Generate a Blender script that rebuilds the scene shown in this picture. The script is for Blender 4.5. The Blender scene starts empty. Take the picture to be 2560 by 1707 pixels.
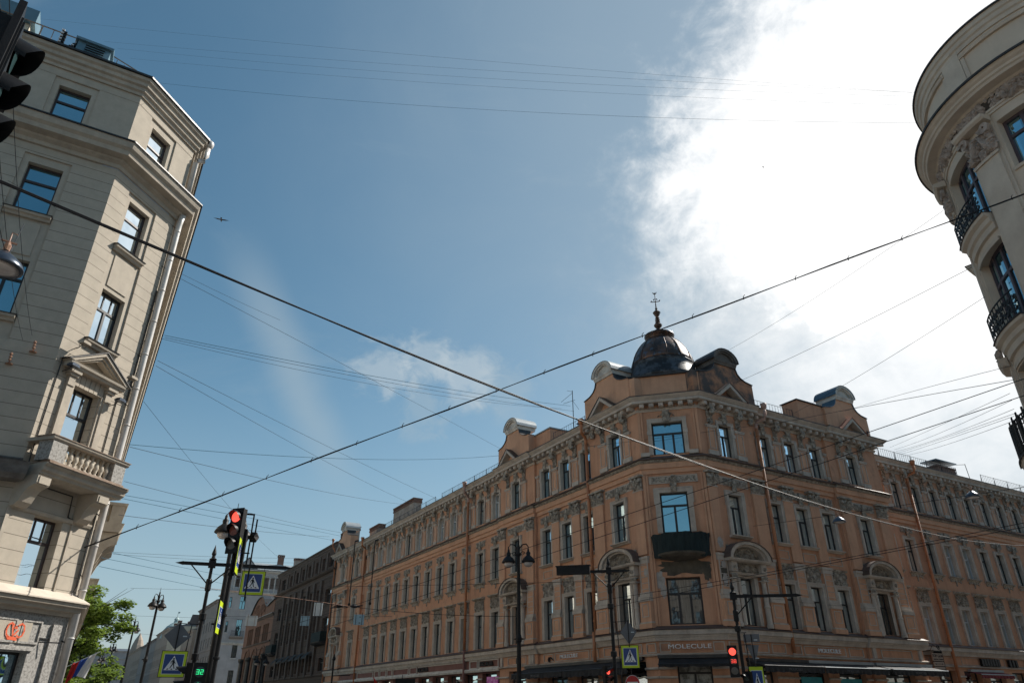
import bpy, bmesh, math, random
from math import sin, cos, tan, pi, radians as rad, atan2, hypot, sqrt, floor
from mathutils import Vector, Matrix
random.seed(7)
# ------------------------------------------------------------------ camera, sky, sun, exposure
sc = bpy.context.scene
COL = sc.collection
F_PX, PITCH, ROLL = 1760.7, rad(27.25), rad(-0.12)
EYE = Vector((0, 0, 1.6))
FW = Vector((0, cos(PITCH), sin(PITCH)))
_u = Vector((0, -sin(PITCH), cos(PITCH))); _r = Vector((1, 0, 0))
RT = _r * cos(ROLL) + _u * sin(ROLL); UP = -_r * sin(ROLL) + _u * cos(ROLL)
cam = bpy.data.cameras.new('camera'); cam.sensor_width = 36; cam.lens = F_PX / 2560 * 36; cam.clip_end = 4000; cam.clip_start = 0.1
co = bpy.data.objects.new('camera', cam); COL.objects.link(co)
co.matrix_world = Matrix(((RT.x, UP.x, -FW.x, EYE.x), (RT.y, UP.y, -FW.y, EYE.y), (RT.z, UP.z, -FW.z, EYE.z), (0, 0, 0, 1)))
sc.camera = co
sc.view_settings.view_transform = 'Standard'; sc.view_settings.look = 'None'
sc.view_settings.exposure = 0.38; sc.view_settings.gamma = 1
SUN_AZ, SUN_EL = 56, 42
def dirv(az, el): return Vector((sin(rad(az)) * cos(rad(el)), cos(rad(az)) * cos(rad(el)), sin(rad(el))))
sl = bpy.data.lights.new('sun', 'SUN'); sl.energy = 5.0; sl.angle = rad(0.6); sl.color = (1, .95, .87)
so = bpy.data.objects.new('sun', sl); COL.objects.link(so)
so.rotation_euler = (-dirv(SUN_AZ, SUN_EL)).to_track_quat('-Z', 'Y').to_euler()

world = bpy.data.worlds.new('World'); sc.world = world; world.use_nodes = True
N = world.node_tree.nodes; K = world.node_tree.links; N.clear()
def nn(t, **kw):
    n = N.new(t)
    for k, v in kw.items(): setattr(n, k, v)
    return n
def wmath(op, a, b=None, c=None, clamp=False):
    n = nn('ShaderNodeMath', operation=op, use_clamp=clamp)
    for i, v in enumerate((a, b, c)):
        if v is None: continue
        if isinstance(v, (int, float)): n.inputs[i].default_value = v
        else: K.new(v, n.inputs[i])
    return n.outputs[0]
sky = nn('ShaderNodeTexSky', sky_type='NISHITA', sun_disc=False, sun_elevation=rad(SUN_EL), sun_rotation=rad(SUN_AZ), air_density=1.0, dust_density=.5, ozone_density=1.0)
tc = nn('ShaderNodeTexCoord')
def wdot(v):
    n = nn('ShaderNodeVectorMath', operation='DOT_PRODUCT'); K.new(tc.outputs['Generated'], n.inputs[0]); n.inputs[1].default_value = v
    return n.outputs['Value']
def wnoise(scale, detail, rough, scl=(1, 1, 1), rot=(0, 0, 0), dist=0.0, off=(0, 0, 0)):
    m = nn('ShaderNodeMapping'); m.inputs['Scale'].default_value = scl; m.inputs['Rotation'].default_value = rot; m.inputs['Location'].default_value = off
    K.new(tc.outputs['Generated'], m.inputs[0]); n = nn('ShaderNodeTexNoise'); K.new(m.outputs[0], n.inputs['Vector'])
    n.inputs['Scale'].default_value = scale; n.inputs['Detail'].default_value = detail; n.inputs['Roughness'].default_value = rough; n.inputs['Distortion'].default_value = dist
    return n.outputs['Fac']
def ramp(x, a, b):
    n = nn('ShaderNodeMapRange', interpolation_type='SMOOTHSTEP'); K.new(x, n.inputs[0]); n.inputs[1].default_value = a; n.inputs[2].default_value = b
    return n.outputs[0]
n1 = wnoise(3.2, 9, .62, dist=.4); n2 = wnoise(9, 8, .65, dist=.3); n3 = wnoise(2.6, 9, .66, scl=(1, 1, 2.4), rot=(0, .4, .5), dist=.8)
def angm(az, el): return wmath('ARCCOSINE', wmath('MINIMUM', wdot(dirv(az, el)), .999999))
n4 = wnoise(24, 6, .6, scl=(1, 1, 1.6), dist=.6)
warp = wmath('ADD', wmath('ADD', wmath('MULTIPLY', wmath('SUBTRACT', n1, .5), .30), wmath('MULTIPLY', wmath('SUBTRACT', n2, .5), .24)), wmath('MULTIPLY', wmath('SUBTRACT', n4, .5), .10))
def puff(az, el, r0, r1, k=1.0, w=None): return wmath('MULTIPLY', ramp(wmath('ADD', angm(az, el), w or warp), rad(r0), rad(r1)), k)
def screen(*ms_):
    o = ms_[0]
    for q in ms_[1:]: o = wmath('SUBTRACT', 1, wmath('MULTIPLY', wmath('SUBTRACT', 1, o), wmath('SUBTRACT', 1, q)))
    return o
big = screen(puff(45, 37, 24, 11), puff(27.5, 41.5, 12, 2, .85), puff(25, 36, 14, 2, .85), puff(32, 29, 10, 3, .7))
big2 = puff(37, 30, 26, 6, .8)
halo = puff(36, 38, 54, 14, .50, wmath('MULTIPLY', wmath('SUBTRACT', n1, .5), .25))
low = wmath('MULTIPLY', ramp(wmath('ADD', angm(40, 6), warp), rad(46), rad(16)), .72)
wc = wmath('ADD', wmath('MULTIPLY', wmath('SUBTRACT', n2, .5), .10), wmath('MULTIPLY', wmath('SUBTRACT', n4, .5), .09))
cu = screen(puff(-11.3, 24.6, 3.0, .8, .55, wc), puff(-7.6, 25.7, 2.9, .6, .5, wc), puff(-4.2, 24.5, 3.4, .8, .6, wc))
cu2 = screen(puff(-7.8, 21.6, 2.4, .5, .35, wc), puff(-1.0, 23.4, 3.0, .5, .35, wc))
a, b = dirv(-22.5, 29), dirv(-14.5, 17); cr = a.cross(b).normalized()
st = ramp(wmath('ABSOLUTE', wmath('ADD', wdot(cr), wmath('MULTIPLY', wmath('SUBTRACT', n1, .5), .05))), .045, .0)
st = wmath('MULTIPLY', wmath('MULTIPLY', st, ramp(angm(-19, 23.5), rad(13), rad(4))), .42)
wis = wmath('MULTIPLY', ramp(n3, .50, .78), wmath('ADD', .17, wmath('MULTIPLY', ramp(angm(4, 36), rad(26), rad(3)), .30)))
hz = wmath('MULTIPLY', ramp(wmath('ABSOLUTE', wdot(Vector((0, 0, 1)))), .42, .0), .62)
m1 = big
for mm in (big2, halo, low, cu, cu2, st, wis, hz): m1 = wmath('SUBTRACT', 1, wmath('MULTIPLY', wmath('SUBTRACT', 1, m1), wmath('SUBTRACT', 1, mm)))
bg = nn('ShaderNodeBackground'); bg.inputs[1].default_value = .084
hs = nn('ShaderNodeHueSaturation'); hs.inputs['Saturation'].default_value = 1.12; hs.inputs['Hue'].default_value = .478; K.new(sky.outputs[0], hs.inputs['Color']); K.new(hs.outputs[0], bg.inputs[0])
cb = nn('ShaderNodeBackground')
mixc = nn('ShaderNodeMix', data_type='RGBA'); mixc.inputs['A'].default_value = (.34, .42, .47, 1); mixc.inputs['B'].default_value = (1.0, 1.0, 1.0, 1)
shade = wmath('ADD', wmath('MULTIPLY', wmath('MAXIMUM', big, wmath('MULTIPLY', big2, .85)), wmath('ADD', .50, wmath('MULTIPLY', n1, .95))), wmath('MULTIPLY', wmath('ADD', cu, low), .22), clamp=True)
K.new(shade, mixc.inputs['Factor']); K.new(mixc.outputs['Result'], cb.inputs[0]); cb.inputs[1].default_value = .90
ms = nn('ShaderNodeMixShader'); K.new(m1, ms.inputs[0]); K.new(bg.outputs[0], ms.inputs[1]); K.new(cb.outputs[0], ms.inputs[2])
wo = nn('ShaderNodeOutputWorld'); K.new(ms.outputs[0], wo.inputs[0])

# ------------------------------------------------------------------ materials
MATS = {}
def mat(name, col, rough=.8, col2=None, nscale=1.5, detail=6, bump=0.0, bscale=30, metal=0.0, spec=.5, emit=None, estr=1, nlo=.35, nhi=.7, joints=None, streak=0.0, scl=(1, 1, 1), dirt=None):
    m = bpy.data.materials.new(name); m.use_nodes = True; nt = m.node_tree; p = nt.nodes['Principled BSDF']; L = nt.links
    p.inputs['Base Color'].default_value = (*col, 1); p.inputs['Roughness'].default_value = rough; p.inputs['Metallic'].default_value = metal; p.inputs['Specular IOR Level'].default_value = spec
    t = nt.nodes.new('ShaderNodeTexCoord'); out = None
    def noise(s, d, sc_=(1, 1, 1), off=(0, 0, 0)):
        mp = nt.nodes.new('ShaderNodeMapping'); mp.inputs['Scale'].default_value = sc_; mp.inputs['Location'].default_value = off; L.new(t.outputs['Object'], mp.inputs[0])
        n = nt.nodes.new('ShaderNodeTexNoise'); n.inputs['Scale'].default_value = s; n.inputs['Detail'].default_value = d; n.inputs['Roughness'].default_value = .65; L.new(mp.outputs[0], n.inputs['Vector']); return n.outputs['Fac']
    def mr(x, a_, b_, c_=0, d_=1):
        n = nt.nodes.new('ShaderNodeMapRange'); L.new(x, n.inputs[0]); n.inputs[1].default_value = a_; n.inputs[2].default_value = b_; n.inputs[3].default_value = c_; n.inputs[4].default_value = d_; return n.outputs[0]
    def mix(f, A, B):
        n = nt.nodes.new('ShaderNodeMix'); n.data_type = 'RGBA'
        L.new(f, n.inputs['Factor'])
        for s_, v in (('A', A), ('B', B)):
            if isinstance(v, tuple): n.inputs[s_].default_value = (*v, 1)
            else: L.new(v, n.inputs[s_])
        return n.outputs['Result']
    cur = col
    if col2: cur = mix(mr(noise(nscale, detail, scl), nlo, nhi), cur, col2)
    if streak:
        cur = mix(mr(noise(2.2, 5, (1.6, 1.6, .12), (7, 3, 1)), .5, .85, 0, streak), cur, tuple(c * .45 for c in col))
        cur = mix(mr(noise(11, 6, (1, 1, 1), (1, 9, 1)), .55, .8, 0, streak * .6), cur, tuple(min(1, c * 1.35) for c in col))
    if dirt: cur = mix(mr(noise(dirt[0], 7, (1, 1, 1), (3, 1, 5)), dirt[1], dirt[2]), cur, dirt[3])
    h = None
    if joints:   # horizontal masonry joints every joints[0] m from joints[1]
        sp = nt.nodes.new('ShaderNodeSeparateXYZ'); L.new(t.outputs['Object'], sp.inputs[0])
        a1 = nt.nodes.new('ShaderNodeMath'); a1.operation = 'SUBTRACT'; L.new(sp.outputs[2], a1.inputs[0]); a1.inputs[1].default_value = joints[1]
        a2 = nt.nodes.new('ShaderNodeMath'); a2.operation = 'DIVIDE'; L.new(a1.outputs[0], a2.inputs[0]); a2.inputs[1].default_value = joints[0]
        a3 = nt.nodes.new('ShaderNodeMath'); a3.operation = 'FRACT'; L.new(a2.outputs[0], a3.inputs[0])
        w = joints[2] / joints[0]
        a4 = nt.nodes.new('ShaderNodeMath'); a4.operation = 'LESS_THAN'; L.new(a3.outputs[0], a4.inputs[0]); a4.inputs[1].default_value = w
        h = a4.outputs[0]
        cur = mix(h, cur, tuple(c * .38 for c in col))
    if not isinstance(cur, tuple): L.new(cur, p.inputs['Base Color'])
    if bump or h is not None:
        b = nt.nodes.new('ShaderNodeBump'); b.inputs['Strength'].default_value = bump or .3; b.inputs['Distance'].default_value = .02
        hh = noise(bscale, 4)
        L.new(hh, b.inputs['Height']); L.new(b.outputs[0], p.inputs['Normal'])
    if emit: p.inputs['Emission Color'].default_value = (*emit, 1); p.inputs['Emission Strength'].default_value = estr
    MATS[name] = m; return m
def glassmat(name, base, base2, refl, vary=.5, tint=(.75, .85, .9)):
    m = bpy.data.materials.new(name); m.use_nodes = True; nt = m.node_tree; L = nt.links; nt.nodes.clear()
    o = nt.nodes.new('ShaderNodeOutputMaterial'); d = nt.nodes.new('ShaderNodeBsdfDiffuse'); g = nt.nodes.new('ShaderNodeBsdfGlossy'); g.inputs['Roughness'].default_value = .015; g.inputs['Color'].default_value = (*tint, 1)
    t = nt.nodes.new('ShaderNodeTexCoord'); oi = nt.nodes.new('ShaderNodeObjectInfo')
    ad = nt.nodes.new('ShaderNodeVectorMath'); L.new(t.outputs['Object'], ad.inputs[0]); cx = nt.nodes.new('ShaderNodeCombineXYZ')
    ml = nt.nodes.new('ShaderNodeMath'); ml.operation = 'MULTIPLY'; L.new(oi.outputs['Random'], ml.inputs[0]); ml.inputs[1].default_value = 37
    for i in range(3): L.new(ml.outputs[0], cx.inputs[i])
    L.new(cx.outputs[0], ad.inputs[1])
    mp = nt.nodes.new('ShaderNodeMapping'); mp.inputs['Scale'].default_value = (5, 5, .35); L.new(ad.outputs[0], mp.inputs[0])
    n = nt.nodes.new('ShaderNodeTexNoise'); n.inputs['Scale'].default_value = 1.6; n.inputs['Detail'].default_value = 3; L.new(mp.outputs[0], n.inputs['Vector'])
    r = nt.nodes.new('ShaderNodeMapRange'); L.new(n.outputs['Fac'], r.inputs[0]); r.inputs[1].default_value = .42; r.inputs[2].default_value = .68
    rr = nt.nodes.new('ShaderNodeMath'); rr.operation = 'MULTIPLY'; L.new(r.outputs[0], rr.inputs[0]); L.new(oi.outputs['Random'], rr.inputs[1])
    mx = nt.nodes.new('ShaderNodeMix'); mx.data_type = 'RGBA'; mx.inputs['A'].default_value = (*base, 1); mx.inputs['B'].default_value = (*base2, 1); L.new(rr.outputs[0], mx.inputs['Factor']); L.new(mx.outputs['Result'], d.inputs[0])
    n2_ = nt.nodes.new('ShaderNodeTexNoise'); n2_.inputs['Scale'].default_value = .9; L.new(ad.outputs[0], n2_.inputs['Vector'])
    b = nt.nodes.new('ShaderNodeBump'); b.inputs['Strength'].default_value = .1; b.inputs['Distance'].default_value = .06; L.new(n2_.outputs['Fac'], b.inputs['Height']); L.new(b.outputs[0], g.inputs['Normal'])
    lw = nt.nodes.new('ShaderNodeFresnel'); lw.inputs[0].default_value = 1.5
    f = nt.nodes.new('ShaderNodeMath'); f.operation = 'MULTIPLY_ADD'; L.new(lw.outputs[0], f.inputs[0]); f.inputs[1].default_value = 1.0; f.inputs[2].default_value = refl; f.use_clamp = True
    s = nt.nodes.new('ShaderNodeMixShader'); L.new(f.outputs[0], s.inputs[0]); L.new(d.outputs[0], s.inputs[1]); L.new(g.outputs[0], s.inputs[2]); L.new(s.outputs[0], o.inputs[0])
    MATS[name] = m; return m
OR = (.60, .335, .215)
mat('orange_plaster', OR, .9, (.47, .25, .158), .45, 7, .35, 25, spec=.2, streak=.6, dirt=(.9, .56, .72, (.36, .20, .135)))
mat('orange_plaster_light', (.64, .37, .24), .9, (.50, .285, .185), .7, 7, .3, 25, spec=.2, streak=.45)
mat('cream_trim', (.56, .49, .42), .85, (.36, .31, .265), 1.3, 7, .3, 30, spec=.25, streak=.5)
mat('carved_stone', (.50, .45, .38), .85, (.12, .10, .085), 4.5, 7, .6, 18, spec=.2)
mat('brown_ledge', (.085, .06, .052), .6, (.14, .10, .085), 1.5, 6, .3, 20, metal=.0, spec=.4)
mat('dark_metal', (.03, .032, .036), .45, (.07, .065, .06), 2, 6, .2, 20, metal=.4)
mat('dome_copper', (.05, .034, .028), .42, (.15, .08, .055), 1.6, 9, .35, 6, metal=.55, spec=.6, nlo=.46, nhi=.6, scl=(1, 1, .7), dirt=(3.2, .56, .62, (.10, .12, .15)))
mat('dome_band_metal', (.07, .075, .085), .45, (.02, .02, .022), 2.2, 9, .3, 8, metal=.4, nlo=.45, nhi=.55)
mat('black_iron', (.010, .010, .011), .5, (.016, .016, .016), 3, 4, .1, 40, spec=.3)
mat('black_paint', (.007, .007, .008), .5, (.014, .014, .015), 3, 5, .1, 40, spec=.25)
mat('black_cloth', (.008, .016, .017), .9, (.02, .035, .035), 2.5, 6, .8, 5, scl=(2.5, 2.5, .5))
mat('awning_cloth', (.012, .012, .014), .8, (.03, .03, .032), 2, 5, .3, 6)
mat('red_awning_cloth', (.20, .02, .03), .8, (.12, .015, .02), 2, 5, .3, 6)
mat('dark_frame', (.018, .017, .018), .5)
mat('white_frame', (.55, .56, .58), .5, (.42, .42, .43), 3, 3)
mat('brown_frame', (.05, .035, .035), .5)
mat('mauve_frame', (.075, .055, .065), .55)
glassmat('window_glass', (.008, .010, .012), (.085, .085, .08), .015)
glassmat('sky_glass', (.008, .012, .015), (.06, .08, .09), .20, tint=(.6, .82, .95))
glassmat('curtain_glass', (.06, .063, .065), (.22, .225, .225), .04)
glassmat('cloud_reflection_glass', (.42, .45, .46), (.60, .63, .64), .10)  # pale base colour paints the bright cloud's reflection into the panes
glassmat('blue_glass', (.01, .03, .045), (.05, .09, .11), .52, tint=(.42, .70, .80))
mat('maroon_panel', (.22, .105, .085), .8, (.17, .075, .06), 1.5, 5, .2, 20)
mat('white_trim', (.62, .585, .53), .8, (.36, .33, .30), 1.5, 6, .2, 25, streak=.2)
mat('letter_white', (.75, .75, .74), .5)
mat('letter_dark', (.03, .022, .02), .6)
mat('drainpipe_orange', (.48, .20, .09), .6, (.34, .14, .07), 1.2, 6, .15, 12, streak=.2)
mat('drainpipe_pink', (.45, .30, .25), .6, (.34, .2, .16), 1.2, 6, .15, 12)
mat('drainpipe_white', (.62, .60, .57), .4, (.46, .42, .38), 1.1, 6, .1, 12, streak=.15, spec=.6)
mat('brick', (.22, .12, .085), .9, (.12, .075, .06), 3, 7, .5, 14)
mat('chimney_plaster', (.40, .34, .29), .9, (.22, .16, .13), 1.2, 7, .4, 14, streak=.4)
mat('tin', (.36, .39, .40), .5, (.25, .28, .30), 1.2, 5, .2, 8, metal=.3)
mat('blue_tin', (.10, .15, .19), .5, (.07, .105, .14), 1.5, 5, .2, 8, metal=.5)
mat('stone_joint', (.49, .43, .35), .9, (.41, .36, .295), 2.2, 8, .55, 60, spec=.15, joints=(.45, .06, .022), dirt=(26, .60, .72, (.30, .275, .24)))
mat('stone_plain', (.49, .43, .35), .9, (.41, .36, .295), 2.2, 8, .55, 60, spec=.15, dirt=(30, .60, .72, (.30, .275, .24)))
mat('stone_mould', (.49, .43, .35), .9, (.36, .315, .26), 2.2, 8, .4, 50, spec=.15, streak=.3)
mat('stone_rough', (.42, .40, .37), .95, (.22, .205, .19), 14, 6, .9, 40, spec=.1, nlo=.45, nhi=.62)
mat('stone_dark', (.20, .185, .17), .95, (.10, .092, .085), 3, 7, .6, 30, spec=.1)
mat('balcony_brown', (.20, .13, .09), .85, (.35, .28, .22), 4, 6, .4, 30)
mat('tower_plaster', (.62, .53, .43), .9, (.53, .45, .365), .8, 8, .3, 20, spec=.15, streak=.18, dirt=(1.1, .66, .72, (.42, .36, .30)))
mat('tower_trim', (.60, .525, .435), .9, (.48, .41, .34), 1.2, 7, .3, 25, spec=.15, streak=.2)
mat('tower_carving', (.48, .40, .345), .9, (.20, .165, .14), 3.5, 7, .5, 20, spec=.15)
mat('old_lead', (.045, .043, .042), .7, (.02, .02, .02), 3, 7, .6, 8)
mat('brown_stone', (.125, .088, .072), .9, (.085, .06, .05), 1.1, 7, .4, 20, spec=.2, streak=.3, joints=(.62, .1, .03))
mat('brown_trim', (.12, .088, .072), .9, (.075, .055, .047), 1.1, 7, .4, 20, streak=.3)
mat('rust_plaster', (.25, .125, .08), .9, (.15, .085, .06), .8, 7, .4, 20, streak=.4)
mat('pale_plaster', (.46, .43, .42), .9, (.33, .31, .30), .4, 7, .3, 12, streak=.3)
mat('grey_plaster', (.30, .275, .255), .9, (.21, .19, .175), .4, 7, .3, 12, streak=.3)
mat('tan_plaster', (.38, .31, .25), .9, (.28, .225, .18), .4, 7, .3, 12, streak=.3)
mat('cream_plaster', (.62, .55, .42), .9, (.5, .44, .34), .5, 7, .2, 12, streak=.2)
mat('green_copper', (.36, .46, .45), .6, (.25, .34, .34), 1.5, 5, .2, 8)
mat('red_tile', (.35, .13, .08), .8, (.22, .09, .06), 5, 4, .3, 10)
mat('slate', (.11, .11, .12), .6, (.05, .05, .055), 6, 4, .5, 12, nlo=.45, nhi=.55)
mat('roof_metal', (.16, .17, .18), .45, (.10, .10, .105), 1.2, 5, .2, 8, metal=.5)
mat('sign_yellow', (.52, .66, .015), .45, (.48, .61, .012), 2, 2)
mat('sign_blue', (.012, .055, .22), .4, (.010, .045, .19), 2, 2)
mat('sign_white', (.72, .74, .76), .4)
mat('sign_black', (.008, .008, .008), .5)
mat('sign_grey', (.13, .14, .155), .5, (.10, .105, .115), 2, 4, metal=.3)
mat('sign_red', (.45, .01, .012), .4)
mat('sign_pale', (.55, .60, .62), .5, (.45, .50, .53), 2, 3)
mat('sign_sky', (.28, .42, .50), .5)
mat('lamp_glass', (.55, .50, .47), .1, (.4, .36, .34), 4, 3, spec=.9)
mat('lamp_metal', (.10, .12, .15), .3, (.05, .06, .08), 3, 4, metal=.7)
mat('red_light', (.8, .05, .03), .4, emit=(1, .09, .06), estr=1.2)
mat('red_light_dim', (.30, .10, .07), .5, (.16, .05, .04), 25, 3)
mat('grey_lens', (.13, .12, .10), .4, (.07, .065, .055), 25, 3)
mat('green_lens', (.02, .05, .05), .3)
mat('red_digits', (.8, .05, .03), .4, emit=(1, .07, .05), estr=1.2)
mat('green_digits', (.05, .7, .3), .4, emit=(.03, 1, .32), estr=1.0)
mat('asphalt', (.045, .045, .047), .9, (.06, .06, .061), .6, 7, .4, 60)
mat('paving', (.15, .147, .14), .9, (.11, .108, .105), .8, 7, .3, 30)
mat('kerb_stone', (.32, .31, .30), .85, (.22, .21, .2), 3, 6, .3, 30)
mat('road_paint', (.7, .7, .68), .7)
mat('leaf', (.07, .125, .022), .55, (.15, .215, .045), 1.1, 3, spec=.3)
_nt = MATS['leaf'].node_tree; _p = _nt.nodes['Principled BSDF']; _tr = _nt.nodes.new('ShaderNodeBsdfTranslucent'); _tr.inputs[0].default_value = (.24, .34, .055, 1); _mx = _nt.nodes.new('ShaderNodeMixShader'); _mx.inputs[0].default_value = .38
_nt.links.new(_p.outputs[0], _mx.inputs[1]); _nt.links.new(_tr.outputs[0], _mx.inputs[2]); _nt.links.new(_mx.outputs[0], _nt.nodes['Material Output'].inputs[0])
mat('bark', (.07, .055, .04), .9, (.04, .03, .025), 6, 6, .6, 20)
mat('cable_black', (.01, .01, .012), .6, spec=.35)
mat('cable_grey', (.045, .05, .058), .8, spec=.1)
mat('cable_faint', (.10, .15, .19), .9, spec=.05)
mat('cable_blue', (.06, .13, .18), .9, spec=.05)
mat('bird_grey', (.08, .075, .07), .8, (.04, .04, .04), 9, 3)
mat('flag_white', (.66, .64, .62), .8); mat('flag_blue', (.04, .10, .38), .8); mat('flag_red', (.55, .03, .025), .8)
mat('insulator', (.35, .22, .15), .3, (.25, .10, .06), 8, 3)
mat('graffiti_orange', (.75, .12, .04), .6)
mat('poster_pink', (.55, .05, .38), .5, (.75, .25, .62), 3, 4, nlo=.45, nhi=.55)
mat('poster_teal', (.03, .38, .42), .5, (.02, .28, .33), 2, 4)
mat('shop_dark', (.02, .02, .022), .3)
mat('shop_bright', (.42, .42, .38), .6, (.12, .12, .10), 2.2, 5, nlo=.45, nhi=.6)
mat('peeled', (.48, .45, .42), .95, (.30, .26, .23), 3, 7, .6, 14)
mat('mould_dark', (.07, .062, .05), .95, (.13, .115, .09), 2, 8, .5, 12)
mat('blue_vent', (.13, .22, .27), .5, (.10, .18, .22), 2, 4, metal=.2)

# ------------------------------------------------------------------ mesh builder and frames
class MB:
    """collects faces in a local frame (u, out, z); sg mirrors u; R bends u around a cylinder of radius R"""
    def __init__(s, sg=1, R=None): s.v = []; s.f = []; s.sg = sg; s.R = R; s.off = (0, 0, 0)
    def P(s, u, o, z):
        u += s.off[0]; o += s.off[1]; z += s.off[2]
        if s.R:
            a_ = u / s.R; r_ = s.R + o; return (s.sg * r_ * sin(a_), r_ * cos(a_), z)
        return (s.sg * u, o, z)
    def add(s, pts, faces):
        b0 = len(s.v); s.v += [s.P(*p) for p in pts]; s.f += [tuple(b0 + i for i in f) for f in faces]
    def quad(s, a_, b_, c_, d_): s.add([a_, b_, c_, d_], [(0, 1, 2, 3)])
    def box(s, u0, u1, o0, o1, z0, z1, n=1):
        if s.R: n = max(n, int(abs(u1 - u0) / .25) + 1)
        pts = []
        for i in range(n + 1):
            u = u0 + (u1 - u0) * i / n; pts += [(u, o0, z0), (u, o1, z0), (u, o1, z1), (u, o0, z1)]
        f = [(0, 1, 2, 3), tuple(4 * n + k for k in (3, 2, 1, 0))]
        for i in range(n):
            for k in range(4): f.append((4 * i + k, 4 * i + (k + 1) % 4, 4 * i + 4 + (k + 1) % 4, 4 * i + 4 + k)[::-1])
        s.add(pts, f)
    def mould(s, u0, u1, prof, m0=0, m1=0, n=1):
        """prof: closed polygon of (out, z), swept from u0 to u1, ends mitred by m*out"""
        if s.R: n = max(n, int(abs(u1 - u0) / .22) + 1)
        k = len(prof); pts = []
        for i in range(n + 1):
            for o, z in prof:
                a_, b_ = u0 + m0 * o, u1 + m1 * o; pts.append((a_ + (b_ - a_) * i / n, o, z))
        f = [tuple(range(k)), tuple(n * k + j for j in reversed(range(k)))]
        for i in range(n):
            for j in range(k): f.append((i * k + j, i * k + k + j, i * k + k + (j + 1) % k, i * k + (j + 1) % k))
        s.add(pts, f)
    def wall(s, u0, u1, z0, z1, o, holes=(), rev=.3, step=None):
        us = sorted(set([u0, u1] + [h[i] for h in holes for i in (0, 1) if u0 < h[i] < u1]))
        if s.R or step:
            st_ = step or .25; nu = []
            for a_, b_ in zip(us, us[1:]):
                n = max(1, int((b_ - a_) / st_)); nu += [a_ + (b_ - a_) * i / n for i in range(n)]
            us = nu + [us[-1]]
        zs = sorted(set([z0, z1] + [h[i] for h in holes for i in (2, 3) if z0 < h[i] < z1]))
        idx = {}; pts = []; fs = []
        def vi(i, j):
            if (i, j) not in idx: idx[i, j] = len(pts); pts.append((us[i], o, zs[j]))
            return idx[i, j]
        for i in range(len(us) - 1):
            for j in range(len(zs) - 1):
                cu_, cz_ = (us[i] + us[i + 1]) / 2, (zs[j] + zs[j + 1]) / 2
                if any(h[0] < cu_ < h[1] and h[2] < cz_ < h[3] for h in holes): continue
                fs.append((vi(i, j), vi(i + 1, j), vi(i + 1, j + 1), vi(i, j + 1)))
        s.add(pts, fs)
        for h in holes:
            d = h[4] if len(h) > 4 else rev
            if d == 0: continue
            s.quad((h[0], o, h[2]), (h[0], o, h[3]), (h[0], o - d, h[3]), (h[0], o - d, h[2]))
            s.quad((h[1], o, h[2]), (h[1], o, h[3]), (h[1], o - d, h[3]), (h[1], o - d, h[2]))
            n = max(1, int((h[1] - h[0]) / .25)) if s.R else 1
            for i in range(n):
                a_, b_ = h[0] + (h[1] - h[0]) * i / n, h[0] + (h[1] - h[0]) * (i + 1) / n
                s.quad((a_, o, h[2]), (b_, o, h[2]), (b_, o - d, h[2]), (a_, o - d, h[2]))
                s.quad((a_, o, h[3]), (b_, o, h[3]), (b_, o - d, h[3]), (a_, o - d, h[3]))
    def tube(s, pts, r, n=6, cap=True, r2=None):
        P = [Vector(p) for p in pts]; rings = []; m = len(P)
        for i, p in enumerate(P):
            t = (P[min(i + 1, m - 1)] - P[max(i - 1, 0)]).normalized()
            a_ = t.cross(Vector((0, 0, 1)) if abs(t.z) < .9 else Vector((1, 0, 0))).normalized(); b_ = t.cross(a_)
            rr = r if r2 is None else r + (r2 - r) * i / (m - 1)
            rings.append([tuple(p + (a_ * cos(2 * pi * k / n) + b_ * sin(2 * pi * k / n)) * rr) for k in range(n)])
        pts2 = [q for g in rings for q in g]; f = []
        for i in range(m - 1):
            for k in range(n): f.append((i * n + k, i * n + (k + 1) % n, (i + 1) * n + (k + 1) % n, (i + 1) * n + k))
        if cap: f += [tuple(range(n)), tuple((m - 1) * n + k for k in reversed(range(n)))]
        s.add(pts2, f)
    def lathe(s, c, prof, n=16, a0=0, a1=2 * pi, lean=None):
        """prof: (r, z) list from bottom to top around centre c (u, out, z)"""
        full = abs(a1 - a0 - 2 * pi) < 1e-6; m = n if full else n + 1; pts = []; f = []
        for r, z in prof:
            for k in range(m):
                a_ = a0 + (a1 - a0) * k / n; pts.append((c[0] + r * cos(a_), c[1] + r * sin(a_), c[2] + z))
        for i in range(len(prof) - 1):
            for k in range(n): f.append((i * m + k, i * m + (k + 1) % m, (i + 1) * m + (k + 1) % m, (i + 1) * m + k))
        if full: f += [tuple(reversed(range(m))), tuple((len(prof) - 1) * m + k for k in range(m))]
        s.add(pts, f)
    def blob(s, u, o, z, a_, b_, c_, rot=0.0):
        """small faceted lump: half-sizes a_ (u), b_ (out), c_ (z)"""
        cr_, sr_ = cos(rot), sin(rot); pts = []
        for x, y, zz in ((1, 0, 0), (.35, .65, .75), (-.6, .6, .6), (-1, 0, -.1), (-.5, .65, -.7), (.6, .6, -.65), (0, 1, 0), (.5, 0, .85), (-.5, 0, .85), (-.5, 0, -.85), (.5, 0, -.85)):
            X, Z = x * a_, zz * c_; pts.append((u + X * cr_ - Z * sr_, o + y * b_, z + X * sr_ + Z * cr_))
        s.add(pts, [(6, 0, 1), (6, 1, 2), (6, 2, 3), (6, 3, 4), (6, 4, 5), (6, 5, 0), (0, 7, 1), (1, 7, 8, 2), (2, 8, 3), (3, 9, 4), (4, 9, 10, 5), (5, 10, 0)])
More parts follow.
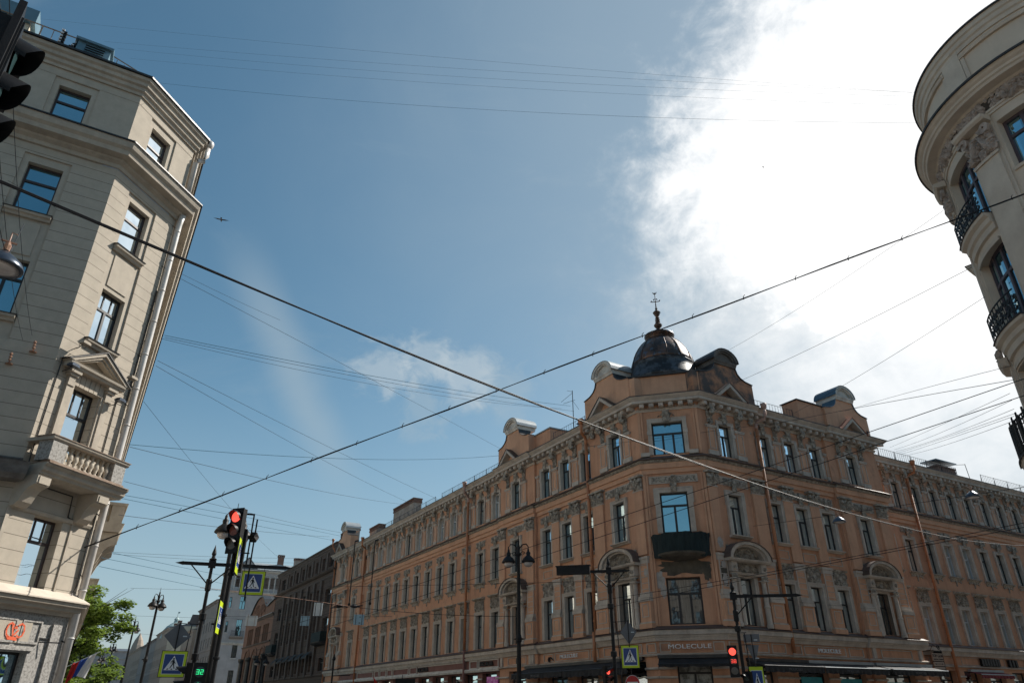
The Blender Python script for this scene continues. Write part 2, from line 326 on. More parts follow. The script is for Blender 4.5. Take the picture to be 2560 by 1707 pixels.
    def scroll(s, u, o, z, r, w=.05, turns=1.4, flip=1, ph=0):
        n = int(9 * turns); pr = None; pts = []; f = []
        for i in range(n + 1):
            t = i / n; a_ = flip * t * turns * 2 * pi + ph; rr = r * (1 - .75 * t); ww = w * (1 - .5 * t)
            for q, oo in ((rr, 0), (rr, ww), (rr - ww, ww), (rr - ww, 0)): pts.append((u + q * cos(a_), o + oo, z + q * sin(a_)))
        for i in range(n):
            for k in range(3): f.append((i * 4 + k, i * 4 + 4 + k, i * 4 + 5 + k, i * 4 + 1 + k))
        s.add(pts, f)
    def carve(s, u0, u1, z0, z1, o, seed=1, dens=90, size=.07, depth=.08, sym=True, fill=None):
        """a field of carved leaves and curls, mirrored about its centre"""
        rnd = random.Random(seed); w = u1 - u0; h = z1 - z0; uc = (u0 + u1) / 2; n = int(dens * w * h / (2 if sym else 1)) + 2
        for i in range(n):
            x = rnd.uniform(0, w / 2) if sym else rnd.uniform(-w / 2, w / 2); z = rnd.uniform(z0 + size * .5, z1 - size * .5)
            if fill and not fill(x / (w / 2), (z - z0) / h): continue
            a_, c_ = size * rnd.uniform(.35, .6), size * rnd.uniform(.7, 1.25); ro = rnd.uniform(-1.3, 1.3); dd = depth * rnd.uniform(.5, 1.1)
            cl = rnd.random() < .18; rr = size * rnd.uniform(.7, 1.2)
            for sg_ in ((1, -1) if sym else (1,)):
                if cl: s.scroll(uc + sg_ * x, o, z, rr, size * .45, 1.2, sg_, rnd.random() * 0)
                else: s.blob(uc + sg_ * x, o, z, a_, dd, c_, sg_ * ro)
    def build(s, name, m, parent=None, loc=(0, 0, 0), rot=0.0, smooth=False, link=True):
        me = bpy.data.meshes.new(name); me.from_pydata(s.v, [], s.f); me.validate()
        bm = bmesh.new(); bm.from_mesh(me); bmesh.ops.recalc_face_normals(bm, faces=bm.faces); bm.to_mesh(me); bm.free()
        me.materials.append(MATS[m] if isinstance(m, str) else m)
        if smooth:
            for p in me.polygons: p.use_smooth = True
        o = bpy.data.objects.new(name, me)
        if link: COL.objects.link(o)
        o.location = loc; o.rotation_euler = (0, 0, rot)
        if parent is not None: o.parent = parent
        return o
def tag(o, label=None, cat=None, group=None, kind=None):
    if label: o['label'] = label
    if cat: o['category'] = cat
    if group: o['group'] = group
    if kind: o['kind'] = kind
    return o
def empty(name, loc, label, cat, group=None, rot=0.0):
    o = bpy.data.objects.new(name, None); COL.objects.link(o); o.location = loc; o.rotation_euler = (0, 0, rot); o.empty_display_size = .3
    return tag(o, label, cat, group)
def dup(o, parent, loc, rot):
    c_ = o.copy(); COL.objects.link(c_); c_.parent = parent; c_.location = loc; c_.rotation_euler = (0, 0, rot)
    for ch in o.children:
        d = ch.copy(); COL.objects.link(d); d.parent = c_
        for g in ch.children: e = g.copy(); COL.objects.link(e); e.parent = d
    return c_
class Frame:
    """facade frame: origin P0 (x, y), azimuth of the outward normal; sg=-1 when u runs against the local x axis"""
    def __init__(s, P0, out_az, sg, base=(0, 0)):
        s.ey = Vector((sin(rad(out_az)), cos(rad(out_az)))); s.ex = Vector((s.ey.y, -s.ey.x)); s.sg = sg; s.P0 = Vector(P0); s.rot = atan2(s.ex.y, s.ex.x); s.base = Vector(base)
    def w(s, u, o, z): q = s.P0 + s.ex * (s.sg * u) + s.ey * o; return Vector((q.x, q.y, z))
    def loc(s, u=0, o=0, z=0): q = s.w(u, o, z); return (q.x - s.base.x, q.y - s.base.y, z)
    def mb(s): return MB(s.sg)
    def put(s, mb, name, m, parent, smooth=False): return mb.build(name, m, parent, s.loc(), s.rot, smooth)
def text(name, body, size, m, parent, loc, rot, depth=.03, sx=1.0, font_tilt=(pi / 2, 0)):
    cu_ = bpy.data.curves.new(name, 'FONT'); cu_.body = body; cu_.size = size; cu_.extrude = depth; cu_.align_x = 'CENTER'; cu_.align_y = 'CENTER'; cu_.offset = 0
    t = bpy.data.objects.new(name + '_tmp', cu_); COL.objects.link(t)
    dg = bpy.context.evaluated_depsgraph_get(); me = bpy.data.meshes.new_from_object(t.evaluated_get(dg)); bpy.data.objects.remove(t)
    for v in me.vertices: x, y, z = v.co; v.co = (x * sx, z, y)      # upright, facing +y after the half turn below
    for v in me.vertices: v.co.x = -v.co.x
    me.materials.clear(); me.materials.append(MATS[m]); o = bpy.data.objects.new(name, me); COL.objects.link(o); o.location = loc; o.rotation_euler = (0, 0, rot)
    if parent is not None: o.parent = parent
    return o
def ray(x, y):
    d = FW * F_PX + RT * (x - 1280) - UP * (y - 853.5); return d / hypot(d.x, d.y)
def at(x, y, D): return EYE + ray(x, y) * D
def azp(az, D, z=0): return Vector((sin(rad(az)) * D, cos(rad(az)) * D, z))
def azt(az, t, D): return Vector((sin(rad(az)) * D, cos(rad(az)) * D, 1.6 + t * D))
# ------------------------------------------------------------------ windows
WT = {}
def win_proto(key, w, h, frame, glass, transom=.68, mull=1, fw=.075, upper=0, dep=.06):
    """window > pane; origin at the middle of the sill, y=0 is the frame's outer face"""
    if key in WT: return WT[key]
    m = MB(); x = w / 2
    m.box(-x, -x + fw, -dep, 0, 0, h); m.box(x - fw, x, -dep, 0, 0, h); m.box(-x + fw, x - fw, -dep, 0, 0, fw); m.box(-x + fw, x - fw, -dep, 0, h - fw, h)
    zt = h * transom
    if transom < 1: m.box(-x + fw, x - fw, -dep, .01, zt - fw * .6, zt + fw * .6)
    for i in range(mull):
        c_ = -x + w * (i + 1) / (mull + 1); m.box(c_ - fw * .65, c_ + fw * .65, -dep, .008, fw, (zt - fw * .6) if transom < 1 else h - fw)
    for i in range(upper):
        c_ = -x + w * (i + 1) / (upper + 1); m.box(c_ - fw * .3, c_ + fw * .3, -dep, -.01, zt + fw * .6, h - fw)
    o = m.build('window', frame, None, link=False)
    g = MB(); g.quad((-x + fw * .5, -dep * .7, fw * .5), (x - fw * .5, -dep * .7, fw * .5), (x - fw * .5, -dep * .7, h - fw * .5), (-x + fw * .5, -dep * .7, h - fw * .5))
    p = g.build('pane', glass, None, link=False)
    WT[key] = (o, p); return WT[key]
def place_win(proto, parent, loc, rot, extra=None):
    o, p = proto; a_ = o.copy(); COL.objects.link(a_); a_.parent = parent; a_.location = loc; a_.rotation_euler = (0, 0, rot)
    b = p.copy(); COL.objects.link(b); b.parent = a_
    if extra is not None: e = extra.copy(); COL.objects.link(e); e.parent = a_
    return a_
def architrave(m, w, h, z0=0, t=.2, d=.09, ears=True, o=0, reveal=.2):
    x = w / 2
    for s_ in (-1, 1): m.quad((s_ * x, o, z0), (s_ * x, o, z0 + h), (s_ * x, o - reveal, z0 + h), (s_ * x, o - reveal, z0))
    for zz in (z0, z0 + h): m.quad((-x, o, zz), (x, o, zz), (x, o - reveal, zz), (-x, o - reveal, zz))
    for s_ in (-1, 1):
        m.box(s_ * x, s_ * (x + t), o, o + d, z0, z0 + h + t); m.box(s_ * (x + t * .72), s_ * (x + t), o + d, o + d + .03, z0, z0 + h + t)
        if ears: m.box(s_ * (x + t), s_ * (x + t + .06), o, o + d, z0 + h * .72, z0 + h + t)
    m.box(-x, x, o, o + d, z0 + h, z0 + h + t); m.box(-x - t * .7, x + t * .7, o + d, o + d + .03, z0 + h + t * .72, z0 + h + t)

# ------------------------------------------------------------------ the big orange corner building
ob = empty('corner_building', (8.05, 42.54, 0), 'long orange stucco corner building with carved trim, arched shopfronts and a small dark dome', 'building')
BASE = (8.054, 42.544)
FL = Frame((8.054, 42.544), -30.3 - 90, 1, BASE)      # left-hand street front, u runs away to the left
FC = Frame((8.054, 42.544), 194.5, -1, BASE)          # cut-off corner front, u runs to the right
FR = Frame((11.687, 41.605), 149.3, -1, BASE)         # right-hand street front
M_ = .414
Z_F2, Z_F3, Z_F4 = 5.53, 10.5, 15.4
H2, H3, H4 = 2.55, 2.48, 2.1
WW = 1.12
# window lists: (frame, u, plane out)
LW = [(2.45, 0, 'bay'), (6.0, -.2, 'mid'), (8.6, -.2, 'mid'), (11.2, -.2, 'mid'), (15.3, 0, 'bay')] + [(18.92 + 2.69 * k, -.2, 'wing') for k in range(14)] + [(58.6, 0, 'bay')]
RW = [(2.2, 0, 'bay'), (5.95, -.2, 'mid'), (8.5, -.2, 'mid'), (11.05, -.2, 'mid'), (14.78, 0, 'bay')]
WP = -2.5
RW2 = [(21.15 + 2.57 * k, WP, 'wing') for k in range(10)]
def holes(ws, rev=.3):
    hs = []
    for u, o, t in ws:
        for z, h in ((Z_F2, H2), (Z_F3, H3), (Z_F4, H4)): hs.append((u - WW / 2, u + WW / 2, z, z + h, 0))
    return hs
def walls(fr, secs, ws, name='wall', zt=19.0):
    m = fr.mb()
    for u0, u1, o in secs:
        m.wall(u0, u1, 4.9, zt, o, holes([w for w in ws if u0 < w[0] < u1 and abs(w[1] - o) < .01]))
    for (a_, b_) in zip(secs, secs[1:]):
        m.quad((a_[1], a_[2], 0), (a_[1], b_[2], 0), (a_[1], b_[2], zt), (a_[1], a_[2], zt))
    return m
mL = walls(FL, [(0, 5.25, 0), (5.25, 12.55, -.2), (12.55, 17.85, 0), (17.85, 56.3, -.2), (56.3, 61.7, 0)], LW)
mL.quad((61.7, 0, 0), (61.7, -12, 0), (61.7, -12, 19), (61.7, 0, 19))
FL.put(mL, 'wall', 'orange_plaster', ob)
mR = walls(FR, [(0, 4.9, 0), (4.9, 12.25, -.2), (12.25, 17.9, 0), (17.9, 48, WP)], RW + RW2)
FR.put(mR, 'wall', 'orange_plaster', ob)
mC = FC.mb(); CH = [(.80, 2.73, 5.55, 8.08, .35), (.92, 2.56, 10.6, 13.0, 0), (.83, 2.75, 15.4, 17.5, 0)]
mC.wall(0, 3.752, 4.9, 19.0, 0, CH); FC.put(mC, 'wall', 'orange_plaster', ob)
# --- carved / moulded pieces shared by the windows
def surround(kind):
    m = MB(); g = MB()
    return m
SUR = {}
def mk(name, fn, matn):
    m = MB(); fn(m); SUR[name] = m.build('surround', matn, None, link=False)
R_ = .2
def f4_wing(m):      # window top floor: architrave with key cluster
    architrave(m, WW, H4, 0, .2, .09, False, R_); m.box(-WW / 2 - .26, -WW / 2, R_ + .09, R_ + .13, H4 * .62, H4 * .74); m.box(WW / 2, WW / 2 + .26, R_ + .09, R_ + .13, H4 * .62, H4 * .74)
def f3_wing(m):
    architrave(m, WW, H3, 0, .22, .1, True, R_)
def f2_wing(m):
    architrave(m, WW, H2, 0, .24, .1, True, R_)
for n_, f_ in (('f4', f4_wing), ('f3', f3_wing), ('f2', f2_wing)): mk(n_, f_, 'cream_trim')
def orn(name, fn):
    m = MB(); fn(m); SUR[name] = m.build('ornament', 'carved_stone', None, link=False)
def o4(m):
    m.carve(-.5, .5, H4 + .22, H4 + .62, R_, 11, 110, .10, .12, fill=lambda x, z: z < 1 - .75 * x); m.box(-.15, .15, R_ + .02, R_ + .16, H4 + .0, H4 + .72); m.carve(-.2, .2, H4 - .05, H4 + .8, R_ + .12, 12, 160, .09, .1)
def o3(m):
    m.box(-.78, .78, R_, R_ + .05, H3 + .50, H3 + .98); m.carve(-.72, .72, H3 + .54, H3 + .94, R_ + .05, 21, 120, .10, .07)
    m.box(-.1, .1, R_ + .05, R_ + .16, H3 + .18, H3 + .98); m.carve(-.15, .15, H3 + .12, H3 + .75, R_ + .13, 22, 150, .085, .09); m.scroll(0, R_ + .12, H3 + .78, .17, .06, 1.6)
def o3s(m):          # sill with scrolled apron
    m.mould(-.9, .9, [(R_ - .3, -.16), (R_ + .08, -.16), (R_ + .16, -.06), (R_ + .28, -.02), (R_ + .28, .03), (R_ - .3, .06)])
    for s_ in (-1, 1): m.scroll(s_ * .68, R_, -.30, .13, .05, 1.3, s_); m.blob(s_ * .42, R_, -.26, .22, .07, .08)
    m.scroll(0, R_ + .02, -.36, .15, .06, 1.6); m.blob(0, R_, -.55, .1, .08, .12); m.box(-.7, .7, R_, R_ + .05, -.3, -.16)
def o2(m):           # carved head under a little cornice
    m.mould(-.86, .86, [(R_, H2 + 1.12), (R_ + .14, H2 + 1.12), (R_ + .34, H2 + 1.22), (R_ + .36, H2 + 1.29), (R_, H2 + 1.36)])
    m.box(-.72, .72, R_, R_ + .06, H2 + .26, H2 + 1.12); m.carve(-.72, .72, H2 + .3, H2 + 1.1, R_ + .06, 31, 95, .13, .13, fill=lambda x, z: z > .15 * x)
    for s_ in (-1, 1): m.scroll(s_ * .72, R_ + .04, H2 + .42, .13, .06, 1.3, s_)
def o2m(m):
    m.mould(-.8, .8, [(R_, H2 + 1.1), (R_ + .1, H2 + 1.1), (R_ + .16, H2 + 1.2), (R_, H2 + 1.24)])
    m.carve(-.62, .62, H2 + .22, H2 + 1.1, R_ + .02, 33, 85, .13, .13); m.box(-.66, .66, R_, R_ + .05, H2 + .22, H2 + 1.1)
for n_, f_ in (('o4', o4), ('o3', o3), ('o3s', o3s), ('o2', o2), ('o2m', o2m)): orn(n_, f_)
DK = dict(f2=win_proto('d2', WW, H2, 'dark_frame', 'window_glass', .66), f3=win_proto('d3', WW, H3, 'dark_frame', 'window_glass', .66), f4=win_proto('d4', WW, H4, 'dark_frame', 'window_glass', .66))
WH = dict(f2=win_proto('w2', WW, H2, 'white_frame', 'window_glass', .66), f3=win_proto('w3', WW, H3, 'white_frame', 'window_glass', .66), f4=win_proto('w4', WW, H4, 'white_frame', 'window_glass', .66))
SK = dict(f2=win_proto('s2', WW, H2, 'dark_frame', 'curtain_glass', .66), f3=win_proto('s3', WW, H3, 'dark_frame', 'sky_glass', .66), f4=win_proto('s4', WW, H4, 'dark_frame', 'sky_glass', .66))
CU = dict(f2=win_proto('k2', WW, H2, 'dark_frame', 'curtain_glass', .66), f3=win_proto('k3', WW, H3, 'dark_frame', 'curtain_glass', .7), f4=win_proto('k4', WW, H4, 'brown_frame', 'window_glass', .6))
rw = random.Random(5)
def put_windows(fr, ws, side):
    for i, (u, o, t) in enumerate(ws):
        for fl, z in (('f2', Z_F2), ('f3', Z_F3), ('f4', Z_F4)):
            if side == 'R2' and (i > {'f2': 6, 'f3': 7, 'f4': 9}[fl]): continue
            pr = DK[fl]
            if side == 'L' and fl == 'f4' and t == 'wing' and i in (5, 7, 8, 9, 10, 11, 13, 14, 15): pr = WH[fl]
            if side == 'R2' and fl == 'f2': pr = WH[fl]
            if side == 'R2' and fl == 'f3' and i in (3, 4): pr = WH[fl]
            if side == 'L' and i < 5 and fl != 'f2': pr = SK[fl]
            if side == 'L' and i in (0, 2, 3) and fl == 'f2': pr = SK[fl]
            if side == 'L' and t == 'wing' and i == 17 or (side == 'R2' and i == 0 and fl == 'f4'): continue
            if pr is DK[fl] and rw.random() < .22: pr = CU[fl]
            w = place_win(pr, ob, fr.loc(u, o - R_, z), fr.rot)
            for k in ((fl,) + (('o2m' if t == 'mid' else 'o2',) if fl == 'f2' and t != 'bay' else ('o3',) + (('o3s',) if t == 'wing' else ()) if fl == 'f3' else ('o4',) if fl == 'f4' else ())):
                e = SUR[k].copy(); COL.objects.link(e); e.parent = w
put_windows(FL, LW, 'L'); put_windows(FR, RW, 'R'); put_windows(FR, RW2, 'R2')
# the last few windows, hidden behind a downpipe, as one piece
m = FL.mb()
for z, h in ((Z_F2, H2), (Z_F3, H3), (Z_F4, H4)):
    m.box(LW[18][0] - WW / 2, LW[18][0] + WW / 2, -.5, -.47, z, z + h); m.box(LW[18][0] - .04, LW[18][0] + .04, -.47, -.42, z, z + h); m.box(LW[18][0] - WW / 2, LW[18][0] + WW / 2, -.47, -.42, z + h * .65, z + h * .7)
tag(FL.put(m, 'window', 'dark_frame', ob), kind='stuff')
# corner windows
def cwin(w, h, glass, u, o, z, tr, mull):
    place_win(win_proto(('c', w, h, glass), w, h, 'dark_frame', glass, tr, mull, .1), ob, FC.loc(u, o, z), FC.rot)
cwin(1.93, 2.53, 'curtain_glass', 1.765, -.3, 5.55, .66, 2); cwin(1.64, 2.4, 'blue_glass', 1.74, -.2, 10.6, .68, 1); cwin(1.92, 2.1, 'blue_glass', 1.79, -.2, 15.4, .66, 2)
m = FC.mb(); m.off = (1.74, 0, 10.6); architrave(m, 1.64, 2.4, 0, .3, .1, True)
m.off = (1.79, 0, 15.4); architrave(m, 1.92, 2.1, 0, .26, .1, False)
for s_ in (-1, 1): m.box(s_ * .96, s_ * 1.26, .1, .14, 1.3, 1.55); m.box(s_ * 1.2, s_ * 1.75, 0, .2, -.1, .14)
m.off = (0, 0, 0); m.box(.36, 3.28, 0, .05, 13.56, 14.02); m.mould(.36, 3.28, [(.05, 13.56), (.09, 13.56), (.09, 13.61), (.05, 13.61)]); m.mould(.36, 3.28, [(.05, 13.97), (.09, 13.97), (.09, 14.02), (.05, 14.02)])
FC.put(m, 'surround', 'cream_trim', ob)
m = FC.mb(); m.carve(.45, 3.2, 13.63, 13.96, .05, 41, 110, .1, .06); m.off = (1.8, 0, 0); m.box(-.16, .16, .06, .2, 13.05, 13.7); m.carve(-.18, .18, 13.1, 13.95, .18, 42, 120, .1, .1); m.scroll(0, .16, 13.85, .24, .08, 1.3)
m.box(-.17, .17, .1, .22, 17.5, 18.2); m.carve(-.22, .22, 17.45, 18.25, .2, 43, 120, .1, .1); m.carve(-.75, .75, 17.85, 18.2, .02, 44, 90, .1, .1, fill=lambda x, z: z < 1 - x)
FC.put(m, 'ornament', 'carved_stone', ob)

# --- horizontal mouldings
def run(name, matn, prof, zones, cap=0):
    """zones: list of (frame, u0, u1, plane, m0, m1)"""
    for fr, u0, u1, pl, m0, m1 in zones:
        m = fr.mb(); m.off = (0, pl, 0); m.mould(u0, u1, prof, m0, m1); fr.put(m, name, matn, ob)
def zones(e=.0):
    return [(FL, 0, 5.25 + e, 0, -M_, 0), (FL, 5.25 + e, 12.55 - e, -.2, 0, 0), (FL, 12.55 - e, 17.85 + e, 0, 0, 0), (FL, 17.85 + e, 56.3 - e, -.2, 0, 0), (FL, 56.3 - e, 61.7, 0, 0, 1),
            (FC, 0, 3.752, 0, -M_, M_), (FR, 0, 4.9 + e, 0, -M_, 0), (FR, 4.9 + e, 12.25 - e, -.2, 0, 0), (FR, 12.25 - e, 17.9, 0, 0, 1), (FR, 17.9, 48, WP, 0, 0)]
def merged(name, matn, profs, e=.0, zs=None):
    for fr in (FL, FC, FR):
        for f2, u0, u1, pl, m0, m1 in (zs or zones(e)):
            if f2 is not fr: continue
            m = fr.mb(); m.off = (0, pl, 0)
            for pr in profs: m.mould(u0, u1, pr, m0, m1)
            fr.put(m, name, matn, ob)
merged('cornice', 'cream_trim', [[(0, 18.28), (.07, 18.28), (.07, 18.36), (.12, 18.4), (.12, 18.44), (0, 18.44)],
                                [(0, 18.72), (.56, 18.72), (.56, 18.92), (.62, 18.93), (.63, 18.97), (.72, 19.04), (.76, 19.14), (.3, 19.2), (0, 19.2)]], .12)
merged('eaves_flashing', 'dark_metal', [[(-.6, 19.21), (.76, 19.13), (.80, 19.12), (.80, 19.17), (-.6, 19.5)]], .14)
merged('string_course', 'carved_stone', [[(0, 14.86), (.2, 14.86), (.28, 14.93), (.28, 15.02), (0, 15.02)]], .02)
merged('window_ledge', 'brown_ledge', [[(0, 15.03), (.4, 15.03), (.42, 15.07), (.02, 15.3), (0, 15.3)]], .05)
merged('architrave_band', 'orange_plaster_light', [[(0, 14.2), (.10, 14.2), (.10, 14.49), (.19, 14.5), (.19, 14.84), (0, 14.85)]], .05)
merged('string_course', 'cream_trim', [[(0, 4.9), (.22, 4.9), (.26, 5.0), (.34, 5.03), (.34, 5.27), (0, 5.27)], [(0, 4.72), (.14, 4.72), (.19, 4.86), (.19, 4.895), (0, 4.895)], [(0, 3.98), (.14, 3.98), (.18, 4.05), (.1, 4.1), (0, 4.1)]], .1)
merged('ledge_flashing', 'brown_ledge', [[(0, 5.275), (.38, 5.275), (.40, 5.3), (.02, 5.5), (0, 5.5)]], .12)
# egg-and-dart row, modillions, big brackets
def beads(fr, m, u0, u1, pl, z, r=.055, p=.17, o=.15):
    n = int((u1 - u0) / p)
    for i in range(n): m.blob(u0 + p * (i + .5), pl + o - .04, z, r * .8, .07, r)
def modil(m, u, pl): m.box(u - .15, u + .15, pl + .02, pl + .46, 18.46, 18.71); m.box(u - .10, u + .10, pl + .46, pl + .49, 18.50, 18.67)
for fr in (FL, FC, FR):
    mb_, ml_ = fr.mb(), fr.mb()
    for f2, u0, u1, pl, m0, m1 in zones():
        if f2 is not fr: continue
        beads(fr, mb_, u0, u1, pl, 18.5); beads(fr, mb_, u0, u1, pl, 14.94, .045, .13, .3)
        n = max(2, round((u1 - u0) / .66))
        if fr is FC: us = [.35 + .61 * i for i in range(6)]
        else: us = [u0 + (u1 - u0) * (i + .5) / n for i in range(n)]
        for u in us: modil(ml_, u, pl)
    fr.put(mb_, 'bead_row', 'carved_stone', ob); fr.put(ml_, 'modillion_row', 'cream_trim', ob)
# --- top-floor piers: panel, base, cap, console bracket above
def pier(fr, u, pl, w=.72, br=True):
    mt, mo, mc = fr.mb(), fr.mb(), fr.mb()
    mt.box(u - w / 2 - .04, u + w / 2 + .04, pl, pl + .12, 15.32, 15.62); mt.box(u - w / 2 - .04, u + w / 2 + .04, pl, pl + .14, 17.1, 17.28); mt.box(u - w / 2 - .08, u + w / 2 + .08, pl, pl + .17, 17.2, 17.28)
    for z0, z1, a_, b_ in ((15.72, 15.77, -1, 1), (16.98, 17.03, -1, 1)): mt.box(u - w * .36, u + w * .36, pl + .075, pl + .105, z0, z1)
    for s_ in (-1, 1): mt.box(u + s_ * w * .36, u + s_ * (w * .36 - .05), pl + .075, pl + .105, 15.77, 16.98)
    mo.box(u - w / 2, u + w / 2, pl, pl + .075, 15.62, 17.1)
    if br:
        mc.box(u - .2, u + .2, pl + .03, pl + .42, 18.3, 18.7); mc.scroll(u, pl + .36, 18.2, .22, .1, 1.5); mc.carve(u - .2, u + .2, 17.35, 18.35, pl + .05, int(u * 7) % 5 + 50, 110, .1, .16); mc.blob(u, pl + .12, 17.42, .13, .14, .12); mc.blob(u, pl + .3, 18.1, .22, .24, .2); mc.box(u - .12, u + .12, pl, pl + .1, 17.35, 18.1)
    p_ = fr.put(mt, 'pier', 'cream_trim', ob); mo.build('pier_panel', 'orange_plaster_light', p_)
    if br: mc.build('console_bracket', 'carved_stone', p_)
def pilaster(mo, mt, mc, u0, u1, pl, wide=True, f2=True):
    """giant order: capital 13.3-14.2, shaft to 9.4, panelled lower half down to the ledge"""
    c_ = (u0 + u1) / 2; w = u1 - u0
    mo.box(u0, u1, pl, pl + .14, 9.45, 13.28)
    mt.box(u0 - .03, u1 + .03, pl, pl + .17, 13.24, 13.31)
    mc.box(u0 + .03, u1 - .03, pl, pl + .16, 13.31, 14.05); mc.box(u0 - .14, u1 + .14, pl, pl + .34, 14.08, 14.19)
    mc.carve(u0, u1, 13.32, 13.8, pl + .15, 61, 130, .12, .12)
    for s_ in (-1, 1): mc.scroll(c_ + s_ * w * .42, pl + .2, 13.9, .17, .12, 1.5, s_); mc.blob(c_ + s_ * w * .2, pl + .2, 13.78, .1, .15, .2, s_ * .4)
    mc.blob(c_, pl + .2, 14.0, .12, .14, .12)
    if f2:
        mt.box(u0 - .05, u1 + .05, pl, pl + .2, 9.2, 9.34); mt.box(u0 - .02, u1 + .02, pl, pl + .16, 8.95, 9.2)
        mo.box(u0 + .02, u1 - .02, pl, pl + .13, 7.35, 8.95)
        for k in range(5): mt.box(u0 + .08, u1 - .08, pl + .13, pl + .155, 7.5 + .34 * k, 7.54 + .34 * k)
        for uu in (u0 + .02, u1 - .10): mt.box(uu, uu + .08, pl + .13, pl + .15, 7.35, 8.95)
        mt.box(u0 - .04, u1 + .04, pl, pl + .22, 7.15, 7.35); mt.box(u0 - .1, u1 + .1, pl, pl + .3, 7.05, 7.15)
        mt.box(u0 - .08, u1 + .08, pl, pl + .34, 6.84, 7.03)
        mo.box(u0 - .06, u1 + .06, pl, pl + .26, 5.75, 6.84)
        for a_, b_ in ((u0 + .12, u0 + .17), (u1 - .17, u1 - .12)): mt.box(a_, b_, pl + .26, pl + .285, 6.0, 6.72)
        for z_ in (6.0, 6.67): mt.box(u0 + .17, u1 - .17, pl + .26, pl + .285, z_, z_ + .05)
        mt.box(u0 - .1, u1 + .1, pl, pl + .3, 5.66, 5.75); mo.box(u0 - .14, u1 + .14, pl, pl + .34, 5.4, 5.66)
def arch_head(fr, u, name='pediment'):
    """segmental pediment on engaged columns over a bay window of the second storey"""
    h = empty('pediment', (0, 0, 0), None, None); h.parent = ob; h.location = fr.loc(u, 0, 0); h.rotation_euler = (0, 0, fr.rot)
    m = MB(fr.sg); n = 12; W, H, z0 = 1.72, 1.0, 9.08
    for r0, r1, o0, o1 in ((1, .84, 0, .62), (.84, .74, 0, .45)):
        pts = []; f = []
        for i in range(n + 1):
            a_ = pi * i / n
            for rr, oo in ((r0, o0), (r0, o1), (r1, o1), (r1, o0)): pts.append((W * rr * cos(a_), oo, z0 + H * rr * sin(a_)))
        for i in range(n):
            for k in range(4): f.append((i * 4 + k, i * 4 + 4 + k, i * 4 + 4 + (k + 1) % 4, i * 4 + (k + 1) % 4))
        f += [(0, 1, 2, 3), (n * 4 + 3, n * 4 + 2, n * 4 + 1, n * 4)]; m.add(pts, f)
    m.mould(-W, W, [(0, 8.92), (.5, 8.92), (.58, 9.0), (.6, 9.08), (0, 9.08)]); m.mould(-1.35, 1.35, [(0, 8.22), (.3, 8.22), (.36, 8.34), (0, 8.36)])
    for s_ in (-1, 1): m.box(s_ * .98, s_ * 1.42, 0, .4, 8.36, 8.92); m.box(s_ * .98, s_ * 1.45, 0, .42, 7.95, 8.02)
    for s_ in (-1, 1): m.lathe((s_ * 1.2, .2, 0), [(.2, 5.42), (.2, 5.6), (.16, 5.66), (.155, 6.5), (.18, 6.53), (.18, 6.6), (.15, 6.64), (.13, 7.85), (.16, 7.9), (.16, 7.96)], 12)
    m.off = (0, 0, Z_F2); architrave(m, WW, H2, 0, .2, .09, False); m.off = (0, 0, 0)
    m.build('moulding', 'cream_trim', h)
    m = MB(fr.sg); m.carve(-1.2, 1.2, 9.12, 9.95, .05, 71, 80, .14, .16, fill=lambda x, z: x * x + z * z < .85); m.carve(-1.0, 1.0, 8.4, 8.9, .04, 72, 90, .13, .16); m.box(-1.3, 1.3, 0, .04, 8.36, 9.9)
    m.blob(0, .12, 8.6, .2, .2, .28)
    for s_ in (-1, 1): m.carve(s_ * 1.2 - .22, s_ * 1.2 + .22, 7.95, 8.25, .3, 73, 150, .1, .12); m.scroll(s_ * 1.22, .42, 8.6, .16, .07, 1.4, s_)
    m.build('carving', 'carved_stone', h)
    m = MB(fr.sg); pts = []; n = 12
    for i in range(n + 1):
        a_ = pi * i / n
        for rr, oo in ((1.02, 0), (1.03, .68), (1.0, .68), (1.0, 0)): pts.append((W * rr * cos(a_), oo, z0 + (H + .01) * rr * sin(a_)))
    f = [(i * 4 + k, i * 4 + 4 + k, i * 4 + 4 + (k + 1) % 4, i * 4 + (k + 1) % 4) for i in range(n) for k in range(4)]; m.add(pts, f); m.build('flashing', 'brown_ledge', h)
def sills(m, u, pl, z=10.5):
    m.mould(u - .85, u + .85, [(pl - .3, z - .16), (pl + .12, z - .16), (pl + .2, z - .08), (pl + .3, z - .05), (pl + .3, z), (pl - .3, z + .02)])
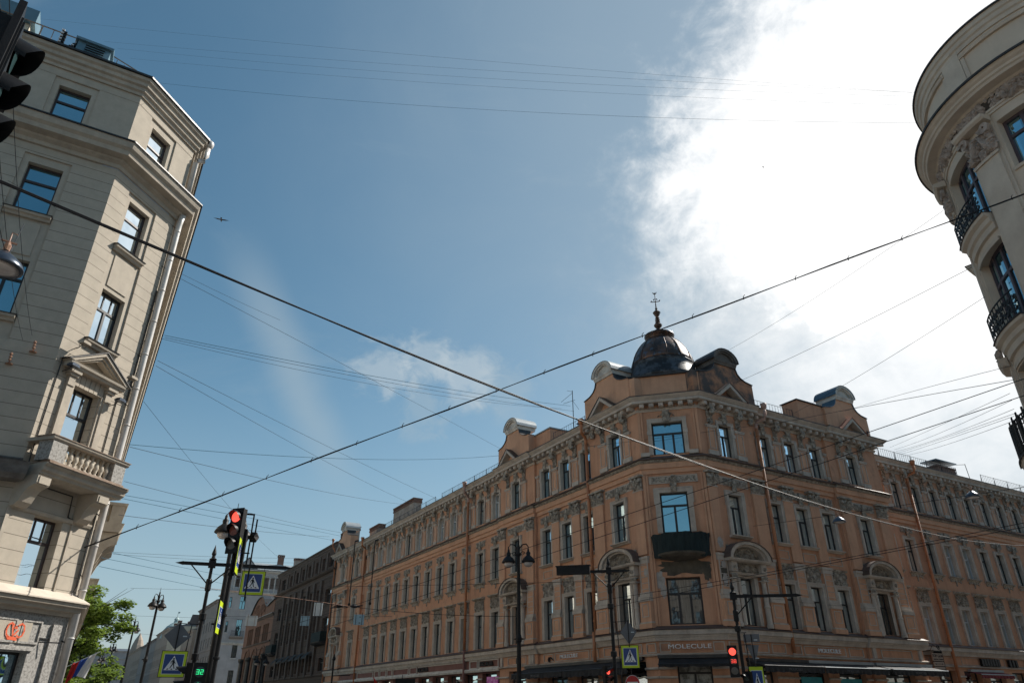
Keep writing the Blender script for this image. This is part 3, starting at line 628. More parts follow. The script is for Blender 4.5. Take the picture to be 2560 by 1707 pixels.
for fr, ws, pil, secs in ((FL, LW, [(.05, .85, 0), (4.0, 5.1, 0), (6.95, 7.85, -.2), (9.5, 10.4, -.2), (12.7, 13.6, 0), (16.95, 17.8, 0), (56.4, 57.1, 0), (60.4, 61.3, 0)], None),
                          (FR, RW + RW2, [(0, .72, 0), (3.75, 4.75, 0), (6.75, 7.65, -.2), (9.35, 10.25, -.2), (12.4, 13.35, 0), (16.4, 17.45, 0)], None)):
    mo, mt, mc = fr.mb(), fr.mb(), fr.mb()
    for u0, u1, pl in pil:
        po, pt, pc = fr.mb(), fr.mb(), fr.mb(); pilaster(po, pt, pc, u0, u1, pl)
        p = fr.put(po, 'pilaster', 'orange_plaster_light', ob); q = pt.build('banding', 'cream_trim', p); q = pc.build('capital', 'carved_stone', p)
    for i, (u, pl, t) in enumerate(ws):
        if t == 'wing':
            d = 2.69 if fr is FL else 2.57
            pier(fr, u + d / 2, pl, .62)
            if i == 5 and fr is FL: pier(fr, u - d / 2 + .45, pl, .3, False)
        elif t == 'mid': pier(fr, u - 1.3, pl, .7); (i == 3) and pier(fr, u + 1.1, pl, .35, False)
        else: pier(fr, u - 1.25, pl, .75); pier(fr, u + 1.25, pl, .75)
        if t != 'wing': sills(mt, u, pl)
        if t == 'mid':
            for a_, b_, c_, d_ in ((-.62, .62, 9.55, 9.6), (-.62, .62, 10.05, 10.1), (-.62, -.57, 9.6, 10.05), (.57, .62, 9.6, 10.05)): mt.box(u + a_, u + b_, pl, pl + .04, c_, d_)
        if t == 'bay': arch_head(fr, u); mc.carve(u - 1.3, u + 1.3, 13.55, 13.98, pl + .03, 81, 90, .1, .06); mt.box(u - 1.35, u + 1.35, pl, pl + .03, 13.5, 14.03)
        if t == 'mid': mc.carve(u - .8, u + .8, 13.5, 13.98, pl + .03, 82, 90, .1, .06)
    fr.put(mt, 'window_sills', 'cream_trim', ob); fr.put(mc, 'frieze_carving', 'carved_stone', ob)
m = FC.mb()
for a_, b_ in ((-.0, .16), (.2, .3), (3.45, 3.55), (3.6, 3.752)): m.box(a_, b_, 0, .08, 5.5, 14.18); m.box(a_, b_, 0, .08, 15.32, 18.27)
FC.put(m, 'corner_strips', 'orange_plaster_light', ob)
# --- little triangular gables on the cornice and the scrolled attic gables above
def gable(fr, u, o=.1, dark=False, sides=(1, 1), zbase=19.3):
    h = empty('attic_gable', (0, 0, 0), None, None); h.parent = ob; h.location = fr.loc(u, o, 0); h.rotation_euler = (0, 0, fr.rot)
    half = [(2.45, 20.8), (1.75, 20.92), (1.35, 21.1), (1.1, 21.35), (.95, 21.75)]
    prof = [(-x, z) for x, z in half] + [(x, z) for x, z in reversed(half)]
    if sides[0] == 0: prof = [(-2.45, 20.6)] + [(-1.75, 20.65), (-1.3, 20.9), (-1.1, 21.3), (-.95, 21.75)] + [(x, z) for x, z in reversed(half)]
    poly = [(-2.45, zbase)] + prof + [(2.45, zbase)]
    m = MB(fr.sg); k = len(poly)
    m.add([(x, 0, z) for x, z in poly] + [(x, -1.0, z) for x, z in poly], [tuple(range(k)), tuple(range(2 * k - 1, k - 1, -1))] + [(i, (i + 1) % k, k + (i + 1) % k, k + i) for i in range(k)])
    b = m.build('gable_wall', 'mould_gable' if dark else 'orange_plaster_light', h)
    m = MB(fr.sg)    # copings
    for i in range(1, k - 2):
        (x0, z0), (x1, z1) = poly[i], poly[i + 1]; L_ = hypot(x1 - x0, z1 - z0); nx, nz = (z0 - z1) / L_ * .05, (x1 - x0) / L_ * .05
        if abs(x1 - x0) > 1.7 and z0 > 21.6: continue
        pts = [(x0, .08, z0), (x1, .08, z1), (x1 + nx, .08, z1 + nz), (x0 + nx, .08, z0 + nz)]; m.add([(a_, .08, c_) for a_, _, c_ in pts] + [(a_, -1.08, c_) for a_, _, c_ in pts], [(0, 1, 2, 3), (7, 6, 5, 4), (0, 4, 5, 1), (1, 5, 6, 2), (2, 6, 7, 3), (3, 7, 4, 0)])
    m.build('coping', 'dark_metal' if not sides[1] == 2 else 'blue_tin', h)
    m = MB(fr.sg)    # arched head block
    m.mould(-1.02, 1.02, [(-1.5, 21.72), (.1, 21.72), (.14, 21.82), (.2, 21.9), (.22, 22.02), (-1.6, 22.02)])
    n = 12; W, H = 1.12, .86
    for r0, r1, o1, o0 in ((1, .82, .26, -1.6), (.82, .7, .16, -.1)):
        pts = []
        for i in range(n + 1):
            a_ = pi * i / n
            for rr, oo in ((r0, o0), (r0, o1), (r1, o1), (r1, o0)): pts.append((W * rr * cos(a_), oo, 22.02 + H * rr * sin(a_)))
        m.add(pts, [(i * 4 + q, i * 4 + 4 + q, i * 4 + 4 + (q + 1) % 4, i * 4 + (q + 1) % 4) for i in range(n) for q in range(4)] + [(0, 1, 2, 3), (n * 4 + 3, n * 4 + 2, n * 4 + 1, n * 4)])
    pts = [(W * .84 * cos(pi * i / n), .02, 22.02 + H * .84 * sin(pi * i / n)) for i in range(n + 1)]; m.add(pts + [(a_, -1.5, c_) for a_, _, c_ in pts], [tuple(range(n + 1)), tuple(range(2 * n + 1, n, -1))])
    m.build('arched_head', 'gable_head_dark' if dark else 'white_trim', h)
    m = MB(fr.sg)
    pts = []
    for i in range(n + 1):
        a_ = pi * i / n
        for rr, oo in ((1.0, -1.62), (1.0, .3), (1.045, .3), (1.045, -1.62)): pts.append((W * rr * cos(a_), oo, 22.02 + (H) * rr * sin(a_)))
    m.add(pts, [(i * 4 + q, i * 4 + 4 + q, i * 4 + 4 + (q + 1) % 4, i * 4 + (q + 1) % 4) for i in range(n) for q in range(4)])
    m.build('head_roof', {0: 'tin', 1: 'dark_metal', 2: 'blue_tin'}[sides[2] if len(sides) > 2 else 0], h)
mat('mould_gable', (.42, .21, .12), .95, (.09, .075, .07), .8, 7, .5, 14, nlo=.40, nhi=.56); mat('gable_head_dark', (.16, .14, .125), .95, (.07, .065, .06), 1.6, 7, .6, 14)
def ped(fr, u, pl=0, roof='dark_metal'):
    h = empty('cornice_gable', (0, 0, 0), None, None); h.parent = ob; h.location = fr.loc(u, pl, 0); h.rotation_euler = (0, 0, fr.rot)
    m = MB(fr.sg); A, T = (-1.38, 19.1), (0, 20.2)
    for s_ in (-1, 1):
        L_ = hypot(1.38, 1.1); nx, nz = 1.1 / L_ * .2, 1.38 / L_ * .2
        pts = [(s_ * 1.38, 19.12), (0, 20.22), (0, 19.95), (s_ * 1.06, 19.12)]
        m.add([(a_, .82, b_) for a_, b_ in pts] + [(a_, .2, b_) for a_, b_ in pts], [(0, 1, 2, 3), (7, 6, 5, 4), (0, 4, 5, 1), (1, 5, 6, 2), (2, 6, 7, 3), (3, 7, 4, 0)])
    m.mould(-1.1, 1.1, [(.2, 19.12), (.8, 19.12), (.8, 19.17), (.2, 19.17)])
    m.build('moulding', 'cream_trim', h)
    m = MB(fr.sg); m.add([(-1.15, .24, 19.15), (1.15, .24, 19.15), (0, .24, 20.05)], [(0, 1, 2)]); m.build('tympanum', 'orange_plaster', h)
    m = MB(fr.sg)
    for s_ in (-1, 1): m.add([(s_ * 1.5, .86, 19.12), (0, .86, 20.27), (0, -.4, 20.27), (s_ * 1.5, -.4, 19.4), (s_ * 1.5, .86, 19.08), (0, .86, 20.22), (0, -.4, 20.2), (s_ * 1.5, -.4, 19.3)], [(0, 1, 2, 3), (4, 5, 6, 7), (0, 1, 5, 4)])
    m.build('gable_roof', roof, h)
gable(FL, 2.7, .3, False, (1, 1, 0)); ped(FL, 2.75)
gable(FL, 15.3, .3, False, (1, 1, 0)); ped(FL, 15.5); gable(FL, 58.6, .3, False, (1, 1, 0)); ped(FL, 59)
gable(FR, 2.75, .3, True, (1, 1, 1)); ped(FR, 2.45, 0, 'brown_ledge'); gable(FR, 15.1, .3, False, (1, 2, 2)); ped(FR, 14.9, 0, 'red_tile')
# low attic wall round the corner under the dome
m = FC.mb(); m.box(.28, 3.45, -.6, -.02, 19.3, 20.75); m.box(-.35, .3, -1.2, .1, 19.3, 20.7); m.box(3.42, 4.1, -1.2, .1, 19.3, 20.85); FC.put(m, 'attic_wall', 'orange_plaster_light', ob)
m = FL.mb(); m.box(-.3, .9, -1.2, .28, 19.3, 20.62); FL.put(m, 'attic_wall', 'orange_plaster_light', ob)
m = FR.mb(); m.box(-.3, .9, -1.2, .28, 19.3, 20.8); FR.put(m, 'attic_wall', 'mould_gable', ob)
m = FC.mb(); m.box(-.4, 4.2, -1.3, .18, 20.74, 20.84); m.mould(.2, 3.5, [(-.05, 19.2), (.35, 19.2), (.35, 19.24), (-.05, 19.36)]); FC.put(m, 'coping', 'dark_metal', ob)
m = FR.mb(); m.box(9.9, 12.75, -1.2, .1, 19.2, 20.85); FR.put(m, 'attic_wall', 'orange_plaster', ob); m = FR.mb(); m.box(9.8, 12.8, -1.3, .2, 20.86, 20.93); FR.put(m, 'coping', 'dark_metal', ob)
m = FL.mb(); m.box(10.6, 12.9, -2.2, -.3, 19.2, 20.7); FL.put(m, 'attic_wall', 'orange_plaster', ob); m = FL.mb(); m.box(10.5, 13.0, -2.3, -.2, 20.71, 20.79); FL.put(m, 'coping', 'tin', ob)
# roofs
for fr, a_, b_, pl in ((FL, 4, 61.7, 0), (FR, 4, 17.9, 0), (FR, 17.9, 48, WP)):
    m = fr.mb(); m.add([(a_, pl + .5, 19.18), (b_, pl + .5, 19.18), (b_, pl - 6, 21.2), (a_, pl - 6, 21.2), (b_, pl - 12, 19.2), (a_, pl - 12, 19.2)], [(0, 1, 2, 3), (3, 2, 4, 5)]); fr.put(m, 'roof', 'roof_metal', ob)
m = FC.mb(); m.add([(-1.5, -1, 20.3), (5.2, -1, 20.3), (5.2, -8, 20.6), (-1.5, -8, 20.6)], [(0, 1, 2, 3)]); FC.put(m, 'roof', 'roof_metal', ob)
# dome
dm = empty('dome', (0, 0, 0), None, None); dm.parent = ob; dm.location = FC.loc(1.88, -2.6, 0); dm.rotation_euler = (0, 0, FC.rot)
m = MB(); m.lathe((0, 0, 0), [(2.75, 20.9), (2.55, 21.3), (2.28, 21.9), (2.2, 22.35), (2.25, 22.42)], 16); m.build('band', 'dome_band_metal', dm, smooth=True)
prof = [(2.17, 22.42), (2.12, 22.7), (2.02, 23.05), (1.86, 23.42), (1.64, 23.8), (1.38, 24.15), (1.1, 24.42), (.9, 24.58)]
m = MB(); m.lathe((0, 0, 0), prof, 48); m.build('shell', 'dome_copper', dm, smooth=True)
m = MB()
for k in range(14): a_ = 2 * pi * k / 14; m.tube([(r * 1.012 * cos(a_), r * 1.012 * sin(a_), z) for r, z in prof], .028, 5)
m.build('seams', 'dome_copper', dm)
m = MB(); m.lathe((0, 0, 0), [(.86, 24.5), (.84, 24.68), (.98, 24.76), (1.06, 24.88), (1.06, 24.96), (.9, 25.04), (.5, 25.18), (.36, 25.24)], 28); m.build('collar', 'dome_copper', dm, smooth=True)
m = MB(); m.lathe((0, 0, 0), [(.34, 25.2), (.3, 25.42), (.16, 25.5), (.14, 25.58), (.27, 25.74), (.3, 25.86), (.2, 25.98), (.13, 26.04), (.19, 26.1), (.11, 26.18), (.19, 26.26), (.1, 26.34), (.17, 26.42), (.1, 26.52), (.2, 26.7), (.29, 26.88), (.1, 27.08), (.06, 27.16), (.1, 27.22), (.05, 27.3), (.03, 27.8), (.025, 28.45)], 10)
m.box(-.27, .27, -.02, .02, 27.78, 27.83)
for s_ in (-1, 1): m.blob(s_ * .3, 0, 27.86, .05, .03, .09, .5); m.blob(s_ * .1, 0, 28.0, .05, .03, .09, s_ * .6); m.blob(s_ * .09, 0, 28.52, .04, .03, .12, -s_ * .5)
m.blob(0, 0, 28.5, .04, .04, .1); m.build('finial', 'dome_copper', dm)
# draped balcony on the corner
bal = empty('balcony', (0, 0, 0), None, None); bal.parent = ob; bal.location = FC.loc(1.87, 0, 0); bal.rotation_euler = (0, 0, FC.rot)
m = MB(FC.sg)
m.lathe((0, 0, 0), [(.3, 8.95), (1.2, 9.08), (1.42, 9.2), (1.46, 9.3)], 24, -.0, pi); m.build('slab', 'mould_dark', bal)
m = MB(FC.sg); rb = random.Random(3); n = 60; pts = []
zs = [9.12, 9.2, 9.45, 9.75, 10.05, 10.3, 10.42, 10.44]
for zi, z in enumerate(zs):
    for i in range(n + 1):
        a_ = pi * i / n; r = (1.62, .95)
        w = 1 + .02 * sin(i * 1.9 + zi * .3) + .022 * sin(i * .83 + zi) + rb.uniform(-.006, .006) + (-.03 if zi == 0 else 0) + (.02 if z > 10.25 else 0)
        pts.append((r[0] * w * cos(a_), r[1] * w * sin(a_), z + .05 * sin(i * .35) * (zi < 2) + .035 * sin(i * .5 + 1) * (zi > 5)))
m.add(pts, [(j * (n + 1) + i, j * (n + 1) + i + 1, (j + 1) * (n + 1) + i + 1, (j + 1) * (n + 1) + i) for j in range(len(zs) - 1) for i in range(n)]); m.build('drape', 'black_cloth', bal, smooth=True)
m = MB(FC.sg)
for k in range(17): a_ = pi * k / 16; m.tube([(1.56 * cos(a_), .9 * sin(a_), 9.25), (1.56 * cos(a_), .9 * sin(a_), 10.38)], .015, 4)
m.build('railing', 'black_iron', bal)
# damp and peeling patches round the corner balcony
def patch(fr, u0, u1, z0, z1, o, matn, seed, name='plaster_patch'):
    rd = random.Random(seed); n = 26; cx_, cz_ = (u0 + u1) / 2, (z0 + z1) / 2; m = fr.mb(); pts = []
    for i in range(n):
        a_ = 2 * pi * i / n; k = rd.uniform(.68, 1.06); e = abs(cos(a_)) ** 2.4 + abs(sin(a_)) ** 2.4; k /= e ** (1 / 2.4)
        pts.append((cx_ + (u1 - u0) / 2 * k * cos(a_), o, cz_ + (z1 - z0) / 2 * k * sin(a_)))
    m.add(pts, [tuple(range(n))]); fr.put(m, name, matn, ob)
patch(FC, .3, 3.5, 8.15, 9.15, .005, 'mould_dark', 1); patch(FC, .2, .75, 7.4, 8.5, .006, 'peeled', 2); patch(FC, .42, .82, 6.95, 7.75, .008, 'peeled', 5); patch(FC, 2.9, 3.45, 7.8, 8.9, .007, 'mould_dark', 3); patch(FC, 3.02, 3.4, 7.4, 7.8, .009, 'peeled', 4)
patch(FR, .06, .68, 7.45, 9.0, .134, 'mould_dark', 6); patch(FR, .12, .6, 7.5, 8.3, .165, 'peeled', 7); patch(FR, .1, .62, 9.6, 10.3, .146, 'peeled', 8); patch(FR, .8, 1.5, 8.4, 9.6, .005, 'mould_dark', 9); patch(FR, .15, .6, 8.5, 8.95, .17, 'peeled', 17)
patch(FL, .12, .45, 8.2, 8.7, .16, 'peeled', 10); 
# --- downpipes
def pipe(fr, u, o, ztop, zbot, matn, hook=0, top='drainpipe_pink', r=.11, zo=18.2, parent=ob, dx=-.35, dz=0):
    p = [(u + dx * hook, o + .62, ztop), (u + dx * hook, o + .62, ztop - .6), (u, o, zo - .1), (u, o, zo - .5)]
    m = fr.mb(); m.tube([(u, o, zbot), (u, o, zo - .45)], r, 10)
    for k in range(int((zo - zbot) / 1.55) + 1): z = zbot + .6 + 1.55 * k; m.tube([(u, o, z), (u, o, z + .05)], r * 1.18, 10); m.box(u - .02, u + .02, o - .25, o, z, z + .03)
    d = fr.put(m, 'downpipe', matn, parent, True)
    m = fr.mb(); m.tube([(u + dx * hook, o + .6, ztop + .1), (u + dx * hook, o + .6, ztop - .45), (u + dx * hook * .9, o + .55, ztop - .7), (u + dx * hook * .1, o + .05, zo), (u, o, zo - .15), (u, o, zo - .55)], r * .98, 10)
    m.lathe((u + dx * hook, o + .6, 0), [(r, ztop - .15), (r * 1.9, ztop + .15), (r * 2, ztop + .28)], 10); m.build('pipe_head', top, d, smooth=True)
pipe(FL, 5.4, .2, 19.1, 5.6, 'drainpipe_orange', 1, 'drainpipe_orange'); pipe(FL, 23.6, .12, 19.15, 5.6, 'drainpipe_orange', 1); pipe(FL, 50.5, .12, 19.1, 3, 'drainpipe_orange', 1, 'drainpipe_orange')
pipe(FR, 5.05, .2, 19.1, 4.2, 'drainpipe_orange', -1); pipe(FR, 25.25, WP + .3, 19.1, 0, 'drainpipe_orange', -1, 'drainpipe_orange')
m = FL.mb(); m.tube([(23.6, .12, 0), (23.6, .12, 5.6)], .115, 10); FL.put(m, 'downpipe', 'maroon_panel', ob, True)
m = FL.mb(); m.tube([(5.4, .35, 3.9), (5.4, .35, 5.6)], .1, 10); FL.put(m, 'downpipe', 'drainpipe_orange', ob, True)
# --- roof railings
def railing(fr, u0, u1, o, z, h=.75, step=.28, post=2.2, name='roof_railing', parent=ob, matn='cable_grey', tilt=.0):
    m = fr.mb(); n = int((u1 - u0) / step)
    for i in range(n + 1):
        u = u0 + (u1 - u0) * i / n; m.tube([(u, o, z), (u, o, z + h)], .012, 3, False)
    k = int((u1 - u0) / post)
    for i in range(k + 1):
        u = u0 + (u1 - u0) * i / k; m.tube([(u, o, z - .1), (u, o, z + h + .03)], .028, 4); m.tube([(u, o, z + h * .85), (u + .5, o - .4, z)], .018, 4)
    for zz in (z + h, z + .1): m.tube([(u0, o, zz), (u1, o, zz)], .018, 4)
    return fr.put(m, name, matn, parent)
railing(FL, 5.9, 10, -.2, 19.35); railing(FL, 18.5, 30, -.2, 19.35); railing(FL, 31.5, 48, -.2, 19.35); railing(FR, 5.8, 9.6, -.2, 19.35); railing(FR, 18.4, 34, WP - .1, 19.35, .95); railing(FR, 38, 47, WP - .1, 19.35, .95)
# --- chimneys
def chimney(fr, u0, u1, o0, o1, z0, z1, body, cap='brick', lid=None, teeth=True, parent=ob):
    m = fr.mb(); m.box(u0, u1, o0, o1, z0, z1 - .55); c_ = fr.put(m, 'chimney', body, parent)
    m = fr.mb(); m.box(u0 - .08, u1 + .08, o0 - .08, o1 + .08, z1 - .56, z1 - .42)
    n = max(2, int((u1 - u0) / .42))
    if teeth:
        for i in range(n + 1): u = u0 + (u1 - u0) * i / n; m.box(u - .09, u + .09, o0 - .04, o1 + .04, z1 - .42, z1 - .14)
        m.box(u0 - .1, u1 + .1, o0 - .1, o1 + .1, z1 - .14, z1)
    m.build('cap', cap, c_)
    if lid: m = fr.mb(); m.box(u0 - .2, u1 + .2, o0 - .2, o1 + .2, z1 + .01, z1 + .1); m.build('lid', lid, c_)
    return c_
chimney(FL, 44.5, 50.8, -4.2, -3.2, 19, 23.4, 'chimney_plaster'); chimney(FL, 54.6, 58, -3.6, -2.8, 19, 22.3, 'chimney_plaster'); chimney(FL, 7.1, 8.3, -2.4, -1.5, 19, 20.5, 'brick', 'brick', 'blue_tin', False)
chimney(FR, 36.5, 39.5, -6.6, -5.4, 19, 22.2, 'brick', 'brick', 'blue_tin', False); chimney(FL, 41.5, 43, -3.4, -3, 19, 21.5, 'tin', 'tin', None, False)
m = FL.mb(); m.box(35, 36.5, -2, -1.2, 19.2, 20.2); m.box(26, 27.6, -2, -1.2, 19.2, 20.15); FL.put(m, 'roof_hatch', 'dark_metal', ob)
# --- ground floor: piers, shop windows, fascias
def shop(fr, u0, u1, pl, wins, bodym='orange_plaster', trim='cream_trim', glassm='window_glass', glow=None):
    m = fr.mb(); m.wall(u0, u1, 0, 4.9, pl, [(a_, b_, .6, 3.75, .4) for a_, b_ in wins]); fr.put(m, 'ground_floor', bodym, ob)
    m = fr.mb(); edges = [u0] + [x for w in wins for x in w] + [u1]
    for a_, b_ in zip(edges[::2], edges[1::2]):
        for z in (.9, 1.55, 2.2, 2.85, 3.3): m.mould(a_, b_, [(pl, z), (pl + .1, z), (pl + .13, z + .06), (pl + .1, z + .12), (pl, z + .12)])
    fr.put(m, 'rustic_bands', trim, ob)
    for a_, b_ in wins:
        place_win(win_proto(('shop', round(b_ - a_, 2), glassm), round(b_ - a_, 2), 3.15, 'dark_frame', glassm, .8, 1 if b_ - a_ > 1.6 else 0, .09), ob, fr.loc((a_ + b_) / 2, pl - .36, .6), fr.rot)
shop(FL, 0, 5.25, 0, [(1.1, 3.9)]); shop(FL, 5.25, 12.55, -.2, [(5.9, 8.2), (9.2, 11.6)], glassm='curtain_glass'); shop(FL, 12.55, 17.85, 0, [(14.1, 16.5)])
shop(FC, 0, 3.752, 0, [(.95, 2.8)], glassm='shop_bright'); shop(FR, 0, 4.9, 0, [(1.3, 3.6)]); shop(FR, 4.9, 12.25, -.2, [(5.6, 8.2), (9.2, 11.7)]); shop(FR, 12.25, 17.9, 0, [(13.4, 16.4)])
shop(FR, 17.9, 48, WP, [(20 + 3.3 * k, 22.2 + 3.3 * k) for k in range(8)]); shop(FL, 17.85, 56.3, -.2, [(18.7 + 3.1 * k, 21 + 3.1 * k) for k in range(12)], 'maroon_panel', 'white_trim'); shop(FL, 56.3, 61.7, 0, [(57.6, 60.3)])
def panel(m, u0, u1, z0, z1, pl, t=.06, d=.05):
    m.box(u0, u1, pl, pl + d, z0, z0 + t); m.box(u0, u1, pl, pl + d, z1 - t, z1); m.box(u0, u0 + t, pl, pl + d, z0 + t, z1 - t); m.box(u1 - t, u1, pl, pl + d, z0 + t, z1 - t)
m = FC.mb(); panel(m, .12, .72, 4.14, 4.66, 0); panel(m, 3.0, 3.62, 4.14, 4.66, 0); FC.put(m, 'fascia_panels', 'cream_trim', ob)
m = FL.mb()
for a_, b_, pl in ((.1, .9, 0), (1.3, 3.4, 0), (3.9, 4.9, 0), (5.7, 6.5, -.2), (6.7, 10.6, -.2), (10.8, 12.0, -.2), (14.0, 16.6, 0)): panel(m, a_, b_, 4.14, 4.66, pl)
for u in (12.9, 13.25, 17.3): m.box(u, u + .3, 0, .12, 4.12, 4.7)
FL.put(m, 'fascia_panels', 'cream_trim', ob)
m = FR.mb()
for a_, b_, pl in ((.1, 1.0, 0), (1.3, 3.2, 0), (3.45, 4.6, 0), (5.4, 6.2, -.2), (6.4, 10.2, -.2), (10.5, 11.9, -.2), (13.4, 16.6, 0)): panel(m, a_, b_, 4.14, 4.66, pl)
for u in (12.5, 17.3): m.box(u, u + .3, 0, .12, 4.12, 4.7)
for k in range(8): panel(m, 20 + 3.3 * k, 22.6 + 3.3 * k, 4.14, 4.66, WP, .04, .03)
FR.put(m, 'fascia_panels', 'cream_trim', ob)
m = FL.mb(); m.box(17.9, 56.2, -.2, -.08, 4.1, 4.7); FL.put(m, 'fascia', 'maroon_panel', ob)
m = FL.mb()
for a_, b_ in ((18.1, 21.3), (21.5, 22.9), (23.9, 33.2), (33.5, 35.2), (35.5, 39.4), (39.7, 41), (41.3, 43), (43.3, 44.6), (45, 50)): panel(m, a_, b_, 4.1, 4.72, -.08, .09, .08)
m.mould(17.85, 56.3, [(-.08, 3.86), (.1, 3.86), (.14, 4.0), (.1, 4.1), (-.08, 4.1)]); m.mould(17.85, 56.3, [(-.08, 4.74), (.08, 4.74), (.16, 4.88), (-.08, 4.88)]); FL.put(m, 'fascia_frames', 'white_trim', ob)
m = FL.mb(); m.lathe((15.3, .02, 4.4), [(.2, -.0)], 4)
m = FL.mb(); m.blob(15.3, .02, 4.4, .17, .04, .28); m.blob(10.95, -.15, 4.36, .3, .12, .04, .5); m.blob(11.2, -.15, 4.3, .06, .2, .2); FL.put(m, 'fascia_fitting', 'letter_dark', ob)
# shop posters
m = FL.mb(); m.box(18.3, 20.1, -.14, -.11, 1.2, 3.5); FL.put(m, 'poster', 'poster_pink', ob)
m = FR.mb(); m.box(6.1, 7.9, -.5, -.47, .8, 3.0); m.box(9.3, 11.6, -.5, -.47, .8, 2.95); m.box(13.5, 16.3, -.3, -.27, .8, 2.8); FR.put(m, 'poster', 'poster_teal', ob)
# awnings
def awning(fr, u0, u1, pl, z1, z0, d, matn, rod=None, valance=.32, words=None, seed=1):
    m = fr.mb(); rd = random.Random(seed); n = int((u1 - u0) / .12) + 2
    m.add([(u0, pl + .03, z1), (u1, pl + .03, z1), (u1, pl + d, z0), (u0, pl + d, z0), (u0, pl + .03, z1 - .03), (u1, pl + .03, z1 - .03), (u1, pl + d, z0 - .03), (u0, pl + d, z0 - .03)], [(0, 1, 2, 3), (7, 6, 5, 4), (0, 3, 7, 4), (1, 5, 6, 2)])
    pts = []
    for i in range(n + 1): u = u0 + (u1 - u0) * i / n; w = .03 * sin(i * 1.7) + rd.uniform(-.012, .012); pts += [(u, pl + d + .01, z0 - .02), (u, pl + d + w, z0 - valance + .02 * sin(i * .9))]
    m.add(pts, [(2 * i, 2 * i + 2, 2 * i + 3, 2 * i + 1) for i in range(n)]); a_ = fr.put(m, 'awning', matn, ob)
    m = fr.mb(); m.box(u0 - .05, u1 + .05, pl, pl + .22, z1 - .02, z1 + .14); m.tube([(u0 - .03, pl + d, z0), (u1 + .03, pl + d, z0)], .035, 6); m.build('awning_rail', rod or 'dark_metal', a_)
    if words:
        for u in words: text('lettering', 'MOLECULE', .19, 'sign_grey', a_, (fr.sg * u, pl + d + .03, z0 - .17), 0, .006, 1.15)
awning(FC, .02, 3.7, .05, 3.86, 3.52, .9, 'awning_cloth', valance=.14)
awning(FL, 1.2, 7.6, .0, 3.85, 3.45, 1.3, 'awning_cloth', valance=.36, words=None, seed=2); awning(FL, 7.7, 13.9, .0, 3.85, 3.45, 1.3, 'awning_cloth', words=(10.8,), seed=3)
awning(FR, 1.3, 6.1, .0, 3.72, 3.45, 1.2, 'awning_cloth', words=(3.7,), seed=4); awning(FR, 6.2, 12.1, .0, 3.72, 3.45, 1.2, 'awning_cloth', 'tin', words=(8.6,), seed=5); awning(FR, 12.3, 18.0, .1, 3.72, 3.45, 1.2, 'awning_cloth', 'tin', words=(15.0,), seed=6)
awning(FR, 27.0, 31.4, WP + .1, 3.72, 3.5, .9, 'red_awning_cloth', 'tin', valance=.25, seed=7)
# --- signs on the facade (each a thing of its own)
def letters(fr, body, u, o, z, size, matn, label, sx=1.25, depth=.06, name='shop_sign', group=None, cat='sign'):
    w = fr.w(u, o, z); t = text(name, body, size, matn, None, tuple(w), fr.rot, depth, sx); tag(t, label, cat, group); return t
letters(FC, 'MOLECULE', 1.74, .24, 4.41, .315, 'letter_white', 'large white MOLECULE lettering on the cut corner above the black awning', 1.5)
letters(FL, 'MOLECULE', 8.75, .0, 4.4, .33, 'letter_white', 'small white MOLECULE lettering left of the corner, beside a downpipe', 1.25, .03)
letters(FR, 'MOLECULE', 8.45, .0, 4.4, .33, 'letter_white', 'white MOLECULE lettering on the right-hand street front', 1.25, .03)
letters(FL, 'ESCADA', 32.0, .04, 4.4, .5, 'letter_dark', 'dark ESCADA lettering on the long maroon fascia panel', 1.2)
letters(FL, 'ESCADA', 19.9, .04, 4.4, .46, 'letter_dark', 'dark ESCADA lettering beside the maroon downpipe, nearest the arched bay', 1.2)
tb = empty('hanging_sign', tuple(FR.w(22.3, WP + .8, 0)), 'beige barber shop sign of three stacked plates reading TOP GUN', 'sign', rot=FR.rot)
for i, (z0, z1) in enumerate(((4.28, 4.78), (3.95, 4.22), (3.45, 3.9))):
    m = MB(); m.box(-.62, .62, -.03, .03, z0, z1); b = m.build('plate', 'tan_plaster', tb)
text('lettering', 'TOP GUN', .27, 'letter_dark', tb, (0, .05, 4.6), 0, .008, 1.1); text('lettering', 'МУЖСКИЕ  СТРИЖКИ', .1, 'letter_dark', tb, (0, .05, 4.38), 0, .006, 1.0); text('lettering', 'BARBERSHOP', .2, 'letter_dark', tb, (0, .05, 3.68), 0, .008, 1.0)
m = MB(); m.box(-.42, .42, .03, .045, 4.07, 4.1); m.blob(-.4, .03, 4.085, .07, .02, .06); m.blob(.4, .03, 4.085, .07, .02, .06); m.build('emblem', 'letter_dark', tb)
m = MB(); m.box(.62, .68, -.8, .03, 4.9, 4.95); m.box(-.68, .68, -.02, .02, 4.9, 4.95); m.box(-.7, -.66, -.8, .02, 3.4, 4.95); m.scroll(-.35, 0, 5.15, .2, .05, 1.6); m.tube([(-.66, 0, 4.95), (.2, 0, 5.35), (.66, 0, 4.95)], .02, 5); m.build('bracket', 'black_iron', tb)
for nm, u0_, u1_, lab in (('shop_sign', 28.9, 31.5, 'long word of bulky black box letters above the red awning'), ('shop_sign', 32.7, 34.1, 'short word of bulky black box letters right of the long one'), ('shop_sign', 35.4, 38.0, 'black box letters on the wing, cut by the right picture edge')):
    m = FR.mb(); n = int((u1_ - u0_) / .36)
    for i in range(n):
        u = u0_ + (u1_ - u0_) * (i + .5) / n; m.box(u - .14, u + .14, WP + .08, WP + .24, 4.12, 4.62); m.box(u - .15, u + .15, WP + .09, WP + .13, 4.10, 4.64)
    o_ = m.build(nm, 'black_paint', None, tuple(FR.w(0, 0, 0)), FR.rot); tag(o_, lab, 'sign')
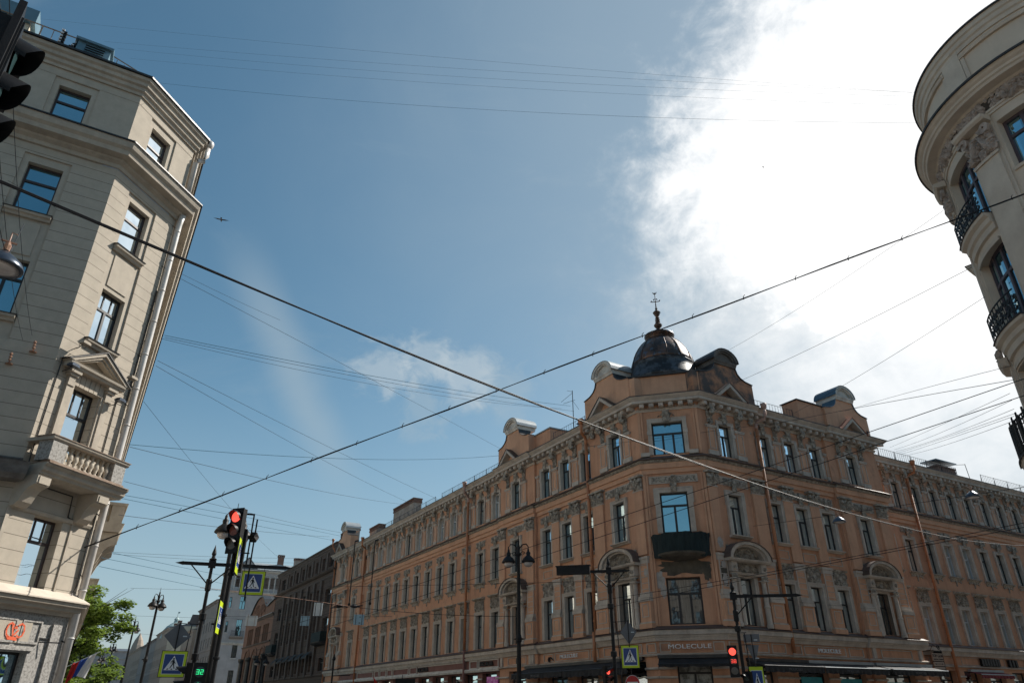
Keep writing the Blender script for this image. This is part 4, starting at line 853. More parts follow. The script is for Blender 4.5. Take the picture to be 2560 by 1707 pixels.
# ------------------------------------------------------------------ grey stone building on the left
LB = (-15.775, 21.912)
lb = empty('grey_stone_building', (*LB, 0), 'tall grey granite-rendered building with a cut corner, balcony and white downpipe', 'building')
GA = Frame(LB, 149.4, -1, LB); GB = Frame(LB, 104.9, -1, LB); GC = Frame((LB[0] + .25713 * 3.47, LB[1] + .96638 * 3.47), 59.7, -1, LB)
cols_A = [-2.26 - 4.6 * k for k in range(7)]
def gh(us, w=1.14, d=.28, low=True):
    z = [(21.9, 23.87), (17.72, 19.88), (13.57, 15.73), (9.05, 11.68)]; hs = []
    for u in us:
        for z0, z1 in z: hs.append((u - w / 2, u + w / 2, z0, z1, d))
    return hs
def strip(us): return [(u - .78, u + .78, 12.6, 20.22, .07) for u in us] + [(u - .78, u + .78, 21.9, 24.22, .06) for u in us]
def glb(fr, u0, u1, us, m0, m1, A=False):
    m = fr.mb(); st_ = strip(us); m.wall(u0, u1, 4.6, 20.65, 0, [h for h in st_ if h[3] < 21] + [h for h in gh(us) if h[3] < 12] + [(u - .56, u + .56, 4.9, 7.1, .3) for u in us]); fr.put(m, 'wall', 'stone_joint', lb)
    m = fr.mb(); m.wall(u0, u1, 21.8, 25, 0, [h for h in st_ if h[3] > 21])
    for u in us:
        m.wall(u - .78, u + .78, 12.6, 20.22, -.07, [h for h in gh([u]) if 12.6 < h[2] < 20]); m.wall(u - .78, u + .78, 21.9, 24.22, -.06, [h for h in gh([u]) if h[2] > 20])
        for z0, z1 in ((15.92, 17.3),):
            m.box(u - .5, u + .5, -.07, -.03, z0, z1)
    fr.put(m, 'smooth_wall', 'stone_plain', lb)
    m = fr.mb()
    m.mould(u0, u1, [(0, 20.66), (.10, 20.66), (.12, 20.82), (.28, 20.9), (.30, 20.98), (.62, 21.02), (.66, 21.2), (.78, 21.3), (.82, 21.42), (.84, 21.56), (0, 21.8)], m0, m1)
    m.mould(u0, u1, [(0, 24.62), (.08, 24.62), (.1, 24.74), (.2, 24.8), (.22, 24.95), (.32, 25.0), (.34, 25.15), (.44, 25.22), (.46, 25.36), (0, 25.4)], m0, m1)
    m.mould(u0, u1, [(0, 24.24), (.012, 24.24), (.012, 24.27), (0, 24.27)], m0, m1)
    m.mould(u0, u1, [(0, 4.22), (.1, 4.22), (.14, 4.33), (.28, 4.36), (.3, 4.46), (.42, 4.5), (.44, 4.62), (0, 4.66)], m0, m1)
    fr.put(m, 'cornice', 'stone_mould', lb)
    m = fr.mb(); m.mould(u0, u1, [(-.3, 21.82), (.86, 21.57), (.90, 21.55), (.90, 21.61), (-.3, 21.92)], m0, m1); m.mould(u0, u1, [(-.4, 25.42), (.5, 25.38), (.54, 25.37), (.54, 25.46), (-.4, 25.72)], m0, m1); fr.put(m, 'eaves_flashing', 'dark_metal', lb)
    m = fr.mb(); m.mould(u0, u1, [(0, 4.68), (.46, 4.625), (.5, 4.62), (.5, 4.66), (0, 4.95)], m0, m1); fr.put(m, 'ledge_flashing', 'tower_trim', lb)
    m = fr.mb()
    for u in us:
        for z in (17.64, 13.5):
            m.mould(u - .74, u + .74, [(-.25, z - .22), (.04, z - .22), (.08, z - .14), (.16, z - .1), (.18, z - .02), (-.25, z + .04)])
    fr.put(m, 'window_sills', 'stone_mould', lb)
    m = fr.mb()
    for u in us:
        for z in (17.64, 13.5): m.mould(u - .78, u + .78, [(-.25, z + .045), (.2, z - .015), (.21, z + .01), (-.25, z + .08)])
    fr.put(m, 'sill_flashing', 'dark_metal', lb)
    m = fr.mb()   # ground floor
    m.wall(u0, u1, 0, 4.3, 0, [(u - .8, u + .62, .6, 3.08, .3) for u in us])
    for u in us:
        for a_, b_ in ((-1.35, -.95), (.9, 1.3)): pass
        for s_ in (-1, 1): m.box(u + s_ * 1.25, u + s_ * 1.6, 0, .09, .4, 3.95)
        for uu in (u - .8, u + .12): 
            m.box(uu, uu + .74, 0, .05, 3.95, 4.0); m.box(uu, uu + .74, 0, .05, 3.32, 3.38); m.box(uu, uu + .05, 0, .05, 3.38, 3.95); m.box(uu + .69, uu + .74, 0, .05, 3.38, 3.95)
        m.box(u - .9, u + .75, 0, .06, 3.12, 3.2)
    fr.put(m, 'ground_floor', 'stone_rough', lb)
glb(GA, -32, 0, cols_A, 0, M_, True); glb(GB, 0, 3.47, [1.6], -M_, M_); glb(GC, 0, 55, [3 + 4.4 * k for k in range(12)], -M_, 0)
def gwin(fr, u, z, w, h, frame='brown_frame', glass='sky_glass', tr=.66, mu=0, up=0, d=.28):
    place_win(win_proto(('g', w, h, frame, glass, tr, mu, up), w, h, frame, glass, tr, mu, .075, up), lb, fr.loc(u, -d, z), fr.rot)
for i, u in enumerate(cols_A):
    gwin(GA, u, 21.9, 1.14, 1.97, 'brown_frame', 'blue_glass'); gwin(GA, u, 17.72, 1.14, 2.16, 'brown_frame', 'blue_glass'); gwin(GA, u, 13.57, 1.14, 2.16, 'dark_frame', 'blue_glass', .66, 1, 1); gwin(GA, u, 9.05, 1.14, 2.63, 'dark_frame', 'sky_glass', .66, 1, 2); gwin(GA, u, 4.9, 1.12, 2.2, 'dark_frame', 'sky_glass', .66, 0, 2)
gwin(GB, 1.6, 21.9, 1.14, 1.97, 'brown_frame', 'cloud_reflection_glass', .62); gwin(GB, 1.6, 17.72, 1.14, 2.16, 'brown_frame', 'cloud_reflection_glass', .68); gwin(GB, 1.6, 13.57, 1.14, 2.16, 'dark_frame', 'cloud_reflection_glass', .66, 1, 2)
gwin(GB, 1.6, 9.05, 1.14, 2.63, 'dark_frame', 'curtain_glass', .64, 0, 2, .28); gwin(GB, 1.6, 4.9, 1.12, 2.2, 'brown_frame', 'cloud_reflection_glass', .66, 0, 2, .3); gwin(GB, 1.51, .6, 1.42, 2.48, 'dark_frame', 'sky_glass', 1, 0, 0, .3)
for k in range(6): gwin(GC, 3 + 4.4 * k, 9.05, 1.14, 2.63, 'dark_frame', 'sky_glass', .66, 1, 2); gwin(GC, 3 + 4.4 * k, 13.57, 1.14, 2.16, 'dark_frame', 'sky_glass', .66, 1); gwin(GC, 3 + 4.4 * k, 4.9, 1.12, 2.2, 'dark_frame', 'sky_glass', .66, 1)
# pedimented window on the corner
pd = empty('window_pediment', (0, 0, 0), None, None); pd.parent = lb; pd.location = GB.loc(1.6, 0, 0); pd.rotation_euler = (0, 0, GB.rot)
m = MB(-1)
for s_ in (-1, 1):
    m.box(s_ * .72, s_ * .98, 0, .12, 8.9, 11.55); m.box(s_ * .62, s_ * .72, 0, .07, 8.9, 11.7); m.box(s_ * .7, s_ * 1.0, 0, .16, 11.55, 11.63); m.box(s_ * .72, s_ * .98, 0, .14, 11.63, 11.9); m.box(s_ * .68, s_ * 1.04, 0, .2, 11.9, 12.0); m.box(s_ * .64, s_ * 1.1, 0, .27, 12.0, 12.14)
for i in range(6): m.box(-.66 + .22 * i + .012, -.44 + .22 * i - .012, 0, .05, 11.68, 12.14)
m.mould(-1.3, 1.3, [(0, 12.14), (.3, 12.14), (.32, 12.2), (.38, 12.24), (.4, 12.32), (0, 12.33)])
for s_ in (-1, 1):
    for (dz, o1, t) in ((0, .42, .13), (-.14, .34, .1), (-.25, .26, .07)):
        L_ = hypot(1.38, .86); nz = t
        a_ = (s_ * (1.4 + dz * 1.2), 12.33), (0, 13.16 + dz), (0, 13.16 + dz - nz), (s_ * (1.4 + dz * 1.2 - nz * 1.5), 12.33)
        m.add([(p[0], o1, p[1]) for p in a_] + [(p[0], .0, p[1]) for p in a_], [(0, 1, 2, 3), (7, 6, 5, 4), (0, 4, 5, 1), (1, 5, 6, 2), (2, 6, 7, 3), (3, 7, 4, 0)])
m.build('moulding', 'stone_mould', pd)
m = MB(-1)
for s_ in (-1, 1): m.add([(s_ * 1.46, .46, 12.34), (0, .46, 13.2), (0, 0, 13.24), (s_ * 1.46, 0, 12.38), (s_ * 1.46, .46, 12.30), (0, .46, 13.16)], [(0, 1, 2, 3), (0, 1, 5, 4)])
m.build('flashing', 'dark_metal', pd)
# floodlights round the pediment
for k, (u, z) in enumerate(((.55, 13.05), (.38, 12.1), (3.0, 12.75), (2.72, 11.72))):
    f_ = empty('floodlight', tuple(GB.w(u, 0, z)), ['small grey floodlight on a bracket above the pediment\'s left end', 'small floodlight under the left end of the pediment', 'small grey floodlight at the right tip of the pediment', 'small floodlight under the right end of the pediment'][k], 'floodlight', 'floodlights round the pediment', GB.rot)
    m = MB(-1); m.box(-.16, .16, .3, .55, -.03, .04); m.box(-.13, .13, .32, .53, .04, .08); m.build('lamp_body', 'stone_mould' if k % 2 == 0 else 'lamp_metal', f_)
    m = MB(-1); m.tube([(0, 0, -.15), (0, .2, -.12), (0, .34, -.02)], .018, 5); m.tube([(-.13, .4, .0), (-.13, .35, -.12), (.13, .35, -.12), (.13, .4, 0)], .012, 4); m.build('bracket', 'dark_metal', f_)
# electric conduits
m = GB.mb(); m.tube([(.2, .03, 8.6), (.22, .03, 12.4), (.4, .1, 12.6)], .02, 5); m.tube([(2.95, .03, 8.9), (2.95, .03, 11.9)], .02, 5); m.tube([(.3, .05, 8.02), (2.2, .05, 8.0), (2.25, .05, 7.3), (2.7, .05, 7.2)], .022, 5); GB.put(m, 'conduit', 'dark_metal', lb)
m = GA.mb(); m.tube([(0, .1, 8.55), (-6, .05, 8.5)], .02, 5); GA.put(m, 'conduit', 'dark_metal', lb)
# balcony with balusters
bb = empty('balcony', (0, 0, 0), None, None); bb.parent = lb; bb.location = GB.loc(0, 0, 0); bb.rotation_euler = (0, 0, GB.rot)
m = MB(-1); m.mould(.08, 3.36, [(0, 8.13), (.88, 8.13), (.9, 8.2), (.98, 8.25), (1.0, 8.36), (1.08, 8.42), (1.1, 8.47), (0, 8.5)], -.12, .12); m.build('slab', 'stone_mould', bb)
m = MB(-1); m.mould(.0, 3.44, [(0, 8.505), (1.12, 8.475), (1.14, 8.47), (1.14, 8.5), (0, 8.54)], 0, 0); m.mould(.1, 3.3, [(.62, 8.54), (1.0, 8.54), (1.0, 8.6), (.62, 8.6)]); m.build('slab_edge', 'balcony_brown', bb)
m = MB(-1); m.box(.02, .6, .42, 1.0, 8.6, 9.25); m.box(2.68, 3.2, .5, 1.0, 8.6, 9.25); m.build('pedestal', 'stone_rough', bb)
m = MB(-1); m.mould(-.06, 3.28, [(.4, 9.25), (1.02, 9.25), (1.06, 9.3), (1.08, 9.37), (.36, 9.37)]); m.box(-.06, .3, -.1, .4, 9.25, 9.37); m.box(2.95, 3.28, -.1, .4, 9.25, 9.37); m.build('handrail', 'stone_mould', bb)
m = MB(-1); m.mould(-.1, 3.32, [(.34, 9.375), (1.1, 9.375), (1.1, 9.4), (.34, 9.4)]); m.build('rail_flashing', 'balcony_brown', bb)
BAL = [(.085, 0), (.085, .05), (.05, .08), (.045, .13), (.065, .16), (.05, .18), (.085, .25), (.095, .31), (.08, .38), (.045, .48), (.04, .54), (.065, .57), (.045, .59), (.08, .61), (.08, .65)]
for k in range(9): m = MB(-1); m.lathe((.76 + .225 * k, .8, 8.6), BAL, 12); m.build('baluster', 'stone_plain', bb, smooth=True)
def corbel(m, u, w=.5, d=.85, zt=8.12, h=.95):
    prof = [(0, zt - h), (d * .22, zt - h - .0), (d * .4, zt - h * .86), (d * .52, zt - h * .62), (d * .66, zt - h * .44), (d * .86, zt - h * .36), (d * .96, zt - h * .34), (d, zt - h * .28), (d, zt), (0, zt)]
    m.mould(u - w / 2, u + w / 2, prof); m.box(u - w * .38, u + w * .38, d - .01, d + .03, zt - h * .3, zt - .06)
for u in (.12, 2.6): m = MB(-1); corbel(m, u + .12); m.build('corbel', 'stone_dark' if False else 'stone_plain', bb)
m = GB.mb(); m.mould(-.0, 3.3, [(0, 7.12), (.05, 7.12), (.09, 7.2), (.09, 7.25), (0, 7.27)]); m.box(2.5, 2.58, 0, .05, 4.9, 7.12); m.box(-.02, .1, 0, .05, 4.9, 7.12); GB.put(m, 'surround', 'stone_mould', lb)
m = GA.mb(); m.mould(-30, 0, [(0, 7.9), (.5, 7.9), (.62, 8.05), (.66, 8.3), (.7, 8.42), (0, 8.5)], 0, M_); m.mould(-30, 0, [(0, 8.5), (.1, 8.5), (.16, 8.62), (0, 8.7)], 0, 0); GA.put(m, 'string_course', 'stone_dark', lb)
# balconies down the side street front
for j, (u0, u1, lab) in enumerate(((7.2, 11.5, 0), (32, 37, 0))):
    b2 = empty('balcony', (0, 0, 0), None, None); b2.parent = lb; b2.location = GC.loc(0, 0, 0); b2.rotation_euler = (0, 0, GC.rot)
    m = MB(-1); m.mould(u0, u1, [(0, 8.5), (1.0, 8.5), (1.06, 8.62), (1.12, 8.84), (1.15, 8.9), (0, 8.92)]); m.build('slab', 'stone_mould', b2)
    m = MB(-1); m.box(u0 + .05, u0 + .6, .5, 1.02, 8.92, 9.68); m.box(u1 - .6, u1 - .05, .5, 1.02, 8.92, 9.68); m.mould(u0, u1, [(.4, 9.68), (1.1, 9.68), (1.12, 9.8), (.38, 9.8)]); m.box(u0, u0 + .6, 0, .4, 9.68, 9.8); m.build('handrail', 'stone_mould', b2)
    for k in range(14):
        m = MB(-1); u = u0 + .78 + .22 * k
        if u < u1 - .7: m.lathe((u, .8, 8.92), [(r, z * 1.15) for r, z in BAL], 8); m.build('baluster', 'stone_plain', b2)
    for k in range(2): m = MB(-1); m.lathe((u0 + .2, .16 + .2 * k, 8.92), [(r, z * 1.15) for r, z in BAL], 8); m.build('baluster', 'stone_plain', b2)
    for u in (u0 + .35, (u0 + u1) / 2, u1 - .35): m = MB(-1); corbel(m, u, .4, 1.0, 8.48, 1.5); m.build('corbel', 'stone_mould', b2)
# white downpipe: from the eaves down the corner
pp = [(4.0, .25, 25.3), (4.02, .25, 24.75), (3.95, .2, 24.4), (3.68, .15, 24.25), (3.6, .14, 24.0), (3.6, .14, 21.9)]
dpm = GB.mb(); dpm.tube(pp, .115, 12); dpm.lathe((4.0, .25, 25.2), [(.11, 0), (.2, .18), (.22, .32), (.2, .4)], 12)
dp = GB.put(dpm, 'downpipe', 'drainpipe_white', lb, True)
m = MB(-1); m.tube([(3.5, .3, 20.9), (3.56, .16, 20.5), (3.58, .14, 20.2), (3.58, .14, 8.6), (3.56, .14, 0)], .125, 12)
for k in range(13): m.tube([(3.57, .14, 20.1 - 1.5 * k), (3.57, .14, 20.06 - 1.5 * k)], .142, 12)
m.build('pipe_run', 'drainpipe_white', dp, smooth=True)
for k in range(3): m = MB(-1); m.tube([(6 + 7.5 * k, .15, 0), (6 + 7.5 * k, .15, 21)], .1, 8); GC.put(m, 'downpipe', 'drainpipe_white', lb, True)
m = MB(-1)
for k in range(9): m.tube([(3.35, .03, 20.3 - 2.1 * k), (3.57, .13, 20.2 - 2.1 * k)], .02, 4)
m.tube([(3.42, .04, 17), (3.40, .04, 12)], .03, 5); m.tube([(3.36, .04, 7.6), (3.30, .1, 6.4), (3.34, .06, 5.2), (3.2, .1, 4.9)], .025, 5); m.build('clamps', 'dark_metal', dp)
# roof: parapet band, dormer vent, railings, rooftop room
m = GA.mb(); m.add([(-32, .3, 25.5), (.1, .3, 25.5), (-1.5, -3, 26.6), (-32, -3, 26.6), (-32, -9, 26.8), (-1.5, -9, 26.8)], [(0, 1, 2, 3), (3, 2, 5, 4)]); GA.put(m, 'roof', 'tin', lb)
m = GB.mb(); m.add([(0, .3, 25.5), (3.5, .3, 25.5), (3.0, -6, 26.0), (.6, -6, 26.0)], [(0, 1, 2, 3)]); GB.put(m, 'roof', 'tin', lb)
m = GA.mb(); m.mould(-2.75, -1.55, [(.28, 25.45), (-1.6, 25.45), (-1.6, 26.35), (.12, 26.35)]); v_ = GA.put(m, 'roof_vent', 'blue_vent', lb)
m = MB(-1); m.mould(-2.85, -1.45, [(.25, 26.3), (-1.7, 26.3), (-1.7, 26.42), (.25, 26.42)]); m.build('vent_hood', 'blue_vent', v_)
m = MB(-1)
for k in range(4): m.mould(-2.45, -1.75, [(.26 - .028 * k, 25.68 + .15 * k), (.30 - .028 * k, 25.70 + .15 * k), (.24 - .028 * k, 25.74 + .15 * k)])
m.build('louvres', 'dark_frame', v_)
m = GA.mb()
pts = [(-12, -.35, 26.0), (-2.3, -.35, 26.75), (-.65, -.25, 26.25), (-.1, -.3, 25.6)]
m.tube([(-14, -.3, 26.75), (-2.2, -.3, 26.75), (-.5, -.3, 26.2), (-.15, -.4, 25.7)], .028, 5)
for k in range(30): m.tube([(-14 + .41 * k, -.3, 25.6), (-14 + .41 * k, -.3, 26.75)], .014 if k % 6 else .03, 4)
for k in range(6): m.tube([(-1.9 + .3 * k, -.3, 25.6), (-1.9 + .3 * k, -.3, 26.65 - .13 * k)], .014, 4)
m.tube([(-.5, -.3, 25.6), (-.5, -.3, 26.2)], .03, 4); GA.put(m, 'roof_railing', 'balcony_brown', lb)
m = GA.mb(); m.box(-13, -4.6, -2.4, -.5, 25.6, 26.75); rr_ = GA.put(m, 'rooftop_room', 'cream_plaster', lb)
m = MB(-1); m.box(-13.2, -4.45, -2.6, -.35, 26.75, 27.5); m.build('parapet', 'blue_vent', rr_)
an = empty('antenna', tuple(GA.w(-3.2, -.2, 25.6)), 'cluster of small dark aerials on the grey building\'s roof edge', 'antenna', rot=GA.rot)
m = MB(-1); m.tube([(0, 0, 0), (0, 0, .45)], .03, 5); m.build('mast', 'dark_metal', an)
for k in range(2):
    m = MB(-1)
    for i in range(5): z = .25 + .17 * i + .12 * k; x = -.28 * k + .12 - .1 * i * (0 if k else -1) ; m.box(x - .09, x + .09, -.07, .07, z, z + .1)
    m.build('panel', 'black_iron', an)
    m = MB(-1)
    for i in range(6): z = .22 + .17 * i + .12 * k; x = -.28 * k + .05 - .1 * i * (0 if k else -1); m.box(x - .05, x + .05, -.08, .08, z, z + .05)
    m.build('cap', 'sign_white', an)
# painted mark on the corner
g_ = MB(-1); uc, zc = 1.50, 3.62
def stroke(pts, w=.025):
    for p, q in zip(pts, pts[1:]):
        L_ = hypot(q[0] - p[0], q[1] - p[1]); nx, nz = -(q[1] - p[1]) / L_ * w, (q[0] - p[0]) / L_ * w; ex_, ez_ = (q[0] - p[0]) / L_ * w * .6, (q[1] - p[1]) / L_ * w * .6
        g_.quad((p[0] + nx - ex_, .056, p[1] + nz - ez_), (q[0] + nx + ex_, .056, q[1] + nz + ez_), (q[0] - nx + ex_, .056, q[1] - nz + ez_), (p[0] - nx - ex_, .056, p[1] - nz - ez_))
stroke([(uc + .02 + .13 * cos(t / 8 * 2 * pi) - .18, zc + .05 + .2 * sin(t / 8 * 2 * pi)) for t in range(1, 7)]); stroke([(uc + .2 + .14 * cos(t / 8 * 2 * pi), zc + .05 + .2 * sin(t / 8 * 2 * pi)) for t in range(-3, 4)])
stroke([(uc - .12, zc + .2), (uc - .02, zc - .12), (uc + .12, zc + .05)]); stroke([(uc - .02, zc + .1), (uc + .02, zc + .16), (uc + .06, zc + .1)]); stroke([(uc - .22, zc - .15), (uc + .12, zc - .17)]); stroke([(uc - .18, zc - .2), (uc + .14, zc - .22)])
tag(g_.build('graffiti', 'graffiti_orange', lb, GB.loc(), GB.rot))
m = GB.mb(); m.box(.9, 2.1, 0, .03, 3.33, 3.98); GB.put(m, 'painted_panel', 'stone_plain', lb)
m = GB.mb(); m.tube([(2.5, 0, 3.4), (3.0, .35, 3.4)], .02, 5); m.box(2.45, 3.1, .0, .05, 3.5, 3.53); GB.put(m, 'bracket', 'dark_metal', lb)

# ------------------------------------------------------------------ round corner tower on the right
TC = (20.478, 19.096); TR_ = 4.32
tw = empty('round_corner_tower', (*TC, 0), 'beige building with a rounded corner, heavy cornice and curved iron balconies at right edge', 'building')
TF = atan2(-(-.6820), .7314)
ta = atan2(.7314, -.6820)      # direction of local x (towards the left of the picture)
def tm(): return MB(1, TR_)
def tp(m, name, matn, parent=tw, smooth=False): return m.build(name, matn, parent, (0, 0, 0) if parent is tw else (0, 0, 0), ta if parent is tw else 0, smooth)
def au(deg): return rad(deg) * TR_
BAYS = [(-34, 0), (11.5, 1), (57, 1), (102, 0)]
HW = 13.6
hs = []
for c_, _ in BAYS:
    a_, b_ = au(c_ - HW), au(c_ + HW)
    hs += [(a_, b_, 16.35 if c_ != 11.5 else 17.05, 19.05, .32), (a_, b_, 12.45, 15.35, .32), (a_, b_, 8.6, 11.3, .32), (a_, b_, 4.4, 7.4, .32), (a_, b_, .5, 3.4, .32)]
m = tm(); m.wall(au(-48), au(118), 0, 19.45, 0, hs); m.wall(au(-48), au(118), 20.55, 23.2, -.0); tp(m, 'wall', 'tower_plaster')
m = tm()
m.mould(au(-48), au(118), [(0, 19.42), (.05, 19.42), (.06, 19.5), (.1, 19.52), (.1, 19.6), (0, 19.6)])
m.mould(au(-48), au(118), [(0, 20.08), (.12, 20.08), (.2, 20.14), (.5, 20.18), (.54, 20.26), (.6, 20.3), (.62, 20.38), (.7, 20.44), (.78, 20.55), (0, 20.6)])
m.mould(au(-48), au(118), [(0, 22.6), (.06, 22.6), (.08, 22.75), (.14, 22.8), (.16, 22.95), (.22, 23.0), (.24, 23.2), (0, 23.25)])
for c_, _ in BAYS:
    for s_ in (-1, 1): m.box(au(c_ + s_ * 15.5), au(c_ + s_ * 17.4), 0, .05, 20.8, 22.55)
    m.mould(au(c_ - 17.4), au(c_ + 17.4), [(0, 22.3), (.1, 22.3), (.14, 22.4), (.05, 22.5), (0, 22.5)])
for c_ in (34.3, 79.5, -11.3): m.box(au(c_ - 5.2), au(c_ + 5.2), 0, .07, 20.62, 22.6)
for c_ in (34.3, 79.5, -11.3, 124 - 45 * 2 - 34 * 0 - 34):
    if c_ not in (34.3, 79.5, -11.3): continue
    for z0, z1 in ((0, 19.4),): m.box(au(c_ - 6.2), au(c_ + 6.2), 0, .13, z0, z1); 
    m.box(au(c_ - 7.6), au(c_ - 6.2), 0, .06, 0, 19.4); m.box(au(c_ + 6.2), au(c_ + 7.6), 0, .06, 0, 19.4)
    m.mould(au(c_ - 7), au(c_ + 7), [(.13, 17.88), (.19, 17.88), (.2, 17.98), (.13, 18.0)])
    for z in (11.6, 7.6): m.mould(au(c_ - 7.2), au(c_ + 7.2), [(.13, z), (.3, z + .05), (.38, z + .2), (.4, z + .3), (.13, z + .34)])
for c_, k in BAYS:
    for zb in (16.25, 12.35):
        if c_ == 11.5 and zb > 16: m.mould(au(c_ - 14), au(c_ + 14), [(-.3, 16.95), (.06, 16.95), (.08, 17.05), (-.3, 17.06)]); continue
        m.mould(au(c_ - 14.5), au(c_ + 14.5), [(0, zb - .62), (.1, zb - .6), (.12, zb - .4), (.2, zb - .34), (.22, zb - .18), (.34, zb - .1), (.36, zb), (-.3, zb)])
        m.mould(au(c_ - 13), au(c_ + 13), [(0, zb - 1.0), (.05, zb - 1.0), (.07, zb - .88), (0, zb - .86)])
tp(m, 'mouldings', 'tower_trim')
m = tm(); n = int(au(160) / .24)
for i in range(n): m.blob(au(-45) + i * .24, .12, 19.98, .07, .07, .1)
for c_, _ in BAYS: m.carve(au(c_ - 13), au(c_ + 13), 19.55, 19.92, .02, 91, 70, .17, .14); m.carve(au(c_ - 7), au(c_ + 7), 19.5, 20.02, .06, 92, 80, .2, .2)
for c_ in (34.3, 79.5, -11.3):
    m.carve(au(c_ - 6.2), au(c_ + 6.2), 18.02, 18.95, .14, 93, 90, .2, .2)
    for s_ in (-1, 1):
        m.scroll(au(c_ + s_ * 5.6), .22, 18.95, .26, .16, 1.6, s_); m.blob(au(c_ + s_ * 2.8), .2, 18.5, .12, .2, .4, s_ * .3)
        m.blob(au(c_ + s_ * 4.8), .2, 18.2, .14, .16, .2)
    m.carve(au(c_ - 6.5), au(c_ + 6.5), 19.5, 20.0, .1, 94, 90, .18, .18)
    m.carve(au(c_ - 6), au(c_ + 6), 11.9, 12.4, .2, 95, 90, .18, .2)
tp(m, 'carving', 'tower_carving')
m = tm()
for c_ in (34.3, 79.5, -11.3): m.mould(au(c_ - 8.3), au(c_ + 8.3), [(.1, 19.16), (.42, 19.18), (.5, 19.26), (.52, 19.36), (.1, 19.42)])
tp(m, 'abacus', 'tower_trim')
m = tm(); rz = random.Random(8)
m.mould(au(-48), au(118), [(-.1, 20.61), (.8, 20.56), (.84, 20.53), (.84, 20.62), (-.1, 20.8)]); m.mould(au(-48), au(118), [(-.3, 23.25), (.27, 23.2), (.3, 23.18), (.3, 23.26), (-.3, 23.4)])
for c_, k in BAYS:
    for zb in (16.25, 12.35):
        if c_ == 11.5 and zb > 16: continue
        m.mould(au(c_ - 14.6), au(c_ + 14.6), [(-.3, zb), (.38, zb), (.40, zb + .03), (-.3, zb + .05)])
tp(m, 'lead_flashing', 'old_lead')
# curved windows
def cwindow(c_, z0, z1, dark=False):
    m = MB(1, TR_); w = au(HW); a_ = au(c_)
    for u0, u1 in ((-w, -w + .1), (w - .1, w), (-w * .42, -w * .30), (w * .30, w * .42)): m.box(a_ + u0, a_ + u1, -.36, -.27, z0, z1)
    zt = z0 + (z1 - z0) * .66
    for za, zc in ((z0, z0 + .09), (z1 - .1, z1), (zt - .05, zt + .05)): m.box(a_ - w + .1, a_ + w - .1, -.355, -.275, za, zc)
    f = m.build('window', 'mauve_frame', tw, (0, 0, 0), ta)
    g = MB(1, TR_); n = 8
    for i in range(n): u0, u1 = -w + 2 * w * i / n, -w + 2 * w * (i + 1) / n; g.quad((a_ + u0, -.33, z0), (a_ + u1, -.33, z0), (a_ + u1, -.33, z1), (a_ + u0, -.33, z1))
    g.build('pane', 'blue_glass', f)
for c_, _ in BAYS[:3]:
    for z0, z1 in (((16.35 if c_ != 11.5 else 17.05), 19.05), (12.45, 15.35), (8.6, 11.3), (4.4, 7.4), (.5, 3.4)): cwindow(c_, z0, z1)
# iron window balconies
def irail(c_, zb, hw=14.2, h=.95, o=.33, rad_=TR_, name='balcony_railing', bars=False, par=tw):
    m = MB(1, rad_); a0, a1 = rad(c_ - hw) * rad_, rad(c_ + hw) * rad_; n = 26; P_ = [a0 + (a1 - a0) * i / n for i in range(n + 1)]
    for z in (zb + .06, zb + h): m.tube([(u, o, z) for u in P_], .028, 5)
    if bars:
        k = int((a1 - a0) / .14)
        for i in range(k + 1): u = a0 + (a1 - a0) * i / k; m.tube([(u, o, zb + .06), (u, o, zb + h)], .022, 4)
        for i in range(0, k + 1, 3): u = a0 + (a1 - a0) * i / k; m.tube([(u - .0, o, zb + .0), (u, o, zb + h + .08)], .05, 5); m.blob(u, o, zb + h + .12, .05, .05, .07)
        for i in range(k): u = a0 + (a1 - a0) * (i + .5) / k; m.scroll(u, o - .02, zb + .2, .06, .04, 1.2); m.scroll(u, o - .02, zb + h - .14, .06, .04, 1.2)
        m.tube([(u, o, zb + .32) for u in P_], .02, 4); m.tube([(u, o, zb + h - .28) for u in P_], .02, 4)
    else:
        k = max(3, int((a1 - a0) / .42))
        for i in range(k):
            u = a0 + (a1 - a0) * (i + .5) / k
            for s_ in (-1, 1): m.scroll(u + s_ * .1, o - .02, zb + .3, .13, .04, 1.7, s_); m.scroll(u + s_ * .1, o - .02, zb + .64, .12, .04, 1.6, -s_); m.scroll(u + s_ * .17, o - .02, zb + .47, .07, .035, 1.2, s_)
            m.tube([(u, o, zb + .05), (u, o, zb + h)], .016, 4)
            m.tube([(u + .2, o, zb + .05), (u + .2, o, zb + h)], .022, 4)
    return m.build(name, 'black_iron', par, (0, 0, 0), ta)
irail(57, 16.27, 14, .85); irail(57, 12.37, 14, .9); irail(11.5, 12.37, 14, .9)
m = MB(1, TR_); m.mould(au(20), au(84), [(0, 7.75), (.35, 7.85), (.6, 8.1), (.66, 8.32), (.7, 8.42), (0, 8.45)]); b3 = m.build('balcony', 'tower_trim', tw, (0, 0, 0), ta)
m = MB(1, TR_); m.mould(au(19.8), au(84.2), [(0, 8.455), (.73, 8.43), (.75, 8.40), (.75, 8.46), (0, 8.5)]); m.build('balcony_edge', 'old_lead', b3)
r3 = irail(52, 8.46, 31, 1.05, .66, TR_, 'railing', True, b3); r3.rotation_euler = (0, 0, 0)
